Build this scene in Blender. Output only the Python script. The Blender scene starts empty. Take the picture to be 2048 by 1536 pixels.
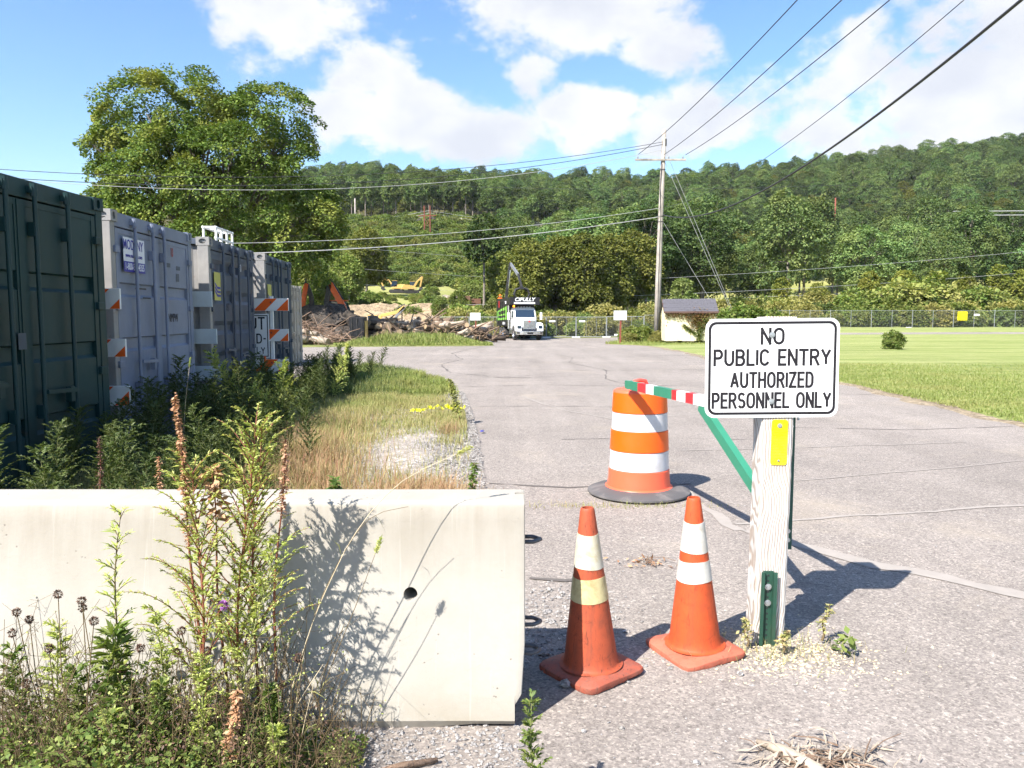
import bpy, bmesh, math, random
import numpy as np
from mathutils import Vector, Matrix, Euler

R = math.radians
scene = bpy.context.scene
COL = scene.collection

# ------------------------------------------------------------------ camera
cam_data = bpy.data.cameras.new('camera')
cam_data.sensor_width = 36.0
cam_data.lens = 27.42
cam_data.clip_start = 0.05
cam_data.clip_end = 5000
cam = bpy.data.objects.new('camera', cam_data)
COL.objects.link(cam)
cam.location = (0, 0, 1.5)
cam.rotation_euler = (R(85.0), 0, 0)
scene.camera = cam

# ------------------------------------------------------------------ light
TO_SUN = Vector((-0.62, -0.70, 1.0)).normalized()
SUN_EL = math.asin(TO_SUN.z)
SUN_AZ = math.atan2(TO_SUN.x, TO_SUN.y)
sd = bpy.data.lights.new('sun', 'SUN')
sd.energy = 4.6
sd.angle = R(0.53)
sd.color = (1.0, 0.945, 0.86)
sun = bpy.data.objects.new('sun', sd)
COL.objects.link(sun)
sun.rotation_euler = (-TO_SUN).to_track_quat('-Z', 'Y').to_euler()

scene.view_settings.view_transform = 'Standard'
scene.view_settings.look = 'None'
scene.view_settings.gamma = 1.0
scene.view_settings.exposure = 1.40
scene.view_settings.use_curve_mapping = False
scene.cycles.max_bounces = 5
scene.cycles.diffuse_bounces = 2
scene.cycles.glossy_bounces = 2
scene.cycles.transmission_bounces = 3
scene.cycles.transparent_max_bounces = 5
scene.cycles.caustics_reflective = False
scene.cycles.caustics_refractive = False
scene.cycles.use_denoising = True
scene.cycles.use_adaptive_sampling = True
scene.cycles.adaptive_threshold = 0.03

# ------------------------------------------------------------------ node helpers
class NT:
    def __init__(s, tree):
        s.t = tree; s.n = tree.nodes; s.l = tree.links
    def new(s, typ, **kw):
        n = s.n.new(typ)
        for k, v in kw.items(): setattr(n, k, v)
        return n
    def put(s, sock, v):
        if v is None: return
        if isinstance(v, bpy.types.NodeSocket): s.l.new(v, sock)
        else:
            if isinstance(v, (tuple, list)) and len(v) == 3 and len(getattr(sock, 'default_value', ())) == 4: v = (*v, 1)
            sock.default_value = v
    def math(s, op, a, b=None, c=None, clamp=False):
        n = s.new('ShaderNodeMath', operation=op, use_clamp=clamp)
        s.put(n.inputs[0], a); s.put(n.inputs[1], b); s.put(n.inputs[2], c)
        return n.outputs[0]
    def vmath(s, op, a, b=None):
        n = s.new('ShaderNodeVectorMath', operation=op)
        s.put(n.inputs[0], a); s.put(n.inputs[1], b)
        return n.outputs[0]
    def noise(s, vec, scale, detail=4, rough=.55, dist=0.0, col=False):
        n = s.new('ShaderNodeTexNoise')
        s.put(n.inputs['Vector'], vec); n.inputs['Scale'].default_value = scale
        n.inputs['Detail'].default_value = detail; n.inputs['Roughness'].default_value = rough
        n.inputs['Distortion'].default_value = dist
        return n.outputs['Color' if col else 'Fac']
    def voro(s, vec, scale, out='Distance', feature='F1', rand=1.0):
        n = s.new('ShaderNodeTexVoronoi', feature=feature)
        s.put(n.inputs['Vector'], vec); n.inputs['Scale'].default_value = scale
        n.inputs['Randomness'].default_value = rand
        return n.outputs[out]
    def ramp(s, fac, stops, interp='LINEAR'):
        n = s.new('ShaderNodeValToRGB'); cr = n.color_ramp; cr.interpolation = interp
        while len(cr.elements) < len(stops): cr.elements.new(.5)
        for e, (p, c) in zip(cr.elements, stops):
            e.position = p; e.color = (c, c, c, 1) if isinstance(c, (int, float)) else (*c, 1)
        s.put(n.inputs[0], fac)
        return n.outputs[0]
    def mix(s, fac, a, b, blend='MIX'):
        n = s.new('ShaderNodeMix', data_type='RGBA', blend_type=blend)
        s.put(n.inputs[0], fac); s.put(n.inputs[6], a); s.put(n.inputs[7], b)
        return n.outputs[2]
    def maprange(s, v, a, b, c=0., d=1., smooth=False):
        n = s.new('ShaderNodeMapRange', interpolation_type='SMOOTHSTEP' if smooth else 'LINEAR')
        s.put(n.inputs[0], v)
        for i, q in enumerate((a, b, c, d)): n.inputs[1 + i].default_value = q
        return n.outputs[0]
    def mapping(s, vec, scale=(1, 1, 1), loc=(0, 0, 0), rot=(0, 0, 0)):
        n = s.new('ShaderNodeMapping'); s.put(n.inputs[0], vec)
        n.inputs['Scale'].default_value = scale; n.inputs['Location'].default_value = loc
        n.inputs['Rotation'].default_value = rot
        return n.outputs[0]
    def sep(s, v):
        n = s.new('ShaderNodeSeparateXYZ'); s.put(n.inputs[0], v); return n.outputs
    def comb(s, x, y, z):
        n = s.new('ShaderNodeCombineXYZ'); s.put(n.inputs[0], x); s.put(n.inputs[1], y); s.put(n.inputs[2], z)
        return n.outputs[0]
    def obj(s):
        return s.new('ShaderNodeTexCoord').outputs['Object']
    def pos(s):
        return s.new('ShaderNodeNewGeometry').outputs['Position']

# ------------------------------------------------------------------ sky with fair-weather clouds
world = bpy.data.worlds.new('World'); scene.world = world
world.use_nodes = True
w = NT(world.node_tree); w.n.clear()
sky = w.new('ShaderNodeTexSky', sky_type='NISHITA')
sky.sun_disc = False
sky.sun_elevation = SUN_EL
sky.sun_rotation = SUN_AZ
sky.altitude = 100; sky.air_density = 1.0; sky.dust_density = 0.6; sky.ozone_density = 2.0
hs = w.new('ShaderNodeHueSaturation'); hs.inputs['Saturation'].default_value = 1.15; hs.inputs['Value'].default_value = 1.75
w.put(hs.inputs['Color'], sky.outputs[0])
gen = w.new('ShaderNodeTexCoord').outputs['Generated']
gx, gy, gz_ = w.sep(gen)
az = w.math('ARCTAN2', gx, gy)
el = w.math('ARCSINE', w.math('MINIMUM', w.math('MAXIMUM', gz_, -1.0), 1.0))
# cloud banks: azimuth, elevation (deg), widths (deg), weight
BANKS = [(-15.5, 19.7, 6.0, 4.2, .9), (-11, 16.8, 4.5, 3.0, .75), (-11.5, 13.8, 5.0, 2.6, .8), (-6.4, 13.7, 6.0, 2.8, .95), (-2.3, 12.5, 6, 2.4, .95),
         (3.9, 20.8, 9.5, 3.6, 1.0), (10.5, 17.9, 4.5, 2.8, .85), (1.5, 17.0, 2.6, 2.2, .7), (6.4, 13.7, 4.5, 3.2, 1.0), (11.8, 13.2, 6.5, 3.2, 1.0),
         (24.0, 15.8, 4, 3.2, .85), (29, 13.8, 8, 5.0, 1.05), (22, 12.0, 5, 2.3, .75), (33, 17.5, 6, 4.5, 1.0), (-20, 17.5, 4, 2.0, .42), (-22, 9.5, 8, 1.6, .3),
         (52, 20, 9, 8, .8), (75, 14, 12, 6, .9), (-60, 25, 10, 7, .8), (-85, 15, 14, 6, .9), (120, 22, 12, 8, .9),
         (165, 16, 14, 7, .8), (-140, 30, 12, 8, .8), (-35, 45, 10, 7, .5), (40, 50, 12, 8, .6), (140, 55, 12, 9, .6), (-110, 60, 12, 9, .6)]
tot = None
for (a, e, wa, we, k) in BANKS:
    da = w.math('MULTIPLY', w.math('SUBTRACT', az, R(a)), 1 / R(wa * 1.15))
    de = w.math('MULTIPLY', w.math('SUBTRACT', el, R(e)), 1 / R(we * 1.12))
    q = w.math('ADD', w.math('MULTIPLY', da, da), w.math('MULTIPLY', de, de))
    g = w.math('MULTIPLY', w.math('EXPONENT', w.math('MULTIPLY', q, -1.0)), k)
    tot = g if tot is None else w.math('MAXIMUM', tot, g)
skyv = w.mapping(gen, scale=(1, 1, 1.5))
n1 = w.noise(skyv, 5.5, 8, .58, .15)
n2 = w.noise(w.vmath('ADD', skyv, (3.1, .7, 1.3)), 17, 6, .6, .1)
fb = w.math('ADD', w.math('MULTIPLY', n1, .68), w.math('MULTIPLY', n2, .32))
dens = w.math('ADD', w.math('MULTIPLY', w.math('SUBTRACT', fb, .5), 2.5), w.math('SUBTRACT', tot, .40))
cover = w.maprange(dens, .0, .30, 0, 1, True)
# sunlit body against the greyer, thicker parts
thick = w.noise(w.vmath('ADD', skyv, (-.012, -.016, -.05)), 7.5, 6, .55)
shade = w.maprange(w.math('ADD', w.math('MULTIPLY', thick, .8), w.math('MULTIPLY', dens, .22)), .34, .66, 1.0, 0.0, True)
ccol = w.mix(shade, (5.7, 5.9, 6.5), (7.5, 7.5, 7.6))
skycol = w.mix(w.math('MULTIPLY', cover, .96), hs.outputs[0], ccol)
bg = w.new('ShaderNodeBackground'); bg.inputs['Strength'].default_value = 0.055
w.put(bg.inputs['Color'], skycol)
wo = w.new('ShaderNodeOutputWorld'); w.l.new(bg.outputs[0], wo.inputs[0])

# ------------------------------------------------------------------ materials
def new_mat(name):
    m = bpy.data.materials.new(name); m.use_nodes = True
    t = NT(m.node_tree); t.n.clear()
    out = t.new('ShaderNodeOutputMaterial')
    return m, t, out
def principled(t, out, color, rough=.6, metal=0., spec=.5, bump=None, bstr=.3, bdist=.01, coat=0.):
    b = t.new('ShaderNodeBsdfPrincipled')
    t.put(b.inputs['Base Color'], color); t.put(b.inputs['Roughness'], rough)
    t.put(b.inputs['Metallic'], metal); t.put(b.inputs['Specular IOR Level'], spec)
    b.inputs['Coat Weight'].default_value = coat
    if bump is not None:
        bn = t.new('ShaderNodeBump'); bn.inputs['Strength'].default_value = bstr; bn.inputs['Distance'].default_value = bdist
        t.put(bn.inputs['Height'], bump); t.l.new(bn.outputs[0], b.inputs['Normal'])
    t.l.new(b.outputs[0], out.inputs[0])
    return b
def mul(c, k): return tuple(min(1, x * k) for x in c)

def m_plain(name, col, rough=.55, metal=0., var=.18, scale=6., dirt=None, dirt_amt=.35, dirt_scale=3., bump=.12, spec=.4, coat=0.):
    """painted / moulded surface with mottling, dirt and a little relief"""
    m, t, out = new_mat(name); o = t.obj()
    n = t.noise(o, scale, 5, .6)
    c = t.mix(n, mul(col, 1 - var), mul(col, 1 + var))
    if dirt:
        d = t.maprange(t.noise(o, dirt_scale, 6, .7, .4), .48, .72, 0, dirt_amt)
        c = t.mix(d, c, dirt)
    fine = t.noise(o, scale * 9, 3, .6)
    rg = t.maprange(n, .3, .7, max(.05, rough - .1), min(1, rough + .1))
    principled(t, out, c, rg, metal, spec, fine, bump, .004, coat)
    return m

def m_asphalt():
    m, t, out = new_mat('asphalt'); p = t.pos()
    big = t.noise(p, .22, 5, .6)
    mid = t.noise(p, 1.7, 5, .65)
    agg = t.voro(p, 135, 'Color'); aggv = t.sep(agg)[0]
    agg2 = t.sep(t.voro(p, 72, 'Color'))[1]
    fine = t.noise(p, 300, 2, .5)
    base = t.ramp(aggv, [(0, (.125, .112, .107)), (.3, (.218, .197, .186)), (.72, (.282, .257, .241)), (.9, (.345, .31, .285)), (1, (.50, .46, .42))])
    base2 = t.ramp(agg2, [(0, (.125, .112, .107)), (.45, (.23, .208, .196)), (.82, (.29, .265, .248)), (.93, (.34, .308, .28)), (1, (.52, .48, .435))])
    c = t.mix(.45, base, base2)
    c = t.mix(1.0, c, t.ramp(big, [(.3, .88), (.7, 1.14)]), 'MULTIPLY')
    c = t.mix(1.0, c, t.ramp(mid, [(.25, .88), (.75, 1.1)]), 'MULTIPLY')
    trk = t.noise(t.mapping(p, (1.1, .05, 1), rot=(0, 0, R(-3))), 1.3, 4, .6)
    c = t.mix(1.0, c, t.ramp(trk, [(.3, .88), (.7, 1.09)]), 'MULTIPLY')
    oil = t.maprange(t.noise(p, .8, 4, .6, .8), .64, .74, 0, .35)
    c = t.mix(oil, c, (.10, .088, .082))
    # sandy wash where fines collect
    sand = t.maprange(t.noise(p, .55, 6, .7, .6), .56, .70, 0, .45)
    c = t.mix(sand, c, (.37, .325, .265))
    c = t.mix(1.0, c, (1.03, 1.0, .965), 'MULTIPLY')
    h = t.math('ADD', t.math('MULTIPLY', aggv, .6), t.math('MULTIPLY', fine, .5))
    principled(t, out, c, .88, 0, .25, h, .55, .006)
    return m

def m_soil(name, a, b, c3, s=2.0, speck=60):
    m, t, out = new_mat(name); p = t.pos()
    n = t.noise(p, s, 6, .65, .3); n2 = t.noise(p, s * 7, 5, .7)
    sp = t.sep(t.voro(p, speck, 'Color'))[0]
    c = t.mix(t.maprange(n, .35, .65), a, b)
    c = t.mix(t.maprange(n2, .45, .7), c, c3)
    c = t.mix(1.0, c, t.ramp(sp, [(0, .6), (1, 1.35)]), 'MULTIPLY')
    principled(t, out, c, .95, 0, .15, t.math('ADD', n2, t.math('MULTIPLY', sp, .5)), .7, .02)
    return m

def m_lawn():
    m, t, out = new_mat('mown_grass'); p = t.pos()
    st = t.mapping(p, (.10, 1.5, 1), rot=(0, 0, R(-6)))
    stripe = t.noise(st, .55, 4, .6, .2)
    streak = t.noise(t.mapping(p, (.5, 5, 1), rot=(0, 0, R(-5))), .9, 5, .65)
    n = t.noise(p, .9, 5, .65); f = t.noise(p, 22, 4, .7)
    c = t.mix(t.maprange(stripe, .40, .62), (.175, .228, .060), (.285, .315, .115))
    c = t.mix(t.maprange(streak, .46, .66, 0, .65), c, (.41, .385, .185))
    c = t.mix(t.maprange(n, .55, .75, 0, .5), c, (.17, .235, .05))
    c = t.mix(1.0, c, t.ramp(f, [(.25, .62), (.75, 1.35)]), 'MULTIPLY')
    principled(t, out, c, .9, 0, .12, f, .8, .05)
    return m

def m_leaf(name, cols, trans=.35, patch=.35, patch_col=None, pscale=.6, rough=.55, gloss=.08, tint_random=.25):
    """foliage: per-leaf colour, per-plant tint, clump-sized patches, light through the blades"""
    m, t, out = new_mat(name)
    g = t.new('ShaderNodeNewGeometry'); oi = t.new('ShaderNodeObjectInfo')
    n = len(cols)
    c = t.ramp(g.outputs['Random Per Island'], [(i / max(1, n - 1), k) for i, k in enumerate(cols)])
    o = t.obj()
    if patch_col:
        pn = t.maprange(t.noise(t.vmath('ADD', o, t.comb(t.math('MULTIPLY', oi.outputs['Random'], 40), 0, 0)), pscale, 3, .5), .50, .66, 0, patch)
        c = t.mix(pn, c, patch_col)
    if tint_random:
        h = t.new('ShaderNodeHueSaturation')
        t.put(h.inputs['Hue'], t.maprange(oi.outputs['Random'], 0, 1, .5 - .022 * tint_random, .5 + .022 * tint_random))
        t.put(h.inputs['Value'], t.maprange(t.math('FRACT', t.math('MULTIPLY', oi.outputs['Random'], 7.3)), 0, 1, 1 - .45 * tint_random, 1 + .5 * tint_random))
        t.put(h.inputs['Color'], c); c = h.outputs[0]
    d = t.new('ShaderNodeBsdfDiffuse'); t.put(d.inputs[0], c)
    tr = t.new('ShaderNodeBsdfTranslucent'); t.put(tr.inputs[0], t.mix(1.0, c, (1.0, 1.08, .55), 'MULTIPLY'))
    mx = t.new('ShaderNodeMixShader'); mx.inputs[0].default_value = trans
    t.l.new(d.outputs[0], mx.inputs[1]); t.l.new(tr.outputs[0], mx.inputs[2])
    gl = t.new('ShaderNodeBsdfGlossy'); gl.inputs['Roughness'].default_value = rough
    m2 = t.new('ShaderNodeMixShader'); m2.inputs[0].default_value = .06 * gloss / .25
    t.l.new(mx.outputs[0], m2.inputs[1]); t.l.new(gl.outputs[0], m2.inputs[2])
    t.l.new(m2.outputs[0], out.inputs[0])
    return m

def m_bark(name, a, b, scale=4, stretch=.15):
    m, t, out = new_mat(name); o = t.obj()
    v = t.mapping(o, (1, 1, stretch))
    n = t.noise(v, scale * 4, 6, .7, .5); n2 = t.noise(o, scale * .4, 4, .6)
    c = t.mix(t.maprange(n, .3, .7), a, b)
    c = t.mix(1.0, c, t.ramp(n2, [(.3, .75), (.7, 1.2)]), 'MULTIPLY')
    principled(t, out, c, .9, 0, .2, n, .6, .02)
    return m

def m_container(name, col, rust=.25, fade=None):
    m, t, out = new_mat(name); o = t.obj()
    n = t.noise(o, 1.6, 6, .65, .3)
    c = t.mix(t.maprange(n, .3, .7), mul(col, .8), fade or mul(col, 1.25))
    streak = t.noise(t.mapping(o, (9, 9, .55)), 1.5, 6, .7)
    c = t.mix(t.maprange(streak, .55, .8, 0, .35), c, mul(col, .45))
    r = t.noise(o, 5.5, 8, .75, .6)
    c = t.mix(t.maprange(r, 1 - .37 - rust * .12, .76, 0, min(1, rust * 2.4)), c, (.16, .055, .022))
    dents = t.noise(o, 2.2, 3, .5)
    fine = t.noise(o, 60, 3, .6)
    principled(t, out, c, t.maprange(n, .3, .7, .42, .62), 0, .4, t.math('ADD', dents, t.math('MULTIPLY', fine, .05)), .35, .03)
    return m

def m_concrete():
    m, t, out = new_mat('weathered_concrete'); o = t.obj()
    n = t.noise(o, 2.2, 6, .65, .2); f = t.noise(o, 45, 5, .7); pores = t.voro(o, 34)
    x, y, z = t.sep(o)
    run = t.math('ADD', t.math('MULTIPLY', t.noise(t.mapping(o, (7, 1, .5)), 2.0, 6, .7), .6), t.math('MULTIPLY', t.noise(o, 3.1, 5, .65), .4))
    c = t.mix(t.maprange(n, .3, .7), (.325, .305, .265), (.395, .375, .34))
    # run-off staining below the top edge and splash dirt at the foot
    top = t.math('MULTIPLY', t.math('MULTIPLY', t.maprange(z, .42, .76, 0, 1, True), t.maprange(z, .79, .80, 1, .25)), t.maprange(run, .28, .66))
    c = t.mix(t.math('MULTIPLY', top, .75), c, (.235, .205, .165))
    foot = t.math('MULTIPLY', t.maprange(z, .26, .02, 0, 1, True), t.maprange(t.noise(o, 3.4, 5, .7), .3, .65))
    c = t.mix(t.math('MULTIPLY', foot, .6), c, (.30, .26, .195))
    lime = t.maprange(t.noise(t.mapping(o, (16, 1, .35)), 2.6, 5, .7), .60, .74, 0, .5)
    c = t.mix(lime, c, (.45, .435, .40))
    c = t.mix(t.maprange(f, .35, .7, 0, .18), c, (.33, .30, .26))
    pit = t.maprange(pores, .0, .16)
    pm = t.math('GREATER_THAN', t.noise(o, 7, 3, .5), .585)
    c = t.mix(t.math('MULTIPLY', t.math('SUBTRACT', 1, pit), pm), c, (.14, .12, .10))
    h = t.math('ADD', t.math('MULTIPLY', f, .5), t.math('MULTIPLY', pit, pm))
    principled(t, out, c, .88, 0, .25, h, .35, .006)
    return m

def m_weathered_wood():
    m, t, out = new_mat('weathered_timber'); o = t.obj()
    # rings cut lengthwise, bent round two knots
    x, y, z = t.sep(o)
    k = t.noise(t.mapping(o, (3, 3, 2.2)), 1.0, 3, .5)
    warp = t.math('MULTIPLY', t.math('SUBTRACT', k, .5), 1.6)
    vv = t.comb(t.math('ADD', t.math('MULTIPLY', x, 46), t.math('MULTIPLY', warp, 4.5)), t.math('MULTIPLY', y, 46), t.math('MULTIPLY', z, .7))
    wv = t.new('ShaderNodeTexWave', wave_type='BANDS', bands_direction='X'); t.put(wv.inputs['Vector'], vv)
    wv.inputs['Scale'].default_value = .55; wv.inputs['Distortion'].default_value = 1.6; wv.inputs['Detail'].default_value = 4
    wv.inputs['Detail Scale'].default_value = 1.2
    gr = t.noise(t.mapping(o, (70, 70, 2.0)), 1.0, 5, .65)
    paint = t.maprange(t.math('ADD', t.math('MULTIPLY', wv.outputs['Fac'], .55), t.math('MULTIPLY', gr, .6)), .36, .60, 0, 1)
    wood = t.mix(gr, (.27, .215, .18), (.45, .385, .335))
    c = t.mix(paint, wood, (.54, .52, .495))
    blot = t.maprange(t.noise(o, 6, 5, .7), .55, .72, 0, .5)
    c = t.mix(blot, c, (.42, .36, .31))
    h = t.math('ADD', wv.outputs['Fac'], gr)
    principled(t, out, c, .85, 0, .2, h, .5, .004)
    return m

def m_cone(name, col, dirt, amt):
    m, t, out = new_mat(name); o = t.obj()
    n = t.noise(o, 9, 6, .7, .6); s = t.noise(t.mapping(o, (14, 14, 3.5)), 1.6, 6, .7, 1.2)
    c = t.mix(t.maprange(n, .3, .7), mul(col, .85), mul(col, 1.12))
    c = t.mix(t.maprange(s, .46, .72, 0, amt), c, dirt)
    sm = t.maprange(t.noise(o, 16, 6, .75, .8), .56, .70, 0, amt * .8)
    c = t.mix(sm, c, mul(dirt, .35))
    sc = t.maprange(t.noise(t.mapping(o, (40, 40, 6)), 1.4, 3, .6, 2.), .60, .68, 0, amt)
    c = t.mix(sc, c, mul(dirt, .45))
    principled(t, out, c, .62, 0, .35, n, .15, .003)
    return m

def m_emis(name, col, k):
    m, t, out = new_mat(name)
    e = t.new('ShaderNodeEmission'); e.inputs[0].default_value = (*col, 1); e.inputs[1].default_value = k
    t.l.new(e.outputs[0], out.inputs[0]); return m

def m_glass_dark(name, col):
    m, t, out = new_mat(name); principled(t, out, col, .06, 0, .8); return m

M = {}
M['asphalt'] = m_asphalt()
M['concrete'] = m_concrete()
M['timber'] = m_weathered_wood()
M['lawn'] = m_lawn()
M['soil'] = m_soil('gravelly_soil', (.27, .235, .20), (.36, .32, .285), (.42, .385, .35), 1.3, 55)
M['dirt'] = m_soil('dry_dirt', (.18, .145, .10), (.27, .215, .15), (.35, .29, .21), .8, 30)
M['meadow'] = m_soil('rough_grass_ground', (.10, .125, .03), (.17, .185, .06), (.24, .22, .10), .35, 9)
M['forest_floor'] = m_soil('woodland_floor', (.05, .075, .02), (.085, .115, .035), (.11, .13, .045), .06, 1.5)
M['bank'] = m_soil('cut_bank', (.27, .20, .125), (.34, .265, .175), (.20, .145, .085), .5, 5)
M['seam'] = m_plain('crack_filler', (.30, .27, .245), .9, var=.2, scale=12, bump=.3)
M['crack'] = m_plain('crack_shadow', (.115, .102, .094), .95, var=.3, scale=12)
M['steel'] = m_plain('galvanised_steel', (.50, .52, .54), .42, .85, .12, 12)
M['zinc'] = m_plain('dull_zinc', (.30, .315, .32), .55, .5, .15, 12)
M['rebar'] = m_plain('weathered_bar', (.13, .135, .15), .6, .6, .2, 14, (.12, .06, .03), .5)
M['rubber'] = m_plain('tyre_rubber', (.035, .035, .037), .75, var=.2, scale=10, dirt=(.14, .13, .12), dirt_amt=.6, bump=.3)
M['rubber_ring'] = m_plain('dusty_rubber', (.085, .082, .085), .8, var=.25, scale=8, dirt=(.22, .20, .19), dirt_amt=.7, dirt_scale=5, bump=.3)
M['drum_orange'] = m_plain('fluorescent_orange_film', (.80, .105, .004), .38, var=.04, scale=4, spec=.5)
M['drum_red'] = m_plain('orange_plastic', (.88, .12, .055), .42, var=.06, scale=5, spec=.5, dirt=(.4, .15, .1), dirt_amt=.2)
M['drum_white'] = m_plain('white_reflective_film', (.58, .575, .60), .35, var=.04, scale=5, spec=.5, dirt=(.36, .33, .31), dirt_amt=.4, dirt_scale=6)
M['cone_old'] = m_cone('old_orange_rubber', (.38, .075, .032), (.19, .055, .032), .8)
M['cone_new'] = m_cone('orange_rubber', (.50, .075, .02), (.24, .055, .026), .55)
M['cone_foot_old'] = m_cone('old_orange_rubber_foot', (.33, .085, .052), (.21, .095, .07), .8)
M['cone_foot'] = m_cone('orange_rubber_foot', (.47, .125, .075), (.31, .135, .09), .7)
M['collar_white'] = m_plain('white_cone_collar', (.52, .505, .465), .5, var=.08, scale=8, dirt=(.30, .25, .16), dirt_amt=.55, dirt_scale=11)
M['collar_yellow'] = m_plain('yellowed_cone_collar', (.50, .43, .23), .5, var=.1, scale=9, dirt=(.24, .16, .06), dirt_amt=.8, dirt_scale=12)
M['collar_mixed'] = m_plain('stained_cone_collar', (.50, .475, .39), .5, var=.1, scale=6, dirt=(.36, .28, .12), dirt_amt=.9, dirt_scale=9)
M['sign_white'] = m_plain('white_sign_sheeting', (.74, .745, .75), .42, var=.02, scale=6, spec=.4)
M['sign_black'] = m_plain('black_sign_ink', (.012, .01, .014), .45, var=.1)
M['yellow_refl'] = m_plain('yellow_reflector_tape', (.86, .60, .005), .3, var=.06, scale=14, dirt=(.8, .7, .1), dirt_amt=.4)
M['green_steel'] = m_plain('dark_green_paint', (.018, .062, .042), .5, .0, .25, 10, (.10, .06, .035), .3, 8)
M['gate_green'] = m_plain('green_gate_paint', (.035, .20, .125), .45, .0, .12, 8)
M['gate_dark'] = m_plain('dark_green_gate_paint', (.025, .085, .065), .5, .0, .2, 8)
M['gate_red'] = m_plain('red_reflective_tape', (.62, .03, .04), .4, var=.08)
M['white_paint'] = m_plain('white_paint', (.74, .74, .73), .45, var=.05, scale=4, dirt=(.45, .42, .38), dirt_amt=.25)
M['c_green'] = m_container('dark_green_container_paint', (.004, .030, .034), .12, (.007, .040, .042))
M['c_grey'] = m_container('pale_grey_container_paint', (.185, .215, .30), .22, (.23, .26, .345))
M['c_slate'] = m_container('slate_grey_container_paint', (.064, .082, .122), .35, (.092, .11, .15))
M['c_blue'] = m_container('blue_grey_container_paint', (.044, .066, .10), .25, (.064, .088, .12))
M['c_beige'] = m_container('dusty_white_container_paint', (.36, .335, .285), .2, (.43, .40, .34))
M['c_lit_side'] = m_container('lit side paint', (.25, .245, .245), .35, (.31, .30, .29))  # lighter than the doors: sunlight on the sides put into the colour
M['c_dark'] = m_container('dark_container_paint', (.045, .065, .095), .2, (.06, .085, .12))
M['seal'] = m_plain('door_gasket', (.016, .018, .022), .8)
M['decal_white'] = m_plain('white_decal', (.68, .69, .74), .5, var=.04)
M['decal_blue'] = m_plain('blue_decal', (.035, .035, .30), .5, var=.08)
M['decal_yellow'] = m_plain('yellow_decal', (.50, .47, .12), .6, var=.2, scale=14)
M['decal_red'] = m_plain('red_stencil_paint', (.38, .06, .03), .7, var=.3, scale=30)
M['stencil'] = m_plain('dark_stencil_paint', (.06, .055, .055), .8, var=.3, scale=30)
M['barr_orange'] = m_plain('orange_barricade_film', (.80, .12, .015), .45, var=.06)
M['barr_back'] = m_plain('grey_plank_back', (.50, .55, .56), .6, var=.08, dirt=(.3, .3, .3), dirt_amt=.3)
M['pole_wood'] = m_bark('weathered_pole', (.27, .24, .215), (.41, .37, .335), 5, .08)
M['wire'] = m_plain('cable_sheath', (.030, .030, .036), .6)
M['wire_pale'] = m_plain('bare_aluminium_wire', (.46, .46, .46), .45, .3)
M['maple_bark'] = m_bark('maple_bark', (.07, .06, .052), (.16, .14, .12), 3)
M['trunk'] = m_bark('tree_bark', (.12, .10, .085), (.26, .23, .195), 3)
M['log_bark'] = m_bark('log_bark', (.12, .08, .055), (.26, .19, .135), 4, .3)
M['log_pale'] = m_bark('barkless_log', (.30, .245, .19), (.44, .37, .30), 4, .2)
M['log_dark'] = m_bark('dark_log_bark', (.045, .035, .03), (.12, .09, .07), 4, .3)  # bark much darker than on the other logs
M['log_end'] = m_plain('sawn_wood', (.36, .26, .16), .8, var=.2, scale=12, dirt=(.3, .2, .12), dirt_amt=.5)
M['twig'] = m_bark('dead_twig', (.15, .095, .065), (.29, .205, .15), 20, .3)
M['straw'] = m_plain('dry_straw', (.55, .46, .31), .8, var=.3, scale=8)
M['stone'] = m_soil('loose_stone', (.30, .285, .28), (.40, .38, .365), (.20, .195, .20), 9, 90)
M['stone_pale'] = m_soil('pale_stone', (.31, .295, .28), (.41, .39, .37), (.23, .21, .20), 9, 90)
M['shed_wall'] = m_plain('cream_painted_board', (.74, .66, .46), .65, var=.06, scale=3, dirt=(.36, .29, .18), dirt_amt=.35, dirt_scale=2.2)
M['shed_roof'] = m_plain('grey_shingle', (.088, .085, .10), .9, var=.25, scale=9, bump=.4)
M['shed_trim'] = m_plain('brown_trim', (.10, .055, .045), .7)
M['truck_white'] = m_plain('white_truck_paint', (.78, .78, .78), .25, var=.02, spec=.6, coat=.3)
M['truck_black'] = m_plain('black_truck_body', (.016, .015, .018), .4, var=.2)
M['truck_green'] = m_plain('lime_truck_panel', (.20, .46, .075), .45, var=.06)
M['chrome'] = m_plain('chrome', (.70, .71, .74), .18, .9, .05)
M['glass'] = m_glass_dark('tinted_glass', (.02, .035, .06))
M['amber'] = m_emis('amber_beacon', (1.0, .33, .02), 2.2)
M['hi_vis'] = m_plain('orange_high_visibility_cloth', (.92, .17, .012), .8, var=.08)
M['skin'] = m_plain('skin', (.42, .25, .18), .6, var=.05)
M['ex_orange'] = m_plain('excavator_orange', (.72, .12, .02), .4, var=.1, dirt=(.25, .1, .05), dirt_amt=.4)
M['ex_yellow'] = m_plain('excavator_yellow', (.62, .40, .12), .45, var=.1, dirt=(.4, .3, .18), dirt_amt=.5)
M['ex_dark'] = m_plain('machine_dark_steel', (.035, .035, .038), .5, .2, .25, 4, (.12, .10, .08), .5)
M['ex_grey'] = m_plain('machine_grey_steel', (.22, .23, .25), .5, .3, .2, 4)
M['tarp'] = m_plain('blue_grey_roof_sheet', (.12, .16, .21), .6)
M['crate'] = m_plain('rusty_crate', (.15, .075, .05), .8, var=.25)
M['rust_post'] = m_plain('rusty_red_post', (.20, .055, .035), .75, var=.25, scale=12)
M['yellow_sign'] = m_plain('yellow_sign_face', (.90, .74, .01), .45, var=.03)
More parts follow.
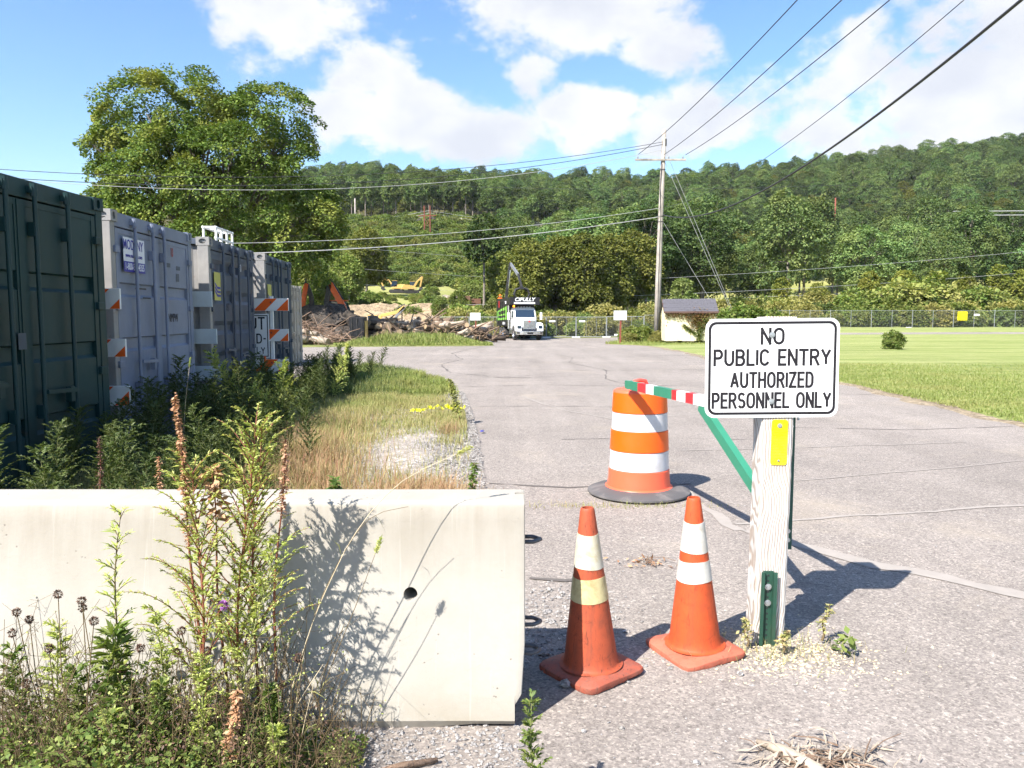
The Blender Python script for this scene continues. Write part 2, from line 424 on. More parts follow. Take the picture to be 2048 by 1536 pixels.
M['tape'] = m_plain('yellow_barrier_tape', (.80, .78, .02), .4, var=.1)
M['red_rag'] = m_plain('red_plastic', (.75, .08, .06), .6)
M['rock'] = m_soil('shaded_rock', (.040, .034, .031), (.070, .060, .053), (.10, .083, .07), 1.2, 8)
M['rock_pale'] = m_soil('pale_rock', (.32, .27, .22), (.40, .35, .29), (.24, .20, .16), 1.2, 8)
# foliage
M['maple_leaf'] = m_leaf('maple_leaf', [(.075, .125, .034), (.105, .165, .040), (.145, .205, .048), (.20, .255, .066)], .22, .75, (.31, .31, .075), .42, tint_random=0, gloss=.0)
M['oak_leaf'] = m_leaf('woodland_leaf', [(.066, .115, .044), (.094, .152, .054), (.13, .19, .066), (.178, .23, .08)], .25, .5, (.21, .215, .07), .12, tint_random=1.0, gloss=.0)
M['olive_leaf'] = m_leaf('olive_leaf', [(.105, .12, .032), (.135, .148, .038), (.17, .178, .046), (.21, .205, .056)], .28, .5, (.12, .165, .045), .2, tint_random=.3, gloss=.0)
M['lime_leaf'] = m_leaf('yellow_green_leaf', [(.14, .18, .035), (.19, .22, .045), (.24, .255, .06), (.29, .29, .075)], .35, .4, (.30, .27, .06), .35, tint_random=.4, gloss=.0)
M['bush_leaf'] = m_leaf('shrub_leaf', [(0.106, 0.165, 0.040), (0.145, 0.205, 0.051), (0.198, 0.244, 0.066), (0.251, 0.264, 0.086)], .3, .5, (0.330, 0.304, 0.112), .3, tint_random=.5, gloss=.0)
M['vine_leaf'] = m_leaf('rampant_vine_leaf', [(.105, .15, .046), (.14, .185, .056), (.18, .215, .072)], .3, .5, (.24, .24, .10), .25, tint_random=.7, gloss=.0)
M['gold_leaf'] = m_leaf('goldenrod_leaf', [(0.194, 0.194, 0.061), (0.254, 0.242, 0.079), (0.327, 0.290, 0.103), (0.375, 0.339, 0.133)], .3, .4, (0.169, 0.206, 0.061), .4, tint_random=.4, gloss=.0)
M['rust_leaf'] = m_leaf('browning_vine_leaf', [(.16, .075, .03), (.20, .10, .045), (.14, .12, .035), (.22, .15, .06)], .25, tint_random=0)
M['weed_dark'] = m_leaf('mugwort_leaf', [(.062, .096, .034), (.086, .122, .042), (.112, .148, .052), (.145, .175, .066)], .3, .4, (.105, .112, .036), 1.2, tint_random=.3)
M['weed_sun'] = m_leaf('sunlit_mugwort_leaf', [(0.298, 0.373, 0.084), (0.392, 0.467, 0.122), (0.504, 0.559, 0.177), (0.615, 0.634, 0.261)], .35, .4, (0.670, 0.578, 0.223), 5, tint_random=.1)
M['weed_green'] = m_leaf('clover_leaf', [(.085, .145, .035), (.125, .19, .048), (.175, .235, .06), (.25, .29, .085)], .35, .5, (.25, .27, .075), 6, tint_random=.1)
M['weed_brown'] = m_leaf('dead_seed_head', [(.075, .045, .035), (.12, .07, .05), (.17, .10, .07)], .1, tint_random=.1)
M['weed_rust'] = m_leaf('dead_dock_seed', [(.36, .18, .10), (.46, .26, .15), (.56, .37, .23)], .25, tint_random=.1)
M['weed_pink'] = m_leaf('pinkish_seed_spike', [(.52, .25, .19), (.60, .36, .27), (.48, .36, .19)], .3, tint_random=.1)
M['purple'] = m_leaf('purple_flower', [(.30, .10, .38), (.42, .18, .48)], .25, tint_random=0)
M['dry_grass'] = m_leaf('dry_grass', [(.25, .27, .09), (.34, .33, .13), (.43, .39, .18), (.42, .30, .17)], .3, .7, (.22, .28, .08), .8, tint_random=0)
M['red_grass'] = m_leaf('reddish_grass', [(.34, .21, .12), (.42, .28, .16), (.48, .36, .20), (.36, .15, .11)], .3, .5, (.42, .35, .16), 1.2, tint_random=0)
M['green_grass'] = m_leaf('green_grass', [(0.138, 0.196, 0.040), (0.196, 0.253, 0.057), (0.265, 0.299, 0.092), (0.345, 0.333, 0.138)], .3, .4, (0.368, 0.322, 0.138), .5, tint_random=0)
M['weed_stem'] = m_plain('weed_stem', (.14, .10, .05), .7, var=.3, scale=20)
M['green_stem'] = m_plain('green_stem', (.19, .20, .08), .7, var=.3, scale=20)
M['red_stem'] = m_plain('reddish_stem', (.20, .07, .04), .7, var=.3, scale=20)

# ------------------------------------------------------------------ mesh helpers
class MB:
    """collects shapes; build() links them as one mesh object"""
    def __init__(s): s.v = []; s.f = []
    def add(s, vs, fs):
        o = len(s.v); s.v += [tuple(v) for v in vs]; s.f += [tuple(i + o for i in f) for f in fs]; return s
    def box(s, c, d, rot=None, taper=1.0):
        x, y, z = d[0] / 2, d[1] / 2, d[2] / 2
        vs = [Vector((a * x * (taper if k > 0 else 1), b * y * (taper if k > 0 else 1), k * z)) for k in (-1, 1) for a, b in ((-1, -1), (1, -1), (1, 1), (-1, 1))]
        if rot is not None:
            mt = rot if isinstance(rot, Matrix) else Euler(rot).to_matrix()
            vs = [mt @ v for v in vs]
        c = Vector(c)
        return s.add([v + c for v in vs], [(3, 2, 1, 0), (4, 5, 6, 7), (0, 1, 5, 4), (1, 2, 6, 5), (2, 3, 7, 6), (3, 0, 4, 7)])
    def bb(s, x0, x1, y0, y1, z0, z1): return s.box(((x0 + x1) / 2, (y0 + y1) / 2, (z0 + z1) / 2), (abs(x1 - x0), abs(y1 - y0), abs(z1 - z0)))
    def bar(s, a, b, w, h):
        """box-section bar from a to b"""
        a, b = Vector(a), Vector(b); d = b - a; L = d.length; d.normalize()
        up = Vector((0, 0, 1)) if abs(d.z) < .95 else Vector((0, 1, 0))
        sx = d.cross(up).normalized(); sz = sx.cross(d).normalized()
        mt = Matrix((sx, d, sz)).transposed()
        return s.box((a + b) / 2, (w, L, h), mt)
    def tube(s, pts, r, n=8, cap=True):
        pts = [Vector(p) for p in pts]; rs = r if isinstance(r, (list, tuple)) else [r] * len(pts)
        o = len(s.v); prev = None
        for i, p in enumerate(pts):
            d = (pts[min(i + 1, len(pts) - 1)] - pts[max(i - 1, 0)])
            d = d.normalized() if d.length > 1e-9 else Vector((0, 0, 1))
            if prev is None:
                a = d.cross(Vector((0, 0, 1)) if abs(d.z) < .9 else Vector((1, 0, 0))).normalized()
            else:
                a = (prev - d * prev.dot(d)); a = a.normalized() if a.length > 1e-6 else d.orthogonal().normalized()
            prev = a; b = d.cross(a)
            for k in range(n):
                t = 2 * math.pi * k / n
                s.v.append(tuple(p + (a * math.cos(t) + b * math.sin(t)) * rs[i]))
        for i in range(len(pts) - 1):
            for k in range(n):
                k2 = (k + 1) % n
                s.f.append((o + i * n + k, o + i * n + k2, o + (i + 1) * n + k2, o + (i + 1) * n + k))
        if cap:
            s.f.append(tuple(o + k for k in reversed(range(n))))
            s.f.append(tuple(o + (len(pts) - 1) * n + k for k in range(n)))
        return s
    def cyl(s, a, b, r, n=16, r2=None): return s.tube([a, b], [r, r if r2 is None else r2], n)
    def lathe(s, prof, n=32, c=(0, 0, 0), close=False):
        o = len(s.v)
        for (r, z) in prof:
            for k in range(n):
                t = 2 * math.pi * k / n
                s.v.append((c[0] + r * math.cos(t), c[1] + r * math.sin(t), c[2] + z))
        for i in range(len(prof) - 1):
            for k in range(n):
                k2 = (k + 1) % n
                s.f.append((o + i * n + k, o + i * n + k2, o + (i + 1) * n + k2, o + (i + 1) * n + k))
        if close:
            s.f.append(tuple(o + k for k in reversed(range(n))))
            m = (len(prof) - 1) * n
            s.f.append(tuple(o + m + k for k in range(n)))
        return s
    def prism(s, poly, a, b, axis='y'):
        """polygon in the plane across `axis`, extruded from a to b"""
        n = len(poly)
        def P(p, t):
            return {'x': (t, p[0], p[1]), 'y': (p[0], t, p[1]), 'z': (p[0], p[1], t)}[axis]
        vs = [P(p, a) for p in poly] + [P(p, b) for p in poly]
        fs = [tuple(range(n)), tuple(reversed(range(n, 2 * n)))] + [(i, i + n, (i + 1) % n + n, (i + 1) % n) for i in range(n)]
        return s.add(vs, fs)
    def rock(s, c, r, rnd, sq=(1, 1, .7)):
        a = rnd.random() * 6.28
        base = [(1, 0, 0), (-1, 0, 0), (0, 1, 0), (0, -1, 0), (0, 0, 1), (0, 0, -1), (.6, .6, .55), (-.6, .6, .5), (.6, -.6, .5), (-.6, -.6, .55), (.6, .6, -.5), (-.6, .6, -.5), (.6, -.6, -.5), (-.6, -.6, -.5)]
        vs = []
        for b in base:
            k = r * rnd.uniform(.75, 1.2)
            x, y, z = b[0] * k * sq[0], b[1] * k * sq[1], b[2] * k * sq[2]
            vs.append((c[0] + x * math.cos(a) - y * math.sin(a), c[1] + x * math.sin(a) + y * math.cos(a), c[2] + z))
        F = []
        for ax, d in ((0, 6), (0, 8), (0, 10), (0, 12)): pass
        F = [(0, 6, 4, 8), (1, 9, 4, 7), (2, 7, 4, 6), (3, 8, 4, 9), (0, 12, 5, 10), (1, 11, 5, 13), (2, 10, 5, 11), (3, 13, 5, 12),
             (0, 10, 2, 6), (1, 7, 2, 11), (1, 13, 3, 9), (0, 8, 3, 12)]
        return s.add(vs, F)
    def build(s, name, mat, parent=None, smooth=False, bevel=0, loc=None, auto=None, fix=True):
        me = bpy.data.meshes.new(name); me.from_pydata(s.v, [], s.f); me.update()
        if fix or bevel:
            bm = bmesh.new(); bm.from_mesh(me); bmesh.ops.recalc_face_normals(bm, faces=bm.faces)
            if bevel: bmesh.ops.bevel(bm, geom=list(bm.edges), offset=bevel, segments=2, affect='EDGES', profile=.6, clamp_overlap=True)
            bm.to_mesh(me); bm.free()
        return link(name, me, mat, parent, smooth, loc, auto)

def link(name, me, mat, parent=None, smooth=False, loc=None, auto=None):
    if mat is not None: me.materials.append(M[mat] if isinstance(mat, str) else mat)
    if smooth:
        me.polygons.foreach_set('use_smooth', [True] * len(me.polygons))
        if auto: 
            try: me.set_sharp_from_angle(angle=R(auto))
            except Exception: pass
    o = bpy.data.objects.new(name, me); COL.objects.link(o)
    if parent is not None: o.parent = parent
    if loc is not None: o.location = loc
    return o

def np_mesh(name, verts, nper):
    """mesh of separate faces with nper corners each from an (n*nper,3) array"""
    verts = np.asarray(verts, dtype=np.float32).reshape(-1, 3)
    nv = len(verts); nf = nv // nper
    me = bpy.data.meshes.new(name)
    me.vertices.add(nv); me.vertices.foreach_set('co', verts.ravel())
    me.loops.add(nv); me.loops.foreach_set('vertex_index', np.arange(nv, dtype=np.int32))
    me.polygons.add(nf); me.polygons.foreach_set('loop_start', np.arange(0, nv, nper, dtype=np.int32))
    try: me.polygons.foreach_set('loop_total', np.full(nf, nper, dtype=np.int32))
    except Exception: pass
    me.update(calc_edges=True); me.validate(clean_customdata=False)
    return me

def tag(o, label=None, cat=None, group=None, kind=None):
    if label: o['label'] = label
    if cat: o['category'] = cat
    if group: o['group'] = group
    if kind: o['kind'] = kind
    return o
def thing(name, label, cat, loc=(0, 0, 0), rz=0., group=None):
    o = bpy.data.objects.new(name, None); COL.objects.link(o)
    o.location = loc; o.rotation_euler = (0, 0, rz); o.empty_display_size = .1
    return tag(o, label, cat, group)
def copy_tree(o, parent=None):
    c = o.copy(); COL.objects.link(c)
    if parent is not None: c.parent = parent; c.matrix_parent_inverse = o.matrix_parent_inverse.copy()
    for ch in list(o.children): copy_tree(ch, c)
    return c

def nrm(a): return a / np.maximum(np.linalg.norm(a, axis=-1, keepdims=True), 1e-9)
def leaves(pos, dirs, length, width, rng, up=(0, 0, 1), droop=0.0):
    """one rhombic blade per position: base, side, tip, side"""
    n = len(pos)
    d = nrm(dirs + rng.normal(0, .001, (n, 3)))
    upv = np.tile(np.asarray(up, float), (n, 1)) + rng.normal(0, .35, (n, 3))
    side = nrm(np.cross(d, upv)); nn = np.cross(side, d)
    L = np.broadcast_to(np.asarray(length, float), (n,))[:, None]; W = np.broadcast_to(np.asarray(width, float), (n,))[:, None]
    mid = pos + d * L * .45 + nn * L * .06
    tip = pos + d * L - np.array([0, 0, 1.0]) * L * droop
    return np.stack([pos, mid + side * W * .5, tip, mid - side * W * .5], 1).reshape(-1, 3)

_FONT = None
def text_mesh(body, size, name, mat, parent, loc, rot, sx=1.0, shear=0., bold=0., align='CENTER', thick=.0015):
    cu = bpy.data.curves.new(name, 'FONT'); cu.body = body; cu.size = size
    cu.align_x = align; cu.align_y = 'CENTER'; cu.extrude = thick / 2; cu.offset = bold; cu.shear = shear; cu.resolution_u = 4
    tmp = bpy.data.objects.new('tmp_text', cu); COL.objects.link(tmp)
    dg = bpy.context.evaluated_depsgraph_get()
    me = bpy.data.meshes.new_from_object(tmp.evaluated_get(dg))
    bpy.data.objects.remove(tmp); bpy.data.curves.remove(cu)
    me.materials.clear()
    for v in me.vertices: v.co.x *= sx
    o = link(name, me, mat, parent); o.location = loc; o.rotation_euler = rot
    return o

# stroke lettering for the road signs: paths on a 4 x 6 grid
def _arc(cx, cy, rx, ry, a0, a1, n=8): return [(cx + rx * math.cos(R(a0 + (a1 - a0) * i / n)), cy + ry * math.sin(R(a0 + (a1 - a0) * i / n))) for i in range(n + 1)]
GLYPH = {
 'N': (3.6, [[(0, 0), (0, 6), (3.6, 0), (3.6, 6)]]),
 'O': (3.8, [_arc(1.9, 4.1, 1.9, 1.9, 0, 180) + _arc(1.9, 1.9, 1.9, 1.9, 180, 360) + [(3.8, 4.1)]]),
 'P': (3.4, [[(0, 0), (0, 6)], [(0, 6), (1.9, 6)] + _arc(1.9, 4.4, 1.5, 1.6, 90, -90) + [(0, 2.8)]]),
 'U': (3.6, [[(0, 6), (0, 1.8)] + _arc(1.8, 1.8, 1.8, 1.8, 180, 360) + [(3.6, 6)]]),
 'B': (3.5, [[(0, 0), (0, 6)], [(0, 6), (1.9, 6)] + _arc(1.9, 4.6, 1.4, 1.4, 90, -90) + [(0, 3.2)], [(1.9, 3.2)] + _arc(1.9, 1.6, 1.6, 1.6, 90, -90) + [(0, 0)]]),
 'L': (2.8, [[(0, 6), (0, 0), (2.8, 0)]]),
 'I': (0.0, [[(0, 0), (0, 6)]]),
 'C': (3.6, [_arc(1.8, 4.1, 1.8, 1.9, 20, 180) + _arc(1.8, 1.9, 1.8, 1.9, 180, 340)]),
 'E': (2.9, [[(2.9, 6), (0, 6), (0, 0), (2.9, 0)], [(0, 3.1), (2.5, 3.1)]]),
 'T': (3.4, [[(0, 6), (3.4, 6)], [(1.7, 6), (1.7, 0)]]),
 'R': (3.5, [[(0, 0), (0, 6)], [(0, 6), (1.9, 6)] + _arc(1.9, 4.5, 1.5, 1.5, 90, -90) + [(0, 3.0)], [(1.8, 3.0), (3.5, 0)]]),
 'Y': (3.8, [[(0, 6), (1.9, 2.8)], [(3.8, 6), (1.9, 2.8), (1.9, 0)]]),
 'A': (4.0, [[(0, 0), (2.0, 6), (4.0, 0)], [(.7, 1.9), (3.3, 1.9)]]),
 'H': (3.5, [[(0, 0), (0, 6)], [(3.5, 0), (3.5, 6)], [(0, 3.1), (3.5, 3.1)]]),
 'Z': (3.2, [[(0, 6), (3.2, 6), (0, 0), (3.2, 0)]]),
 'D': (3.5, [[(0, 0), (0, 6)], [(0, 6), (1.5, 6)] + _arc(1.5, 4.0, 2.0, 2.0, 90, 0) + _arc(1.5, 2.0, 2.0, 2.0, 0, -90) + [(0, 0)]]),
 'S': (3.4, [_arc(1.7, 4.5, 1.6, 1.5, 25, 180, 7) + _arc(1.7, 4.5, 1.6, 1.5, 180, 262, 4) + _arc(1.75, 1.55, 1.65, 1.55, 82, -90, 8) + _arc(1.75, 1.55, 1.7, 1.55, -90, -155, 4)]),
 '-': (1.6, [[(0, 2.9), (1.6, 2.9)]]), ' ': (1.6, []),
}
def letter(mb, ch, x, z, hgt, sx, stroke, y):
    """flat ribbon strokes standing just proud of the plane y"""
    wdt, paths = GLYPH[ch]; k = hgt / 6.0
    runs = []
    for path in paths:                       # break each path at its sharp corners
        P = [Vector((x + p[0] * k * sx, z + p[1] * k)) for p in path]; run = [P[0]]
        for i in range(1, len(P)):
            run.append(P[i])
            if i < len(P) - 1 and (P[i] - P[i - 1]).normalized().dot((P[i + 1] - P[i]).normalized()) < .7:
                runs.append(run); run = [P[i]]
        runs.append(run)
    for j, P in enumerate(runs):
        if len(P) == 2:                      # square the ends over the joint
            d = (P[1] - P[0]).normalized() * stroke * (.5 if len(runs) > 1 and ch not in 'AVY' else .18); P = [P[0] - d, P[1] + d]
        L = []; Rr = []
        for i, p in enumerate(P):
            d0 = (P[i] - P[i - 1]).normalized() if i > 0 else (P[1] - P[0]).normalized()
            d1 = (P[i + 1] - P[i]).normalized() if i < len(P) - 1 else d0
            n0 = Vector((-d0.y, d0.x)); n1 = Vector((-d1.y, d1.x)); nn = (n0 + n1).normalized()
            m = stroke / 2 / max(.6, nn.dot(n0)); L.append(p + nn * m); Rr.append(p - nn * m)
        o = len(mb.v); yy = y - j * .00015
        for a, b in zip(L, Rr): mb.v += [(a.x, yy, a.y), (b.x, yy, b.y)]
        for i in range(len(P) - 1): mb.f.append((o + 2 * i, o + 2 * i + 1, o + 2 * i + 3, o + 2 * i + 2))
    return wdt * k * sx
def line_width(txt, hgt, sx, gap):
    k = hgt / 6.0
    return sum(GLYPH[c][0] * k * sx + gap for c in txt) - gap

# ------------------------------------------------------------------ terrain
def sstep(a, b, x):
    t = np.clip((x - a) / (b - a), 0, 1); return t * t * (3 - 2 * t)
def gz(x, y):
    """level yard that dips a little towards the log yard"""
    x = np.asarray(x, float); y = np.asarray(y, float)
    return -.55 * sstep(34, 64, y) * (1 - sstep(6, 22, x)) * 1.0
_LY = np.array([-60, 74, 84, 100, 112, 130, 146, 175, 262, 285, 330, 460, 520, 800]); _LZ = np.array([0, 0, .5, 2.0, 4.2, 6.1, 8.4, 13.5, 31.5, 36, 45, 71, 75, 77])
_RY = np.array([-60, 74, 100, 180, 235, 255, 300, 460, 520, 800]); _RZ = np.array([0, 0, .3, 3.0, 17.0, 20.5, 31, 70, 76, 78])
def hz(x, y):
    x = np.asarray(x, float); y = np.asarray(y, float)
    u = x / np.maximum(y, 20.)
    l = np.interp(y, _LY, _LZ); r = np.interp(y, _RY, _RZ)
    wl = 1 - sstep(-.10, .06, u)
    z = l * wl + r * (1 - wl)
    z = z * (1 + .30 * sstep(.18, .66, u) * sstep(190, 400, y))
    far = sstep(70, 130, y)
    z = z + far * (np.sin(x * .031 + 1.3) * np.cos(y * .023) * 2.2 + np.sin(x * .09 + y * .05) * .6) * sstep(74, 200, y)
    return z + gz(x, y) * (1 - sstep(80, 110, y))
def hz1(x, y): return float(hz(np.array([x]), np.array([y]))[0])

def grid_mesh(name, xs, ys, zf, keep=None):
    X, Y = np.meshgrid(xs, ys); Z = zf(X, Y)
    nx, ny = len(xs), len(ys)
    vs = np.stack([X, Y, Z], -1).reshape(-1, 3)
    i = np.arange(ny - 1)[:, None] * nx + np.arange(nx - 1)[None, :]
    q = np.stack([i, i + 1, i + nx + 1, i + nx], -1).reshape(-1, 4)
    if keep is not None:
        k = keep(X, Y).reshape(-1); q = q[k[q].any(1)]
        used = np.unique(q); mp = np.full(len(vs), -1); mp[used] = np.arange(len(used)); vs = vs[used]; q = mp[q]
    me = bpy.data.meshes.new(name)
    me.vertices.add(len(vs)); me.vertices.foreach_set('co', vs.astype(np.float32).ravel())
    me.loops.add(q.size); me.loops.foreach_set('vertex_index', q.ravel().astype(np.int32))
    me.polygons.add(len(q)); me.polygons.foreach_set('loop_start', np.arange(0, q.size, 4, dtype=np.int32))
    try: me.polygons.foreach_set('loop_total', np.full(len(q), 4, dtype=np.int32))
    except Exception: pass
    me.update(calc_edges=True); me.validate()
    me.polygons.foreach_set('use_smooth', [True] * len(me.polygons))
    return me
def poly_sd(poly, X, Y):
    """signed distance, positive inside"""
    P = np.asarray(poly, float); sh = X.shape; x = X.ravel(); y = Y.ravel()
    d = np.full(x.shape, 1e9); ins = np.zeros(x.shape, bool)
    for a, b in zip(P, np.roll(P, -1, 0)):
        e = b - a; t = np.clip(((x - a[0]) * e[0] + (y - a[1]) * e[1]) / (e @ e), 0, 1)
        d = np.minimum(d, np.hypot(x - a[0] - t * e[0], y - a[1] - t * e[1]))
        c = (a[1] > y) != (b[1] > y)
        with np.errstate(divide='ignore', invalid='ignore'):
            xi = a[0] + (y - a[1]) / (b[1] - a[1] if b[1] != a[1] else 1e-9) * e[0]
        ins ^= c & (x < xi)
    return np.where(ins, d, -d).reshape(sh)
_nr = np.random.default_rng(5); _NP = [(_nr.uniform(.5, 7), _nr.uniform(0, 6.28), _nr.uniform(0, 6.28)) for _ in range(14)]
def wob(X, Y):
    z = np.zeros_like(X, dtype=float)
    for f, a, p in _NP: z += np.sin((X * math.cos(a) + Y * math.sin(a)) * f + p) / (1 + f * .5)
    return z / 3.0
def overlay(name, poly, step, mat, top=.03, slope=.12, rough=.012, wobble=.25, zf=None, box=None):
    """a turf or soil sheet whose ragged rim runs out into the paving"""
    P = np.asarray(poly); x0, y0 = P.min(0) - .6; x1, y1 = P.max(0) + .6
    xs = np.arange(x0, x1 + step, step); ys = np.arange(y0, y1 + step, step)
    def sd(X, Y): return poly_sd(poly, X, Y) + wob(X, Y) * wobble
    def Z(X, Y):
        return (zf or gz)(X, Y) + np.clip(sd(X, Y) * slope, -.06, top) + rough * wob(X * 3.1 + 5, Y * 3.1)
    return link(name, grid_mesh(name, xs, ys, Z, lambda X, Y: sd(X, Y) > -.5), mat, smooth=True)

# far ground: one sheet from behind the camera up over the wooded hill
xs = np.concatenate([np.linspace(-900, -260, 22), np.linspace(-250, 330, 150), np.linspace(340, 1000, 24)])
ys = np.concatenate([np.linspace(-160, -10, 8), np.linspace(0, 70, 36), np.linspace(73, 320, 110), np.linspace(326, 540, 45), np.linspace(560, 1400, 12)])
m, t, out = new_mat('hill_ground'); p = t.pos(); px_, py_, pz_ = t.sep(p)
nA = t.noise(p, .045, 6, .65); nB = t.noise(p, .5, 5, .7)
gr = t.mix(t.maprange(nA, .38, .62), (.20, .225, .065), (.30, .30, .11))
gr = t.mix(t.maprange(nB, .45, .7, 0, .5), gr, (.31, .29, .13))
wd = t.mix(t.maprange(nB, .35, .65), (.05, .06, .022), (.105, .09, .04))
cc = t.mix(t.maprange(py_, 236, 250, 0, 1), gr, wd)
principled(t, out, cc, .95, 0, .1, nB, .6, .3); M['hill'] = m
def zfar(X, Y):
    inner = (np.abs(X) < 70) & (Y < 72) & (Y > -8)
    return hz(X, Y) - .10 * inner
g = link('ground', grid_mesh('ground', xs, ys, zfar), 'hill', smooth=True)
tag(g, kind='structure')

# paved yard and drive
xs = np.arange(-46, 62.1, 1.0); ys = np.arange(-7, 77.1, 1.0)
yard = link('asphalt_yard', grid_mesh('asphalt_yard', xs, ys, lambda X, Y: gz(X, Y)), 'asphalt', smooth=True)
tag(yard, kind='structure')

LAWN = [(7.0, 8.5), (7.05, 10.7), (7.15, 13.5), (7.35, 16.9), (7.0, 21), (6.9, 26), (7.1, 33), (7.0, 40), (6.2, 45), (5.7, 48.4), (6.4, 50.6), (9.0, 51.8), (13, 53), (18, 60.5), (40, 63.6), (62, 64), (62, -6), (15, -6), (9.5, 2), (7.6, 6)]
EDGE = [(x - (.16 if x < 12 and y < 49 else 0), y) for x, y in LAWN]
tag(overlay('lawn_edge_soil', EDGE, .3, 'dirt', .014, .06, .006, .28), kind='structure')
lawn = overlay('lawn', LAWN, .33, 'lawn', .035, .10, .01, .22)
tag(lawn, kind='structure')
FARLAWN = [(15.5, 60.5), (22, 67.5), (40, 71.5), (75, 72.5), (75, 100), (12, 100), (11.2, 72), (11.0, 66)]
fl = overlay('far_lawn', FARLAWN, 1.0, 'lawn', .05, .08, .01, .4, hz); tag(fl, kind='structure')
VERGE = [(-.42, 3.25), (-.36, 6.8), (-.50, 9.0), (-.72, 11.8), (-1.0, 14.6), (-1.5, 17.2), (-2.6, 19.3), (-4.6, 21.6), (-7, 22.3), (-14, 22.6), (-20, 22), (-20, 3.0), (-6, 3.0)]
vg = overlay('gravel_verge', VERGE, .12, 'soil', .045, .09, .014, .22); tag(vg, kind='structure')
YARDGRASS = [(-.9, 41.2), (-1.5, 40.3), (-3.5, 39.6), (-6.0, 38.9), (-9, 38.2), (-16, 37.4), (-30, 37), (-46, 37), (-46, 77), (-4, 77), (-1.8, 62), (-1.9, 50), (-1.2, 46)]
yg = overlay('rough_grass_yard', YARDGRASS, .5, 'meadow', .05, .10, .02, .3); tag(yg, kind='structure')
BACKFIELD = [(-3.5, 73), (4, 72.6), (11.5, 71.6), (11.6, 100), (-60, 100), (-60, 73)]
bf = overlay('field_beyond_fence', BACKFIELD, 1.0, 'meadow', .05, .08, .03, .4, hz); tag(bf, kind='structure')
WEEDBED = [(-.58, 2.62), (-.66, 2.35), (-.42, 2.05), (-.30, 1.55), (-.6, 1.0), (-4, 1.0), (-4, 2.78), (-1, 2.75)]
wb = overlay('weed_bed', WEEDBED, .05, 'dirt', .02, .12, .006, .10); tag(wb, kind='structure')

# seams and cracks in the paving: narrow ribbons with ragged edges
def ribbon(name, pts, width, mat, z, seed, step=.15, jit=.35):
    rnd = random.Random(seed); P = [Vector(p) for p in pts]; S = []
    for a, b in zip(P, P[1:]):
        n = max(1, int((b - a).length / step))
        S += [a.lerp(b, i / n) for i in range(n)]
    S.append(P[-1]); mb = MB(); drift = 0
    for i, s in enumerate(S):
        d = (S[min(i + 1, len(S) - 1)] - S[max(0, i - 1)]).normalized(); nn = Vector((-d.y, d.x))
        drift = drift * .85 + rnd.uniform(-1, 1) * width * .45
        w1 = width / 2 * (1 + rnd.uniform(-jit, jit)); w2 = width / 2 * (1 + rnd.uniform(-jit, jit))
        if jit > .5 and rnd.random() < .22: w1 *= .12; w2 *= .12
        c = s + nn * drift; zz = float(gz(c.x, c.y)) + z
        mb.v += [(c.x + nn.x * w1, c.y + nn.y * w1, zz), (c.x - nn.x * w2, c.y - nn.y * w2, zz)]
        if i: mb.f.append((2 * i - 2, 2 * i - 1, 2 * i + 1, 2 * i))
    return mb.build(name, mat, yard, fix=False)
SEAMS = [([(1.62, 5.35), (1.95, 4.85), (2.45, 4.35), (3.0, 3.75), (3.6, 3.2)], .11), ([(1.32, 7.7), (1.45, 6.7), (1.62, 5.35)], .08), ([(1.62, 5.5), (2.6, 5.75), (4.2, 6.1), (6.5, 6.4)], .04),
         ([(.2, 14.5), (.8, 12.4), (1.4, 11.3)], .04), ([(1.4, 11.3), (3.2, 11.9), (4.6, 12.1)], .05), ([(1.9, 8.6), (3.4, 8.8), (5.4, 9.2)], .03), ([(2.6, 7.0), (4.6, 7.7), (6.6, 8.6)], .025)]
for i, (pts, wd_) in enumerate(SEAMS): ribbon('filled_seam', pts, wd_, 'seam', .004, i)
CRACKS = [([(-.6, 12.8), (.6, 12.9), (2.1, 12.75), (3.6, 13.1)], .02), ([(-1.0, 16.5), (.8, 16.9), (2.4, 16.6), (5.2, 17.0)], .025), ([(-1.6, 20.5), (-.2, 18.8), (1.1, 19.2)], .04),
          ([(-2.4, 31), (-1.7, 27), (-2.2, 24), (-1.6, 20.5)], .045), ([(-2.4, 31), (-1.9, 35), (-1.4, 39)], .045), ([(0, 22), (2.0, 21.4), (5.5, 21.9)], .035), ([(-4.5, 25), (-1, 25.4), (3, 24.8), (6.6, 25.3)], .04),
          ([(1.4, 32), (2.2, 28), (1.8, 25), (2.6, 21.6), (2.2, 18.5), (3.2, 14.2)], .035), ([(-7, 29), (-2, 29.4), (3.6, 28.8), (6.8, 29.5)], .05), ([(-8, 34), (-3, 33.5), (2.8, 34.2), (6.6, 33.8)], .05),
          ([(.2, 39), (.8, 44), (.5, 50)], .06), ([(.6, 9.4), (1.9, 9.5), (3.0, 9.35)], .018), ([(2.0, 15.0), (3.6, 15.3), (6.9, 14.8)], .022), ([(-.2, 6.9), (.5, 6.75), (1.6, 6.85)], .03),
          ([(.1, 4.35), (.3, 4.32), (.42, 4.36)], .03), ([(3.8, 10.4), (5.2, 10.2), (6.8, 10.5)], .018)]
for i, (pts, wd_) in enumerate(CRACKS): ribbon('crack', pts, wd_, 'crack', .0042 if i % 2 else .0052, 50 + i, jit=.8)

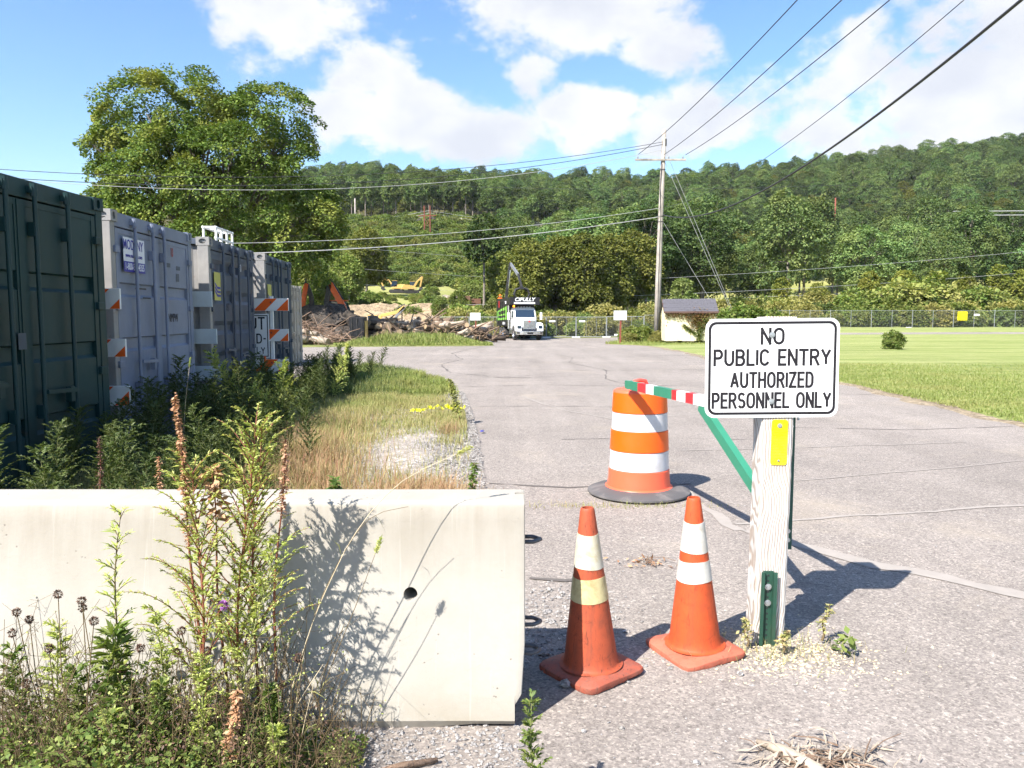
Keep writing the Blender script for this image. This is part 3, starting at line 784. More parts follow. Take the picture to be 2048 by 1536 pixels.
# ================================================================== concrete barrier
def build_barrier():
    root = thing('concrete_barrier', 'long pale concrete road barrier with a round hole, weeds growing before it', 'barrier', (0, 0, 0))
    L0, L1 = -3.62, .048
    # half-profiles (y, z): upright face with a softened shoulder and a foot slightly wider than the top
    prof = [(2.735, .0), (2.722, .03), (2.735, .12), (2.772, .30), (2.815, .55), (2.846, .74), (2.853, .782), (2.862, .800), (2.878, .810), (2.895, .812), (3.055, .812), (3.085, .795), (3.10, .76), (3.135, .55), (3.19, .28), (3.24, .08), (3.24, .0)]
    mb = MB(); n = len(prof); cy = 2.98
    stations = [(L0, 1.0), (L0 + .012, 1.0)] + [(L0 + .012 + (L1 - L0 - .05) * i / 24, 1.0) for i in range(1, 25)] + [(L1 - .014, .997), (L1 - .003, .985), (L1, .965)]
    rnd = random.Random(3)
    for si, (x, k) in enumerate(stations):
        for (y, z) in prof:
            yy = cy + (y - cy) * k; zz = z if k == 1.0 else .812 * .5 + (z - .812 * .5) * (k * .25 + .75)
            xx = x
            if z < .13 and x > L1 - .2:      # chipped lower corner
                if x > L1 - .02: xx = x - (.13 - z) * .62 - .006
                zz = zz + max(0, .02 - z) * .6
            mb.v.append((xx, yy + rnd.uniform(-.0012, .0012), zz))
    for i in range(len(stations) - 1):
        for j in range(n - 1):
            a = i * n + j; mb.f.append((a, a + 1, a + n + 1, a + n))
        mb.f.append((i * n + n - 1, i * n, (i + 1) * n, (i + 1) * n + n - 1))
    mb.f.append(tuple(reversed(range(n)))); mb.f.append(tuple(range((len(stations) - 1) * n, len(stations) * n)))
    body = mb.build('barrier_body', 'concrete', root, True, auto=24)
    # lifting hole, cut right through
    cut = MB().cyl((-.375, 2.4, .475), (-.375, 3.5, .475), .026, 20).build('cutter', 'concrete')
    md = body.modifiers.new('hole', 'BOOLEAN'); md.object = cut; md.solver = 'EXACT'
    notch = MB().box((L1 - .012, 2.99, .815), (.05, .03, .05)).build('cutter', 'concrete')
    md2 = body.modifiers.new('notch', 'BOOLEAN'); md2.object = notch; md2.solver = 'EXACT'
    dg = bpy.context.evaluated_depsgraph_get()
    me = bpy.data.meshes.new_from_object(body.evaluated_get(dg)); body.modifiers.clear(); body.data = me
    bpy.data.objects.remove(cut); bpy.data.objects.remove(notch)
    # connecting loops cast into the end
    for z, dx in ((.63, .045), (.30, .045), (.185, .042)):
        pts = [(L1 - .05, 2.95, z)] + [(L1 + dx - .012 + .03 * math.sin(R(a)), 2.985 - .035 * math.cos(R(a)), z + .004 * math.sin(R(a * 2))) for a in range(0, 181, 20)] + [(L1 - .05, 3.02, z)]
        MB().tube(pts, .0085, 8).build('steel_loop', 'rebar', root, True)
    return root
build_barrier()

# ================================================================== traffic cones
def build_cone(loc, rz, label, body_m, foot_m, coll, tilt):
    root = thing('traffic_cone', label, 'traffic cone', (loc[0], loc[1], .004), R(rz), 'traffic cones beside the barrier')
    root.rotation_euler = (R(tilt[0]), R(tilt[1]), R(rz))
    # square foot with rounded corners and a soft top edge
    foot = MB(); s, r = .165, .05; rings = [(s, .0), (s + .003, .010), (s + .001, .022), (s - .007, .028), (.118, .036)]
    N = 48; rnd = random.Random(loc[0])
    for ri, (hs_, z) in enumerate(rings):
        for k in range(N):
            a = 2 * math.pi * k / N + math.pi / 4; c, sn = math.cos(a), math.sin(a)
            if ri == 4: x, y = c * .118, sn * .118
            else:
                p = 9.0; q = (abs(c) ** p + abs(sn) ** p) ** (-1 / p); x, y = c * q * hs_, sn * q * hs_
                if ri == 0: x += rnd.uniform(-.003, .003); y += rnd.uniform(-.003, .003)
            foot.v.append((x, y, z + (.004 * math.sin(a * 3 + rz) if ri > 0 else 0)))
    for ri in range(4):
        for k in range(N):
            k2 = (k + 1) % N; foot.f.append((ri * N + k, ri * N + k2, (ri + 1) * N + k2, (ri + 1) * N + k))
    foot.f.append(tuple(reversed(range(N))))
    foot.build('foot', foot_m, root, True, auto=38)
    def rad(z): return .115 - (.115 - .0285) * (z - .036) / (.705 - .036)
    prof = [(.135, .0375), (.121, .041), (.1145, .05)] + [(rad(z), z) for z in np.linspace(.08, .69, 12)] + [(.0275, .7), (.025, .703), (.0205, .703), (.019, .66), (.03, .50)]
    MB().lathe(prof, 40).build('cone_body', body_m, root, True, auto=50)
    for (z0, z1, cm) in coll:
        c = MB(); n = 40; ph = z0 * 31
        zz = [z0, z0] + list(np.linspace(z0 + .001, z1 - .001, 5)) + [z1, z1]
        for i, z in enumerate(zz):
            out_ = 0.0 if i in (0, len(zz) - 1) else .0020
            for k in range(n):
                a = 2 * math.pi * k / n; rr = rad(z) + out_ + (.0004 * math.sin(a * 5 + z * 40) if out_ else -.001)
                c.v.append((rr * math.cos(a), rr * math.sin(a), z + .0025 * math.sin(a * 2 + ph + (1 if i > 4 else 0))))
        for i in range(len(zz) - 1):
            for k in range(n):
                k2 = (k + 1) % n; c.f.append((i * n + k, i * n + k2, (i + 1) * n + k2, (i + 1) * n + k))
        col = c.build('reflective_collar', cm, root, True, auto=25)
    return root
build_cone((.335, 3.185), 39, 'dirty faded orange traffic cone with yellowed collars close to the barrier end', 'cone_old', 'cone_foot_old', [(.455, .595, 'collar_mixed'), (.318, .415, 'collar_yellow')], (-1.0, -1.5))
build_cone((.82, 3.385), 25, 'brighter orange traffic cone with clean white collars beside the wooden sign post', 'cone_new', 'cone_foot', [(.465, .595, 'collar_white'), (.335, .425, 'collar_white')], (.5, -2.2))

# ================================================================== traffic drum
def build_drum():
    root = thing('traffic_drum', 'tall orange and white striped traffic drum on a black rubber ring', 'traffic drum', (1.075, 6.52, .004), R(20))
    def tread(p): return p
    ring = MB().lathe([(.24, .0), (.41, .0), (.432, .014), (.43, .026), (.37, .050), (.285, .062), (.245, .062), (.24, 0)], 56)
    ring.build('rubber_base', 'rubber_ring', root, True, auto=50)
    bands = [(.055, .215, .262, .254, 'drum_red'), (.215, .375, .249, .243, 'drum_white'), (.375, .545, .246, .239, 'drum_orange'), (.545, .695, .2345, .229, 'drum_white'), (.695, .862, .232, .224, 'drum_orange')]
    names = {'drum_red': 'lower_shell', 'drum_white': 'white_band', 'drum_orange': 'orange_band'}
    for i, (z0, z1, r0, r1, mm) in enumerate(bands):
        pr = [(r0 - .012, z0 - .002), (r0, z0 + .004), ((r0 + r1) / 2, (z0 + z1) / 2), (r1, z1 - .004), (r1 - .012, z1 + .002)]
        if i == 0: pr = [(r0 + .022, z0 + .004), (r0 + .020, z0 + .012), (r0 + .004, z0 + .018)] + pr[2:]
        MB().lathe(pr, 56).build(names[mm], mm, root, True, auto=60)
    MB().lathe([(.2225, .858), (.221, .870), (.205, .884), (.185, .888), (.09, .886), (.0, .886)], 56).build('domed_top', 'drum_red', root, True, auto=60)
    h = MB().tube([(-.065, 0, .88), (-.062, 0, .925), (-.05, 0, .95), (0, 0, .957), (.05, 0, .95), (.062, 0, .925), (.065, 0, .88)], .016, 10)
    h.build('handle', 'red_rag', root, True)
    return root
build_drum()

# ================================================================== timber post with the sign
def rounded_rect(w, h, r, n=6):
    P = []
    for cx, cz, a0 in ((w / 2 - r, h / 2 - r, 0), (-w / 2 + r, h / 2 - r, 90), (-w / 2 + r, -h / 2 + r, 180), (w / 2 - r, -h / 2 + r, 270)):
        P += [(cx + r * math.cos(R(a0 + 90 * i / n)), cz + r * math.sin(R(a0 + 90 * i / n))) for i in range(n + 1)]
    return P
def bolt_head(mb, x, y, z, r, t=.006):
    mb.cyl((x, y, z), (x, y - .002, z), r * 1.75, 18); mb.cyl((x, y - .002, z), (x, y - t, z), r, 6)
def build_sign_post():
    root = thing('sign_post', 'weathered white timber post carrying the NO PUBLIC ENTRY sign and yellow reflector', 'sign post', (1.178, 3.53, 0), R(-1.5))
    root.rotation_euler = (0, R(.55), R(-2.0))
    post = MB(); W = .071; D = .07; N = 26; rnd = random.Random(8)
    zs = [-.25 + i * (1.742 / N) for i in range(N + 1)]
    sec = [(-W, -D + .008), (-W + .01, -D), (-.02, -D), (.03, -D), (W - .01, -D), (W, -D + .008), (W, D - .008), (W - .008, D), (-W + .008, D), (-W, D - .008)]
    for z in zs:
        bx = .004 * math.sin(z * 2.1); q = 1 - .02 * math.sin(z * 3)
        for (x, y) in sec: post.v.append((x * q + bx + rnd.uniform(-.0012, .0012), y + rnd.uniform(-.0012, .0012), z + (rnd.uniform(-.006, .006) if z in (zs[0], zs[-1]) else 0)))
    n = len(sec)
    for i in range(N):
        for j in range(n): post.f.append((i * n + j, i * n + (j + 1) % n, (i + 1) * n + (j + 1) % n, (i + 1) * n + j))
    post.f.append(tuple(reversed(range(n)))); post.f.append(tuple(range(N * n, N * n + n)))
    post.build('timber', 'timber', root, False)
    # sign
    sw, sh, sy, sz = .590, .440, -.0765, 1.268
    sg = bpy.data.objects.new('sign_panel', bpy.data.meshes.new('sign_panel'))
    pn = MB().prism(rounded_rect(sw, sh, .042, 8), -.0015, .0015, 'y')
    sg = pn.build('sign_panel', 'sign_white', root, False)
    sg.location = (-.034, sy, sz); sg.rotation_euler = (0, R(-1.1), R(1.2))
    F = -.0021
    outer, inner = rounded_rect(sw - .026, sh - .026, .033, 10), rounded_rect(sw - .049, sh - .049, .024, 10)
    bd = MB(); k = len(outer)
    bd.v = [(p[0], F, p[1]) for p in outer] + [(p[0], F, p[1]) for p in inner]
    bd.f = [(i, (i + 1) % k, (i + 1) % k + k, i + k) for i in range(k)]
    bd.build('border', 'sign_black', sg, fix=False)
    lines = [('NO', .110, .064, .094, .020), ('PUBLIC ENTRY', .016, .064, .508, .0165), ('AUTHORIZED', -.083, .062, .358, .0145), ('PERSONNEL ONLY', -.174, .062, .520, .0140)]
    for txt, z, h, wid, gap in lines:
        gsum = gap * (len(txt) - 1); sx = (wid - gsum) / (line_width(txt, h, 1.0, 0))
        x = -line_width(txt, h, sx, gap) / 2
        for ch in txt:
            if ch != ' ':
                L = MB(); letter(L, ch, x, z, h, sx, h * .185, F); L.build('letter', 'sign_black', sg, fix=False)
            x += GLYPH[ch][0] * h / 6 * sx + gap
    for bx, bz in ((-.003, .148), (-.001, -.148)):
        b = MB(); bolt_head(b, bx, F - .0008, bz, .0072, .007); b.build('bolt', 'steel', sg)
    # yellow reflector plate
    rf = MB().prism(rounded_rect(.072, .205, .012, 4), -D - .0045, -D - .0015, 'y').build('reflector', 'yellow_refl', root)
    rf.location = (.012, 0, .935)
    for i in range(11): MB().box((0, -D - .0052, -.080 + i * .013), (.066, .0015, .007)).build('reflector_rib', 'yellow_refl', rf)
    for bz in (.076, -.082):
        b = MB(); bolt_head(b, -.001, -D - .0048, bz, .006 if bz > 0 else .003, .006); b.build('bolt', 'steel', rf)
    # buried green channel post bolted to the foot
    ch = MB()
    for x0, x1, y0, y1 in ((-.020, .020, -D - .012, -D - .006), (-.023, -.0195, -D - .030, -D - .006), (.0195, .023, -D - .030, -D - .006), (-.036, -.0205, -D - .032, -D - .028), (.0205, .036, -D - .032, -D - .028)):
        ch.bb(x0, x1, y0, y1, -.1, .345)
    chn = ch.build('channel_stake', 'green_steel', root, bevel=0); chn.location = (-.014, .004, 0); chn.rotation_euler = (0, 0, 0)
    for i in range(13): MB().cyl((0, -D - .0115, .325 - i * .0254), (0, -D - .0130, .325 - i * .0254), .0048, 10).build('stake_hole', 'seal', chn)
    for bz in (.272, .197):
        b = MB(); bolt_head(b, .001, -D - .0125, bz, .0085, .011); b.build('bolt', 'steel', chn)
    return root
build_sign_post()

# ================================================================== swing gate
def build_gate():
    root = thing('swing_gate', 'green swing gate arm with red and white bands resting over the drum', 'gate', (1.352, 3.76, 0))
    A = Vector((0, 0, 1.0)); tip = Vector((.935 - 1.352, 6.30 - 3.76, .945))
    d = tip - A
    segs = [(0, .06, 'gate_dark'), (.06, .20, 'gate_green'), (.20, .34, 'white_paint'), (.34, .40, 'gate_red'), (.40, .565, 'gate_green'), (.565, .60, 'white_paint'), (.60, .655, 'gate_red'), (.655, .83, 'gate_green'), (.83, .885, 'white_paint'), (.885, .945, 'gate_red'), (.945, 1.0, 'gate_dark')]
    # lengths along the arm measured from the hinge
    segs = [(0, .30, 'gate_green'), (.30, .345, 'gate_red'), (.345, .45, 'white_paint'), (.45, .50, 'gate_red'), (.50, .56, 'white_paint'), (.56, .595, 'gate_red'), (.595, .735, 'gate_green'), (.735, .80, 'white_paint'), (.80, .875, 'gate_red'), (.875, 1.0, 'gate_green')]
    for a, b, mm in segs:
        MB().bar(A + d * a, A + d * b, .042, .066).build({'gate_green': 'green_arm_section', 'gate_red': 'red_band', 'white_paint': 'white_band'}[mm], mm, root)
    MB().bar(A + d * .415 + Vector((0, 0, -.034)), Vector((0, .02, .43)), .042, .062).build('brace', 'gate_green', root)
    MB().bar((0, 0, .36), (0, 0, 1.03), .034, .05).build('hinge_bar', 'gate_dark', root)
    for z in (.41, .455, .97):
        MB().cyl((-.006, -.03, z), (-.006, -.04, z), .011, 6).build('bolt', 'steel', root)
    MB().box((-.05, -.002, .44), (.09, .03, .06)).build('hinge_bracket', 'gate_dark', root)
    MB().box((-.05, -.002, .94), (.09, .03, .06)).build('hinge_bracket', 'gate_dark', root)
    MB().tube([(.0, -.02, 1.005), (.012, -.03, 1.06), (.03, -.03, 1.0)], .007, 6).build('latch_chain', 'steel', root)
    return root
build_gate()

# ================================================================== shipping containers
def oval_face(mb, o, u, v, nrm_, w, h, rw, rh, depth, n=16):
    """rectangle w x h at o spanned by u, v with an oval recess pushed in along -nrm_"""
    o, u, v, nn = Vector(o), Vector(u), Vector(v), Vector(nrm_); c = o + u * w / 2 + v * h / 2; b0 = len(mb.v)
    outer, inner, deep = [], [], []
    for k in range(n):
        a = 2 * math.pi * (k + .5) / n; x, y = math.cos(a), math.sin(a)
        q = min(w / 2 / max(abs(x), 1e-6), h / 2 / max(abs(y), 1e-6))
        outer.append(c + u * x * q + v * y * q); inner.append(c + u * x * rw + v * y * rh); deep.append(inner[-1] - nn * depth)
    # square off the outer ring at the corners
    for cx, cy in ((1, 1), (-1, 1), (-1, -1), (1, -1)):
        tgt = c + u * cx * w / 2 + v * cy * h / 2; k = min(range(n), key=lambda i: (outer[i] - tgt).length); outer[k] = tgt
    mb.v += [tuple(p) for p in outer + inner + deep]
    for k in range(n):
        j = (k + 1) % n
        mb.f.append((b0 + k, b0 + j, b0 + n + j, b0 + n + k)); mb.f.append((b0 + n + k, b0 + n + j, b0 + 2 * n + j, b0 + 2 * n + k))
    mb.f.append(tuple(b0 + 2 * n + k for k in range(n)))

def build_container(label, near, far, paint, doors, H=2.59, rods=(.55, 1.05, 1.38, 1.92), z0=0., side='c_lit_side'):
    near, far = Vector(near), Vector(far); d = far - near; W = d.length; rz = math.atan2(-d.x, d.y)
    root = thing('shipping_container', label, 'shipping container', (near.x, near.y, z0), rz, 'shipping containers standing side by side')
    L = 6.06
    # shell: corrugated side nearest the viewer, plain far side, roof and end
    sh = MB(); pitch = .28; prof = []
    x = -.16
    while x > -L + .3:
        prof += [(x, .05), (x - .07, .05), (x - .14, .015), (x - .21, .015)]; x -= pitch
    n = len(prof); o = len(sh.v)
    for z in (.16, H - .12): sh.v += [(p[0], p[1], z) for p in prof]
    sh.f += [(o + i, o + i + 1, o + n + i + 1, o + n + i) for i in range(n - 1)]
    sh.bb(-L + .02, -.10, W - .05, W - .02, .16, H - .12)
    sh.bb(-L, -L + .05, .03, W - .03, .1, H - .1)
    sh.bb(-L, -.02, .02, W - .02, H - .075, H - .035)
    sh.bb(-L, -.03, .04, W - .04, .1, .16)
    sh.build('shell', side, root)
    fr = MB()
    fr.bb(-.16, -.01, W - .11, W, .11, H - .115)
    MB().bb(-.16, -.01, 0, .11, .11, H - .115).build('corner_post', side, root, bevel=.008)  # near post takes the lit-side colour, far post the door paint
    fr.bb(-.14, -.012, .11, W - .11, H - .16, H - .012)
    fr.bb(-.14, -.012, .11, W - .11, .03, .15)
    for y in (.0, W - .07):
        fr.bb(-L + .17, -.175, y, y + .07, H - .10, H - .02); fr.bb(-L + .17, -.175, y, y + .07, .02, .16)
    fr.build('frame', paint, root, bevel=.006)
    for y in (-.004, W - .158):
        for z in (0, H - .118):
            for xx in (-.175, -L):
                c = MB(); w, h, dd = .162, .118, .178
                p = Vector((xx, y, z))
                oval_face(c, p + Vector((dd, 0, 0)), (0, 1, 0), (0, 0, 1), (1, 0, 0), w, h, .030, .042, .06)
                oval_face(c, p, (1, 0, 0), (0, 0, 1), (0, -1, 0), dd, h, .050, .034, .06)
                c.add([p, p + Vector((dd, 0, 0)), p + Vector((dd, w, 0)), p + Vector((0, w, 0)), p + Vector((0, 0, h)), p + Vector((dd, 0, h)), p + Vector((dd, w, h)), p + Vector((0, w, h))], [(3, 2, 1, 0), (4, 5, 6, 7), (2, 3, 7, 6), (3, 0, 4, 7)])
                c.build('corner_casting', side if y < 1 else paint, root, fix=False)
    MB().bb(-.085, -.075, .11, W - .11, .15, H - .16).build('door_gasket', 'seal', root)
    mid = W / 2
    for leaf, (y0, y1) in enumerate(((.125, mid - .012), (mid + .012, W - .125))):
        dz0, dz1 = .165, H - .175
        p = MB()
        hgt = dz1 - dz0
        if doors == 'recess':
            P = [(dz0, 0)]
            for c in (.20, .46, .72):
                zc = dz0 + hgt * c; P += [(zc - .085, 0), (zc - .055, -.032), (zc + .055, -.032), (zc + .07, 0)]
            P += [(dz1, 0)]
        elif doors == 'corrugated':
            P = [(dz0, 0)]
            for c in (.14, .34, .54, .74, .93):
                zc = dz0 + hgt * c; P += [(zc - .16, 0), (zc - .10, -.036), (zc - .02, -.036), (zc + .045, 0)]
            P += [(dz1, 0)]
        else:
            P = [(dz0, 0)]
            for c in (.34, .68):
                zc = dz0 + hgt * c; P += [(zc - .02, 0), (zc - .012, -.012), (zc + .012, -.012), (zc + .02, 0)]
            P += [(dz1, 0)]
        o = len(p.v)
        for (z, xx) in P: p.v += [(-.022 + xx, y0 + .06, z), (-.022 + xx, y1 - .06, z)]
        p.f += [(o + 2 * i, o + 2 * i + 1, o + 2 * i + 3, o + 2 * i + 2) for i in range(len(P) - 1)]
        p.bb(-.06, -.015, y0, y0 + .062, dz0, dz1); p.bb(-.06, -.015, y1 - .062, y1, dz0, dz1)
        p.bb(-.06, -.0165, y0 + .062, y1 - .062, dz0, dz0 + .05); p.bb(-.06, -.0165, y0 + .062, y1 - .062, dz1 - .05, dz1)
        dr = p.build('door', paint, root, fix=True)
        for k in range(4):
            zc = dz0 + hgt * (.10 + .267 * k); yy = y0 - .07 if leaf == 0 else y1 - .04
            MB().bb(-.03, .016, yy, yy + .11, zc - .035, zc + .035).build('hinge', paint, dr, bevel=.006)
    MB().bb(-.02, -.008, mid - .045, mid + .045, .17, H - .18).build('lap_strip', paint, root)
    for y in rods:
        rd = MB().cyl((.035, y, .06), (.035, y, H - .05), .0185, 12).build('lock_rod', paint, root, True, auto=50)
        for z in (H - .09, .10): MB().box((.012, y, z), (.05, .07, .05)).cyl((.03, y, z - .05), (.03, y, z + .05), .028, 8).build('rod_cam', paint, rd)
        for z in (H - .40, .72): MB().box((.010, y, z), (.052, .056, .11)).build('rod_keeper', paint, rd)
    for i in range(0, len(rods) - 1, 2):
        ya, yb = rods[i], rods[min(i + 1, len(rods) - 1)]
        zc = 1.0 - .12 * (i // 2)
        MB().bar((.062, ya, zc), (.062, ya + .42 * (1 if i == 0 else 1), zc - .02), .022, .034).build('handle', paint, root)
        MB().box((.04, ya + .36, zc - .05), (.05, .06, .13)).build('handle_catch', paint, root)
    return root
TX = (R(90), 0, R(90))
c1 = build_container('dark green shipping container nearest the camera, filling the left edge', (-3.86, 5.00), (-3.845, 7.44), 'c_green', 'recess', rods=(.42, .98, 1.34, 1.80), side='c_green')
c2 = build_container('pale grey shipping container with a white and blue phone-number placard', (-4.10, 8.08), (-4.27, 10.52), 'c_grey', 'recess', rods=(.52, 1.02, 1.36))
c3 = build_container('slate grey shipping container with ribbed doors and torn yellow sticker, third in the row', (-4.20, 10.93), (-4.385, 13.36), 'c_slate', 'corrugated')
c4 = build_container('blue grey shipping container behind the striped barricade, fourth in the row', (-4.33, 13.80), (-4.55, 16.22), 'c_blue', 'plain', rods=(.5, .95, 1.22, 1.9))
c5 = build_container('small dusty white shipping container standing beyond the blue grey one', (-6.62, 22.9), (-6.78, 25.3), 'c_beige', 'corrugated', H=2.44)
# placard and stencils
def on_door(root, name, mat, y, z, w, h, x=.002): return MB().bb(x - .0016, x, y - w / 2, y + w / 2, z - h / 2, z + h / 2).build(name, mat, root)
pl = on_door(c2, 'placard', 'decal_white', .53, 2.155, .56, .36, .012)
on_door(pl, 'placard_stripe', 'decal_blue', .53, 2.025, .56, .11, .0135)
text_mesh('MOD', .150, 'lettering', 'decal_blue', pl, (.0140, .385, 2.255), TX, .80, bold=.0015)
text_mesh('NY', .150, 'lettering', 'decal_blue', pl, (.0140, .685, 2.255), TX, .80, bold=.0015)
text_mesh('www.mo', .062, 'lettering', 'decal_blue', pl, (.0140, .40, 2.145), TX, .9, bold=.001)
text_mesh('.com', .062, 'lettering', 'decal_blue', pl, (.0140, .68, 2.145), TX, .9, bold=.001)
text_mesh('1-800-5', .105, 'lettering', 'decal_white', pl, (.0152, .40, 2.025), TX, .78, bold=.002)
text_mesh('-4355', .105, 'lettering', 'decal_white', pl, (.0152, .69, 2.025), TX, .78, bold=.002)
text_mesh('NMPW', .15, 'stencil_lettering', 'stencil', c2, (-.018, 1.72, 1.47), TX, .72)
text_mesh('10', .16, 'stencil_lettering', 'decal_red', c2, (-.018, 1.75, 2.28), TX, .6)
for y, z, w_, h_ in ((1.62, 2.12, .12, .05), (1.95, 2.10, .13, .05), (1.92, 1.98, .10, .10)): on_door(c2, 'faded_stencil', 'c_slate', y, z, w_, h_, -.0155)
on_door(c2, 'label_frame', 'stencil', .70, 1.80, .30, .018, .001); on_door(c2, 'label_frame', 'stencil', .86, 1.70, .22, .015, .001)
for root, y, z, w_, h_ in ((c3, .33, 1.92, .30, .40), (c4, .30, 1.83, .32, .46)):
    st = on_door(root, 'torn_sticker', 'decal_yellow', y, z, w_, h_, .004)
    a = MB()
    for i in range(3):
        zz = z - .02 - i * .055; a.add([(.0052, y - w_ * .45, zz + .05 - i * .0), (.0052, y - w_ * .05, zz - .02), (.0052, y + w_ * .46, zz - .02), (.0052, y + w_ * .46, zz + .012), (.0052, y, zz + .015), (.0052, y - w_ * .45, zz + .085)], [(0, 1, 4, 5), (1, 2, 3, 4)])
    a.build('sticker_mark', 'decal_blue', st, fix=False)
text_mesh('197', .17, 'stencil_lettering', 'stencil', c3, (-.012, .86, 1.62), TX, .72)
text_mesh('0', .17, 'stencil_lettering', 'decal_white', c3, (-.012, 1.66, 2.25), TX, .72)
MB().bb(-.012, -.006, 1.02, 1.03, .2, .1).build('door_mark', 'stencil', c1)
on_door(c1, 'number_plate', 'c_dark', 1.14, 1.30, .10, .13, .004)

# white pipe rack lying on the third container's roof
def build_rack():
    root = thing('pipe_rack', 'white tubular rack lying on the roof of the third container', 'rack', (-4.85, 12.95, 2.585), R(4))
    for y in (0, .3, .6, .92):
        MB().cyl((0, y, 0), (0, y, .36), .02, 8).build('upright', 'white_paint', root)
        MB().cyl((-.2, y, .36), (.02, y, .36), .018, 8).build('cross_tube', 'white_paint', root)
    for x, z in ((0, .36), (-.2, .36), (0, .19)):
        MB().cyl((x, -.05, z), (x, .96, z), .02, 8).build('rail', 'white_paint', root)
    for y in (0, .92): MB().cyl((-.2, y, 0), (-.2, y, .36), .02, 8).build('upright', 'white_paint', root)
build_rack()

# ================================================================== striped barricades between the containers
def clip_x(poly, xa, xb):
    for s, lim in ((1, xa), (-1, xb)):
        outp = []
        for i, p in enumerate(poly):
            q = poly[(i + 1) % len(poly)]; pi, qi = s * (p[0] - lim) >= 0, s * (q[0] - lim) >= 0
            if pi: outp.append(p)
            if pi != qi:
                t = (lim - p[0]) / (q[0] - p[0]); outp.append((lim, p[1] + (q[1] - p[1]) * t))
        poly = outp
        if not poly: return []
    return poly
def build_barricade(label, loc, rz, W, striped, planks, sign=None, post_in=.32):
    root = thing('barricade', label, 'barricade', loc, R(rz), 'barricades stored between the containers')
    for px_ in (-post_in, -W + post_in):
        up = MB(); up.bb(px_ - .025, px_ + .025, 0, .05, -.02, 1.84)
        u = up.build('upright', 'white_paint', root)
        MB().bb(px_ - .03, px_ + .03, -.45, .5, 0, .05).build('skid', 'white_paint', u)
    for i, (z0, z1, x0, x1) in enumerate(planks):
        b = MB().bb(x0, x1, -.03, -.002, z0, z1).build('plank', 'white_paint' if striped else 'barr_back', root, bevel=.004)
        if striped:
            h = z1 - z0; x = x0 - h; k = 0
            while x < x1:
                poly = clip_x([(x, z0 + .004), (x + .20, z0 + .004), (x + .20 + h, z1 - .004), (x + h, z1 - .004)], x0 + .004, x1 - .004)
                if len(poly) > 2:
                    s = MB(); s.v = [(p[0], -.0318, p[1]) for p in poly]; s.f = [tuple(range(len(poly)))]
                    s.build('orange_stripe', 'barr_orange', b, fix=False)
                x += .40; k += 1
        MB().cyl((-post_in, -.032, (z0 + z1) / 2 + .04), (-post_in, -.042, (z0 + z1) / 2 + .04), .013, 8).build('bolt', 'stencil', b)
    if sign:
        x0, x1, z0, z1 = sign
        sg = MB().bb(x0, x1, -.040, -.034, z0, z1).build('sign_panel', 'sign_white', root)
        w_, h_ = x1 - x0 - .05, z1 - z0 - .05; cx, cz = (x0 + x1) / 2, (z0 + z1) / 2
        bd = MB()
        for a, b, c_, e in ((x0 + .02, x1 - .02, z1 - .036, z1 - .02), (x0 + .02, x1 - .02, z0 + .02, z0 + .036), (x0 + .02, x0 + .036, z0 + .036, z1 - .036), (x1 - .036, x1 - .02, z0 + .036, z1 - .036)): bd.bb(a, b, -.0425, -.0412, c_, e)
        bd.build('border', 'sign_black', sg)
        for txt, hz_, zz in (('UT', .19, 1.275), ('AD-', .15, 1.03), ('LY', .11, .84)):
            gap = .055 * hz_ / .2; x = x1 - .085 - line_width(txt, hz_, .86, gap) + (.02 if txt == 'AD-' else 0)
            for ch in txt:
                L = MB(); letter(L, ch, x, zz, hz_, .86, hz_ * .15, -.0425); L.build('letter', 'sign_black', sg, fix=False)
                x += GLYPH[ch][0] * hz_ / 6 * .86 + gap
    return root
build_barricade('orange and white striped barricade with a black lettered panel, before the blue grey container', (-3.87, 13.60, 0), -1.5, 2.4, True, [(1.585, 1.80, -2.4, 0), (1.06, 1.27, -.35, -.01), (.535, .75, -2.4, -.02)], (-1.25, -.345, .77, 1.53), .31)
build_barricade('barricade showing only its orange and white plank ends beside the pale grey container', (-3.885, 7.80, 0), 1, 1.9, True, [(1.565, 1.77, -1.9, 0), (1.09, 1.27, -1.9, .035), (.60, .80, -1.9, .055)], None, .55)
build_barricade('unstriped grey-backed barricade poking out between the pale grey and slate containers', (-4.05, 10.74, 0), 0, 1.9, False, [(1.62, 1.83, -1.9, -.05), (1.115, 1.32, -1.9, 0), (.61, .81, -1.9, .04)], None, .75)

# short orange marker stake in the weeds by the third container
st = thing('marker_stake', 'thin orange topped stake standing in weeds before the slate container', 'stake', (-3.9, 12.3, 0))
MB().cyl((0, 0, 0), (0, 0, .62), .012, 6).build('stake_shaft', 'zinc', st)
MB().cyl((0, 0, .62), (0, 0, .86), .018, 6).build('stake_head', 'barr_orange', st)

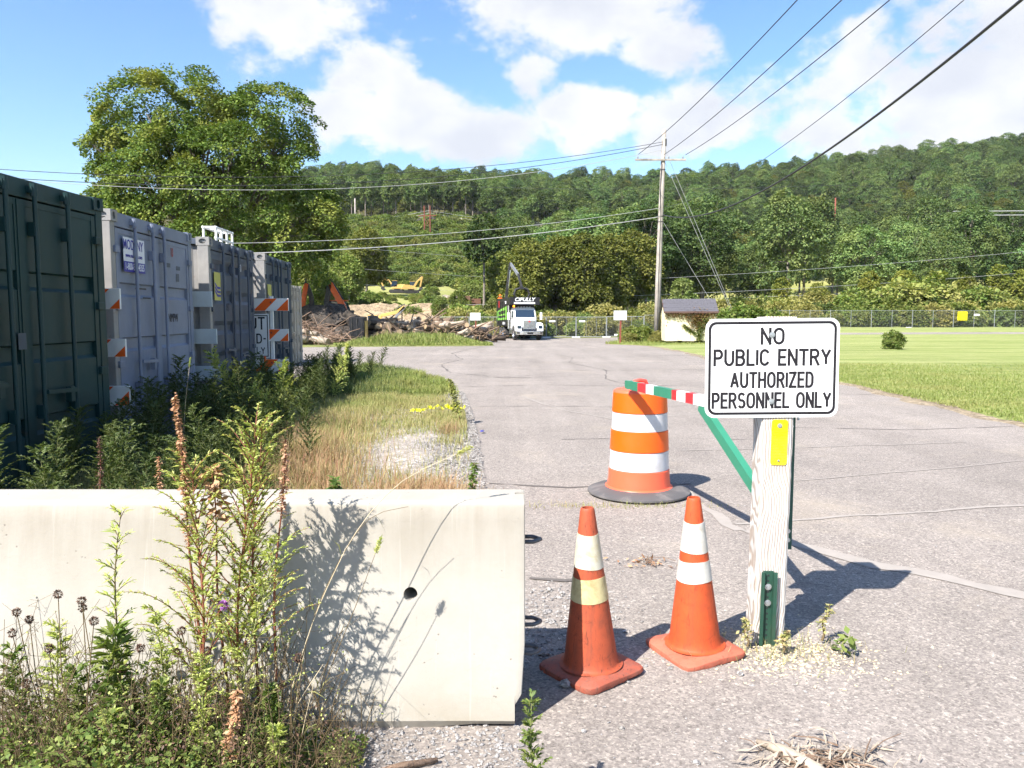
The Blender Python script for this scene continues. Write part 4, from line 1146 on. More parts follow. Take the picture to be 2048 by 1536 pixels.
# ================================================================== utility pole and its lines
PX, PY = 9.45, 51.0
def build_pole():
    root = thing('utility_pole', 'tall weathered wooden utility pole with one crossarm beside the cream shed', 'utility pole', (PX, PY, -.2))
    MB().tube([(0, 0, 0), (.05, 0, 4.0), (.14, 0, 8.5), (.27, 0, 13.55)], [.205, .19, .165, .125], 14).build('pole_shaft', 'pole_wood', root, True)
    arm = MB().box((.03, -.17, 11.62), (3.25, .10, .12)).build('crossarm', 'pole_wood', root, bevel=.01)
    for x in (-1.42, .55, 1.45):
        MB().lathe([(.012, 0), (.05, .02), (.03, .05), (.06, .08), (.03, .11), (.035, .15), (.0, .16)], 10, (x, -.17, 11.69)).build('insulator', 'ex_grey', arm, True)
    MB().cyl((.36, -.05, 12.5), (.36, -.05, 12.95), .07, 10).build('fuse_tube', 'ex_dark', root)
    MB().lathe([(.02, 0), (.06, .03), (.05, .07), (.0, .09)], 10, (.36, -.05, 12.95)).build('insulator', 'decal_white', root, True)
    MB().tube([(-.02, -.19, 0), (.02, -.19, 4), (.10, -.17, 8.2), (.02, -.19, 9.8), (.12, -.17, 11.4)], .022, 6).build('ground_wire', 'wire', root)
    for z in (7.7, 8.05, 11.0): MB().lathe([(.178, 0), (.186, .02), (.178, .05)], 14, (.13 + (z - 8) * .026, 0, z)).build('pole_band', 'wire', root)
build_pole()
def cable(label, a, b, sag, r, mat, name='overhead_cable', n=36, group='overhead lines', mid=None, spiral=0):
    a, b = Vector(a), Vector(b); pts = []
    for i in range(n + 1):
        t = i / n; p = a.lerp(b, t); p.z -= sag * 4 * t * (1 - t); pts.append(p)
    o = MB().tube(pts, r, 6, cap=False).build(name, mat, None, True, fix=False)
    return tag(o, label, 'cable', group)
top = (PX + .25, PY)
# towards the camera, over the drive
cable('left of three thin lines running from the crossarm overhead to the top edge', (PX - 1.40, PY - .2, 11.75), (8.35, -8, 11.6), 1.15, .017, 'wire')
cable('middle of three thin lines running from the crossarm overhead to the top edge', (PX + .2, PY - .2, 11.7), (9.15, -8, 11.55), 1.15, .017, 'wire')
cable('right one of three thin lines running from the crossarm overhead to the top edge', (PX + 1.62, PY - .2, 11.72), (10.55, -8, 11.6), 1.15, .017, 'wire')
def cable_pts(label, P, r, mat, n=40, twist=0):
    """cable whose sag passes three surveyed points"""
    P = [Vector(p) for p in P]; ys = [p.y for p in P]; pts = []
    for i in range(n + 1):
        y = ys[0] + (ys[-1] - ys[0]) * i / n; q = Vector((0, 0, 0))
        for j, p in enumerate(P):
            k = 1.
            for l, p2 in enumerate(P):
                if l != j: k *= (y - p2.y) / (p.y - p2.y)
            q += p * k
        pts.append(q)
    o = MB().tube(pts, r, 8, cap=False).build('overhead_cable', mat, None, True, fix=False)
    return tag(o, label, 'cable', 'overhead lines')
cable_pts('thick dark bundled cable sweeping from low on the pole to the upper right corner', [(PX + .25, PY - .15, 7.95), (9.45, 22.2, 6.55), (9.5, 10.5, 8.1)], .032, 'wire')
cable_pts('single thin line sagging from the pole above the thick bundled cable to the top right', [(PX + .25, PY - .15, 8.45), (9.7, 24.0, 7.75), (9.9, 8.0, 9.6)], .010, 'wire')
# away to the left, in front of the maple
for i, (za, zb, sg, r) in enumerate(((12.55, 8.75, 1.55, .016), (12.40, 8.45, 1.75, .018), (12.05, 8.55, 1.9, .014))):
    cable(('top', 'middle', 'lowest')[i] + ' of three lines running from the pole top left across the big maple', (PX + .2, PY - .1, za), (-31, 36, zb), sg, r, 'wire' if i < 2 else 'wire_pale')
cable('upper pale line running left from the pole to behind the containers', (PX + .1, PY - .1, 8.4), (-31, 36, 5.3), 1.25, .016, 'wire_pale')
cable('lower thick pale cable running left from the pole to behind the containers', (PX + .1, PY - .1, 7.85), (-31, 36, 4.6), 1.15, .026, 'wire_pale')
for i, (za, ex, ey) in enumerate(((12.3, 15.6, 52.5), (11.5, 15.4, 52.0), (7.6, 14.6, 51.5))):
    cable(('outer long', 'inner long', 'short low')[i] + ' guy wire slanting down right from the utility pole', (PX + .25, PY, za), (ex, ey, 0), 0, .012, 'wire_pale', 'guy_wire', 6, 'guy wires')
# distant lines on the slope
for i, (a, b, sg) in enumerate((((2, 98, 3.6), (95, 118, 9.6), .8), ((2, 98, 5.4), (95, 118, 13.0), .8), ((-10, 98, 2.8), (95, 118, 7.2), .6))):
    cable(('middle', 'top', 'bottom')[i] + ' of three far lines crossing before the woods at right', a, b, sg, .022, 'wire_pale')
for i, (a, b) in enumerate((((-32, 105, 11.0), (18, 130, 7.6)), ((-32, 105, 8.2), (12, 130, 5.0)), ((-32, 105, 6.2), (8, 130, 2.6)))):
    a = (a[0], a[1], a[2] + 0.6); cable(('highest', 'middle', 'lowest')[i] + ' of three pale lines slanting down across the brushy slope', a, (b[0], b[1], b[2] + 2.4), .5, .018, 'wire_pale')
cable('dark far line crossing the woods left of the brown pole', (-60, 262, 46), (104, 250, 42.5), 2.0, .05, 'wire'); cable('dark far line crossing the woods right of the brown pole', (104, 250, 42.5), (240, 262, 45), 2.0, .05, 'wire')
for i in range(3):
    cable(('upper', 'middle', 'lower')[i] + ' pale transmission line left of the brown lattice frame', (-52, 250, 31.6 - i * .9), (-26, 250, 34.6 - i * .8), .6, .04, 'wire_pale')
    cable(('upper', 'middle', 'lower')[i] + ' pale transmission line right of the brown lattice frame', (-26, 250, 34.6 - i * .8), (20, 262, 31.8 - i * .9), 1.0, .04, 'wire_pale')
for i in range(2): cable(('upper', 'lower')[i] + ' bright rail line beyond the woods at the far right edge', (98, 176, 24.6 - i * .9), (150, 178, 25.2 - i * .9), 0, .10, 'wire_pale')
# far poles
def far_frame():
    x, y = -22.0, 205; z = hz1(x, y); root = thing('transmission_frame', 'rust brown two-legged transmission frame high on the brushy slope', 'pylon', (x, y, z - 1))
    for dx, zb in ((-.7, -1), (.8, -1)): MB().cyl((dx, 0, zb), (dx, 0, 10.6), .15, 8).build('leg', 'rust_post', root)
    MB().bar((-2.2, 0, 8.0), (2.4, 0, 8.1), .16, .2).build('crossarm', 'rust_post', root)
    MB().bar((-.7, 0, 7.6), (.8, 0, 5.0), .08, .08).build('brace', 'rust_post', root); MB().bar((.8, 0, 7.6), (-.7, 0, 5.0), .08, .08).build('brace', 'rust_post', root)
far_frame()
for x, y, h, lab, mm in ((-50.5, 255, 9, 'pale bare pole standing at the wood edge right of the big maple', 'pole_wood'), (102, 250, 20, 'rust brown pole rising among the hillside trees at right', 'rust_post')):
    o = MB().tube([(x, y, hz1(x, y) - 1), (x, y, hz1(x, y) + h)], [.30, .22], 8).build('far_pole', mm, None, True); tag(o, lab, 'pole')

# ================================================================== garden shed
def build_shed():
    x0, y0 = 9.15, 46.6
    root = thing('garden_shed', 'small cream board shed with a dark shingle roof and creeper', 'shed', (x0, y0, -.03), R(-4))
    W, D, E, T = 2.95, 2.0, 1.80, 2.48
    rnd = random.Random(4)
    MB().bb(.03, W - .03, .03, D - .03, .05, E + .02).build('wall_core', 'shed_wall', root)
    nb = 12
    for i in range(nb):
        a, b = W * i / nb + .006, W * (i + 1) / nb - .006
        MB().bb(a, b, -.012 + rnd.uniform(-.004, .004), .028, .02 + rnd.uniform(0, .04), E).build('board', 'shed_wall', root)
    nb = 7
    for side, xs_ in (('l', -.012), ('r', W - .016)):
        for i in range(nb):
            a, b = D * i / nb + .006, D * (i + 1) / nb - .006; c = (a + b) / 2
            zt = E + (T - E) * (1 - abs(c - D / 2) / (D / 2)) - .04
            MB().bb(xs_, xs_ + .028, a, b, .02 + rnd.uniform(0, .04), zt).build('board', 'shed_wall', root)
    rf = MB()
    for s in (0, 1):
        yy0, yy1 = (-.16, D / 2) if s == 0 else (D + .16, D / 2)
        z0_ = E - .10
        rf.add([(-.12, yy0, z0_), (W + .12, yy0, z0_), (W + .12, yy1, T), (-.12, yy1, T), (-.12, yy0, z0_ + .05), (W + .12, yy0, z0_ + .05), (W + .12, yy1, T + .05), (-.12, yy1, T + .05)], [(0, 1, 2, 3), (4, 5, 6, 7), (0, 1, 5, 4), (1, 2, 6, 5), (2, 3, 7, 6), (3, 0, 4, 7)])
    r = rf.build('roof', 'shed_roof', root)
    sl = math.atan2(T - E + .10, D / 2 + .16); nrow = 6
    for k in range(nrow):
        f = (k + .5) / nrow; yy = -.16 + (D / 2 + .16) * f; zz = E - .10 + (T - E + .10) * f + .062
        m_ = 9
        for j in range(m_):
            xa = -.12 + (W + .24) * (j + (.5 if k % 2 else 0)) / m_; xb = min(W + .12, xa + (W + .24) / m_ - .012)
            if xb - xa < .05: continue
            MB().box(((xa + xb) / 2, yy, zz + rnd.uniform(0, .006)), (xb - xa, (D / 2 + .16) / math.cos(sl) / nrow - .008, .014), (sl, 0, 0)).build('shingle', 'shed_roof', r)
    MB().bb(-.12, W + .12, -.185, -.165, E - .12, E - .01).build('fascia', 'shed_trim', root)
    for s in (-.125, W + .105):
        MB().bar((s + .01, -.17, E - .09), (s + .01, D / 2, T + .01), .03, .09).build('barge_board', 'shed_trim', root)
    MB().bb(.02, .07, -.03, -.013, .9, .98).build('hasp', 'rust_post', root)
    MB().bb(-.03, -.013, .55, .68, .95, .99).build('hasp', 'rust_post', root)
    return root
SHED = build_shed()

# ================================================================== small notices on posts
for x, y, lab in ((-2.75, 59.0, 'small white notice on a rusty post beside the log pile'), (6.55, 47.3, 'small white notice on a rusty red post at the lawn tip')):
    z = float(gz(x, y)); root = thing('notice_post', lab, 'notice', (x, y, z), 0, 'small notices on posts')
    h = 1.75 if x > 0 else 1.95
    MB().bar((0, 0, -.1), (.02, 0, h + .1), .10, .10).build('stake', 'rust_post', root)
    b = MB().box((-.02, -.075, h), (.78, .03, .56)).build('board', 'sign_white', root)
    q = MB()
    for i in range(3): q.box((-.02, -.092, h + .12 - i * .13), (.5 - .1 * i, .004, .04))
    q.build('faint_print', 'decal_white', b)

# ================================================================== fences
def wire_sheet(mb, x0, x1, z0, z1, y=0, step=.14, r=.002):
    n = int((x1 - x0 + z1 - z0) / step)
    for i in range(n):
        s = x0 - (z1 - z0) + i * step
        for sg in (1, -1):
            P = []
            for t_ in (0, 1):
                xx = s + (z1 - z0) * t_ if sg > 0 else s + (z1 - z0) * (1 - t_); P.append((xx, z0 + (z1 - z0) * t_))
            c = clip_x([P[0], P[1]], x0, x1)
            if len(c) >= 2 and abs(c[0][0] - c[1][0]) > 1e-4:
                a, b = c[0], c[1]; mb.bar((a[0], y, a[1]), (b[0], y, b[1]), r * 2, r * 2)
def panel(label, a, b, z):
    a, b = Vector(a), Vector(b); L = (b - a).length; ang = math.atan2(b.y - a.y, b.x - a.x)
    root = thing('fence_panel', label, 'fence', (a.x, a.y, z), ang, 'temporary chain-link panels across the end of the yard')
    for x in (.03, L - .03): MB().cyl((x, 0, .05), (x, 0, 1.95), .028, 8).build('post', 'zinc', root)
    for x in (L / 3, 2 * L / 3): MB().cyl((x, 0, .1), (x, 0, 1.9), .013, 6).build('stiffener', 'zinc', root)
    for zz in (.12, 1.93): MB().cyl((.03, 0, zz), (L - .03, 0, zz), .024, 8).build('rail', 'zinc', root)
    m_ = MB(); wire_sheet(m_, .05, L - .05, .14, 1.9); o = m_.build('wire_mesh', 'zinc', root, fix=False); o['kind'] = 'stuff'
    MB().box((.0, 0, .05), (.75, .3, .12)).build('foot_block', 'decal_white', root)
    return root
FP = [(-7.8, 73.5), (-4.0, 73.2), (-.6, 73.0), (3.2, 72.8), (5.95, 72.6), (8.75, 72.4), (12.2, 72.3), (15.4, 72.9)]
nm = ['leftmost', 'second', 'third', 'fourth', 'fifth', 'sixth', 'rightmost']
for i, (a, b) in enumerate(zip(FP, FP[1:])):
    p_ = panel(nm[i] + ' grey chain-link fence panel across the yard end, counted from the log pile', a, b, hz1(a[0], a[1]))
    if i in (3, 4): MB().box((.55, -.04, 1.55), (.55, .02, .16)).build('tag_plate', 'sign_white', p_)
    if i == 5: MB().box((1.0, -.04, .25), (.55, .02, .14)).build('tag_plate', 'sign_white', p_)
def long_fence():
    root = thing('chain_link_fence', 'long grey chain-link fence along the far side of the lawn', 'fence', (24.0, 87.0, 0))
    n = 20; sp = 2.28
    for i in range(n):
        z = hz1(24 + i * sp, 87)
        MB().cyl((i * sp, 0, z - .1), (i * sp, 0, z + (2.0 if i % 2 else 1.9)), .034 if i % 2 else .024, 8).build('post', 'zinc', root)
    MB().tube([(i * sp, 0, hz1(24 + i * sp, 87) + 1.93) for i in range(n)], .020, 6).build('top_rail', 'zinc', root)
    mm = MB(); wire_sheet(mm, 0, (n - 1) * sp, hz1(40, 87) + .08, hz1(40, 87) + 1.9, 0, .16, .002); o = mm.build('wire_mesh', 'zinc', root, fix=False); o['kind'] = 'stuff'
    for x, zz in ((12.2, .12), (20.1, .15), (27.6, 1.6)): MB().box((x, -.06, zz), (.62, .02, .2)).build('tag_plate', 'sign_white', root)
long_fence()
o = MB().box((50.0, 86.9, hz1(50, 87) + 1.33), (1.05, .03, .95)).build('warning_board', 'yellow_sign'); tag(o, 'square yellow board hung on the far chain-link fence', 'sign')

# ================================================================== tipper truck
def wheel(root, x, y, z, r, w, nm_='wheel', dual=False):
    wl = bpy.data.objects.new(nm_, None); COL.objects.link(wl); wl.parent = root; wl.location = (x, y, z)
    s = 1 if x > 0 else -1
    prof = [(r * .55, -w / 2), (r * .92, -w / 2), (r, -w / 2 + .04), (r, w / 2 - .04), (r * .92, w / 2), (r * .55, w / 2)]
    ty = MB().lathe(prof, 24).build('tyre', 'rubber', wl, True, auto=40); ty.rotation_euler = (0, R(90), 0)
    rm = MB().lathe([(0, .02 * s), (r * .2, .06 * s), (r * .25, .02 * s), (r * .45, -.03 * s), (r * .57, w / 2 * s * .9), (r * .57, -w / 2 * s)], 20).build('rim', 'chrome', wl, True, auto=40); rm.rotation_euler = (0, R(90), 0)
def build_truck():
    root = thing('tipper_truck', 'white cab tipper truck with black and lime body and grapple crane', 'truck', (1.45, 65.2, -.55), R(11))
    r = .52
    for x in (-1.02, 1.02): wheel(root, x, 1.05, r, r, .30)
    for y in (5.6, 6.95):
        for x in (-.98, .98): wheel(root, x, y, r, r, .52)
    fr = MB(); fr.bb(-.45, -.3, .3, 8.4, .72, .98); fr.bb(.3, .45, .3, 8.4, .72, .98); fr.bb(-.45, .45, 7.9, 8.4, .7, .95); fr.build('chassis', 'truck_black', root)
    # hood: lofted sections
    hd = MB(); S = [(.05, .62, 1.03, 1.50), (.12, .68, .98, 1.60), (.9, .80, .95, 1.74), (1.75, .98, .92, 1.86)]
    for (y, hw, z0, z1) in S: hd.v += [(-hw, y, z0), (-hw, y, z1 - .22), (-hw * .82, y, z1), (hw * .82, y, z1), (hw, y, z1 - .22), (hw, y, z0)]
    for i in range(3):
        for j in range(5): hd.f.append((i * 6 + j, i * 6 + j + 1, (i + 1) * 6 + j + 1, (i + 1) * 6 + j))
    hd.f += [tuple(range(6))]; hd.build('hood', 'truck_white', root, True, auto=40)
    gl = MB().bb(-.53, .53, -.02, .06, .92, 1.66).build('grille', 'chrome', root, bevel=.03)
    for i in range(9): MB().bb(-.46 + i * .105, -.40 + i * .105, -.03, -.018, .98, 1.6).build('grille_bar', 'ex_grey', gl)
    MB().box((0, -.04, 1.58), (.12, .03, .12)).build('badge', 'gate_red', gl)
    for s in (-1, 1):
        fd = MB(); pts = [(-.15, .78), (-.12, 1.20), (.15, 1.42), (.9, 1.50), (1.45, 1.42), (1.72, 1.10), (1.72, .86), (1.58, 1.02), (1.35, 1.20), (.8, 1.22), (.55, 1.05), (.45, .78)]
        fd.prism([(p[0], p[1]) for p in pts], s * .66, s * 1.17, 'x'); f = fd.build('fender', 'truck_white', root, bevel=.03)
        MB().box((s * .90, -.145, 1.12), (.30, .06, .22)).build('headlight', 'glass', f, bevel=.02)
    bp = MB().prism([(-1.17, .02), (-1.12, -.20), (-.6, -.30), (.6, -.30), (1.12, -.20), (1.17, .02)], .48, .80, 'z').build('bumper', 'chrome', root, bevel=.03)
    MB().bb(-.24, .24, -.315, -.302, .54, .68).build('number_plate', 'truck_black', bp)
    for s in (-1, 1): MB().bb(s * .95 - .14, s * .95 + .14, -.25, -.2, .55, .72).build('fog_lamp', 'stencil', bp)
    # cab
    cb = MB(); C = [(-.98, 1.70, 1.0), (-.98, 1.70, 1.86), (-.90, 2.05, 2.62), (-.80, 2.25, 2.78)]
    sec = [(1.70, 1.00, .98), (1.70, 1.84, .98), (2.02, 2.60, .93), (2.20, 2.76, .84), (3.20, 2.78, .86), (3.30, 2.60, .95), (3.30, .95, .98)]
    for s in (-1, 1): cb.v += [(s * hw, y, z) for (y, z, hw) in sec]
    n = len(sec); cb.f += [tuple(range(n)), tuple(reversed(range(n, 2 * n)))] + [(i, (i + 1) % n, (i + 1) % n + n, i + n) for i in range(n)]
    cab = cb.build('cab', 'truck_white', root, bevel=.03)
    ws = MB().add([(-.84, 1.735, 1.93), (.84, 1.735, 1.93), (.80, 1.985, 2.545), (-.80, 1.985, 2.545)], [(0, 1, 2, 3)])
    ws.v = [(x, y - .03, z) for x, y, z in ws.v]; ws.build('windscreen', 'glass', cab)
    for s in (-1, 1):
        sw = MB().add([(s * .995, 1.98, 1.92), (s * .995, 2.85, 1.92), (s * .965, 2.80, 2.48), (s * .965, 2.15, 2.48)], [(0, 1, 2, 3)]); sw.build('side_window', 'glass', cab)
        mr = MB().box((s * 1.42, 1.85, 2.02), (.20, .12, .62)).build('mirror', 'truck_white', cab, bevel=.02)
        MB().cyl((s * 1.0, 1.85, 1.82), (s * 1.40, 1.85, 1.82), .02, 6).build('mirror_arm', 'truck_black', mr)
        MB().bb(s * .85 - .2, s * .85 + .2, 2.0, 3.6, .50, .95).build('fuel_tank' if s > 0 else 'battery_step', 'chrome', root, bevel=.05)
    for x in (-.5, -.25, 0, .25, .5): MB().box((x, 2.15, 2.80), (.10, .08, .05)).build('marker_lamp', 'decal_white', cab)
    MB().lathe([(.0, .16), (.07, .15), (.09, 0), (0, 0)], 10, (-.86, 2.35, 2.80)).build('amber_beacon', 'amber', cab, True)
    MB().cyl((-1.12, 3.42, .9), (-1.12, 3.42, 2.95), .075, 10).build('exhaust_stack', 'chrome', root)
    # tipping body with a board over the cab
    bd = MB(); y0, y1, hw, z0, z1 = 3.55, 8.75, 1.24, 1.12, 3.62
    bd.bb(-hw, hw, y0, y1, z0, z0 + .12); bd.bb(-hw, -hw + .08, y0, y1, z0 + .12, z1); bd.bb(hw - .08, hw, y0, y1, z0 + .12, z1); bd.bb(-hw + .08, hw - .08, y0, y0 + .08, z0 + .12, z1); bd.bb(-hw + .08, hw - .08, y1 - .08, y1, z0 + .12, z1 - .4)
    body = bd.build('tipper_body', 'truck_black', root)
    for y in (4.4, 5.6, 6.8, 8.0): MB().bb(-hw - .05, -hw - .002, y - .05, y + .05, z0, z1 - .3).build('rib', 'truck_black', body)
    for s in (-1, 1):
        gp = MB().add([(s * (hw + .012), 3.62, 1.72), (s * (hw + .012), 8.6, 1.62), (s * (hw + .012), 8.6, 2.45), (s * (hw + .012), 3.62, 2.90)], [(0, 1, 2, 3)]).build('lime_panel', 'truck_green', body)
        lt = MB()
        for i, (ya, yb, za, zb) in enumerate(((4.2, 5.0, 2.25, 2.55), (5.1, 6.4, 2.2, 2.5), (6.5, 7.6, 2.15, 2.42), (4.2, 5.6, 1.9, 2.08), (5.8, 7.8, 1.86, 2.04))): lt.bb(s * (hw + .014), s * (hw + .018), ya, yb, za, zb)
        lt.build('panel_print', 'truck_black', gp)
        MB().bb(s * (hw + .012), s * (hw + .016), 3.8, 4.6, 3.1, 3.34).build('side_print', 'decal_white', body); MB().bb(s * (hw + .012), s * (hw + .016), 7.2, 7.6, 2.8, 3.4).build('side_badge', 'gate_red', body)
        MB().bb(s * (hw + .012), s * (hw + .016), 4.3, 5.6, 1.28, 1.5).build('side_print', 'decal_white', body)
    cp = MB(); cp.bb(-1.28, 1.28, 1.75, 3.50, 3.02, 3.10); cp.bb(-1.28, 1.28, 1.70, 1.80, 2.98, 3.62); cp.bb(-1.28, -1.20, 1.80, 3.5, 3.10, 3.60); cp.bb(1.20, 1.28, 1.80, 3.5, 3.10, 3.60)
    hb = cp.build('cab_guard', 'truck_black', root)
    text_mesh('CIPULLY', .42, 'lettering', 'sign_white', hb, (-.06, 1.692, 3.42), (R(90), 0, 0), 1.1, .25, .012)
    MB().bb(-.98, .86, 1.690, 1.694, 3.06, 3.20).build('sub_lettering', 'decal_white', hb)
    # grapple crane folded behind the cab
    cr = bpy.data.objects.new('grapple_crane', None); COL.objects.link(cr); cr.parent = root
    MB().bar((-.35, 8.95, .9), (-.35, 8.95, 3.6), .34, .34).build('mast', 'ex_dark', cr)
    MB().bar((-.35, 8.9, 3.4), (.05, 8.6, 7.0), .22, .34).build('boom', 'ex_dark', cr)
    MB().bar((.05, 8.6, 6.9), (.30, 6.2, 5.75), .16, .26).build('jib', 'ex_grey', cr)
    MB().bar((.30, 6.2, 5.75), (.46, 5.4, 4.6), .14, .20).build('jib_extension', 'ex_dark', cr)
    MB().cyl((-.20, 8.75, 4.2), (.02, 8.4, 6.3), .06, 8).build('ram', 'chrome', cr)
    gp = MB()
    for s in (-1, 1): gp.tube([(.46, 5.4, 4.55), (.46 + s * .55, 5.4, 4.40), (.46 + s * .72, 5.4, 3.95), (.46 + s * .45, 5.4, 3.55)], [.10, .12, .10, .04], 8)
    gp.box((.46, 5.4, 4.55), (.4, .3, .22)); gp.build('grapple', 'ex_dark', cr)
    for s in (-1,): MB().bar((s * 1.15, 8.9, .9), (s * 1.5, 8.95, 0.02), .14, .14).build('stabiliser', 'ex_dark', cr)
    MB().bb(-1.15, -.55, 8.85, 9.4, 3.05, 3.15).build('operator_seat', 'ex_dark', cr); MB().bar((-.85, 9.1, .9), (-.85, 9.1, 3.06), .16, .16).build('seat_column', 'ex_dark', cr)
    return root
TRUCK = build_truck()

# operator: one skinned body, seated facing the camera
def build_person():
    J = {'hip': (0, 0, .12, .17), 'waist': (0, 0, .30, .16), 'chest': (0, .01, .48, .185), 'neck': (0, 0, .66, .07), 'head': (0, -.02, .78, .105), 'crown': (0, -.01, .88, .085),
         'shl': (-.20, 0, .58, .085), 'ell': (-.30, -.06, .34, .06), 'hal': (-.20, -.28, .26, .045), 'shr': (.20, 0, .58, .085), 'elr': (.31, -.06, .34, .06), 'har': (.20, -.28, .26, .045),
         'knl': (-.13, -.42, .14, .09), 'fol': (-.13, -.44, -.30, .06), 'tol': (-.13, -.58, -.34, .045), 'knr': (.13, -.42, .14, .09), 'for': (.13, -.44, -.30, .06), 'tor': (.13, -.58, -.34, .045)}
    E_ = [('hip', 'waist'), ('waist', 'chest'), ('chest', 'neck'), ('neck', 'head'), ('head', 'crown'), ('chest', 'shl'), ('shl', 'ell'), ('ell', 'hal'), ('chest', 'shr'), ('shr', 'elr'), ('elr', 'har'), ('hip', 'knl'), ('knl', 'fol'), ('fol', 'tol'), ('hip', 'knr'), ('knr', 'for'), ('for', 'tor')]
    ks = list(J); me = bpy.data.meshes.new('person'); me.from_pydata([J[k][:3] for k in ks], [(ks.index(a), ks.index(b)) for a, b in E_], [])
    o = bpy.data.objects.new('person', me); COL.objects.link(o)
    o.modifiers.new('skin', 'SKIN'); sv = me.skin_vertices[0].data
    for i, k in enumerate(ks): sv[i].radius = (J[k][3], J[k][3]); sv[i].use_root = (k == 'hip')
    sb = o.modifiers.new('sub', 'SUBSURF'); sb.levels = 2; sb.render_levels = 2
    dg = bpy.context.evaluated_depsgraph_get(); m2 = bpy.data.meshes.new_from_object(o.evaluated_get(dg)); o.modifiers.clear(); o.data = m2
    m2.materials.clear(); m2.materials.append(M['hi_vis']); m2.materials.append(M['skin']); m2.materials.append(M['ex_dark'])
    for p in m2.polygons:
        p.use_smooth = True; c = p.center
        p.material_index = 1 if c.z > .66 else (2 if (c.z < .2 and c.y < -.1) or c.z < .1 else 0)
    hat = MB().lathe([(.135, .82), (.132, .86), (.115, .93), (.07, .97), (0, .98)], 16).build('hard_hat', 'hi_vis', o, True)
    tag(o, 'person in an orange high-visibility top seated high at the back of the truck', 'person')
    mw = Matrix.Translation(TRUCK.location) @ Matrix.Rotation(R(11), 4, 'Z')
    o.location = mw @ Vector((-.85, 9.05, 3.08)); o.rotation_euler = (0, 0, R(11))
build_person()

# ================================================================== excavators
def excavator(label, loc, rz, paint, boom, stick, sc=1.0, tool='bucket', stick_m=None, grp='excavators on the site'):
    root = thing('excavator', label, 'excavator', loc, R(rz), grp); root.scale = (sc, sc, sc)
    for s in (-1, 1):
        MB().prism([(-1.9, .25), (-1.6, .0), (1.6, .0), (1.9, .25), (1.9, .62), (1.6, .85), (-1.6, .85), (-1.9, .62)], s * .75, s * 1.3, 'y').build('track', 'ex_dark', root, bevel=.03)
    MB().cyl((0, 0, .5), (0, 0, 1.05), .75, 16).build('turntable', 'ex_dark', root)
    hs_ = MB().prism([(-2.2, 1.05), (1.25, 1.05), (1.25, 1.5), (.4, 1.9), (-1.0, 2.15), (-2.1, 2.1), (-2.3, 1.6)], -1.2, 1.2, 'y').build('house', paint, root, bevel=.05)
    cb = MB().prism([(-.15, 1.5), (1.3, 1.5), (1.35, 2.0), (1.0, 2.95), (-.15, 3.0)], .25, 1.2, 'y').build('cab', 'glass', root, bevel=.04)
    MB().bb(-.2, 1.08, .22, 1.23, 2.98, 3.06).build('cab_roof', paint, cb)
    def arm(name, pts, w0, w1, mat):
        mb = MB(); n = len(pts)
        for i in range(n - 1):
            f = i / (n - 1); mb.bar((pts[i][0], 0, pts[i][1]), (pts[i + 1][0], 0, pts[i + 1][1]), .34, w0 + (w1 - w0) * f)
        return mb.build(name, mat, root, bevel=.03)
    arm('boom', boom, .46, .34, paint); arm('stick', stick, .34, .24, stick_m or paint)
    MB().cyl((boom[0][0] + .35, .25, boom[0][1] - .3), (boom[len(boom) // 2][0], .25, boom[len(boom) // 2][1]), .07, 8).build('ram', 'ex_dark', root)
    MB().cyl((boom[-2][0], 0, boom[-2][1] + .5), (stick[0][0], 0, stick[0][1] + .35), .06, 8).build('ram', 'ex_dark', root)
    e = stick[-1]
    if tool == 'bucket':
        MB().prism([(e[0] - .1, e[1] + .2), (e[0] + .55, e[1] + .1), (e[0] + .6, e[1] - .5), (e[0] + .1, e[1] - .9), (e[0] - .6, e[1] - .75), (e[0] - .2, e[1] - .35)], -.5, .5, 'y').build('bucket', 'ex_dark', root, bevel=.02)
    else:
        g_ = MB()
        for s in (-1, 1): g_.tube([(e[0], 0, e[1]), (e[0] + s * .6, 0, e[1] - .3), (e[0] + s * .65, 0, e[1] - .9), (e[0] + s * .2, 0, e[1] - 1.3)], [.13, .15, .12, .05], 8)
        g_.build('grapple', 'ex_dark', root)
    return root
zy = lambda x, y: hz1(x, y)
excavator('orange excavator with folded boom standing behind dark boulders', (-12.9, 55.5, zy(-12.9, 55.5)), 0, 'ex_orange', [(1.35, 1.2), (.95, 2.6), (.05, 4.2)], [(.05, 4.2), (-.2, 3.0), (-.25, 1.7)], 1.0, 'grapple', 'ex_dark')
excavator('orange excavator mostly hidden behind the dusty white container', (-16.6, 58.5, zy(-16.6, 58.5)), 10, 'ex_orange', [(.9, 1.6), (1.0, 3.0), (1.25, 4.4)], [(1.25, 4.4), (1.6, 3.4), (1.65, 2.2)], 1.0, 'grapple', 'ex_dark')
excavator('yellow excavator with grey stick reaching down behind the log heap', (-15.4, 84.0, zy(-15.4, 84) - 1.0), 0, 'ex_yellow', [(.9, 1.6), (1.6, 3.0), (3.6, 3.4), (4.6, 4.1)], [(4.6, 4.1), (3.5, 2.9), (3.2, .8)], .85, 'bucket', 'ex_grey')
excavator('left of two pale yellow excavators parked on the green slope', (-19.0, 130, zy(-19, 130)), 180, 'ex_yellow', [(.9, 1.6), (2.2, 3.2), (3.4, 3.6)], [(3.4, 3.6), (3.9, 2.6), (3.4, 1.5)], .66)
excavator('right of two pale yellow excavators parked on the green slope', (-16.6, 129, zy(-16.6, 129)), 15, 'ex_yellow', [(.7, 1.6), (1.6, 3.0), (2.9, 4.2)], [(2.9, 4.2), (2.5, 2.7), (2.3, 1.5)], .66)

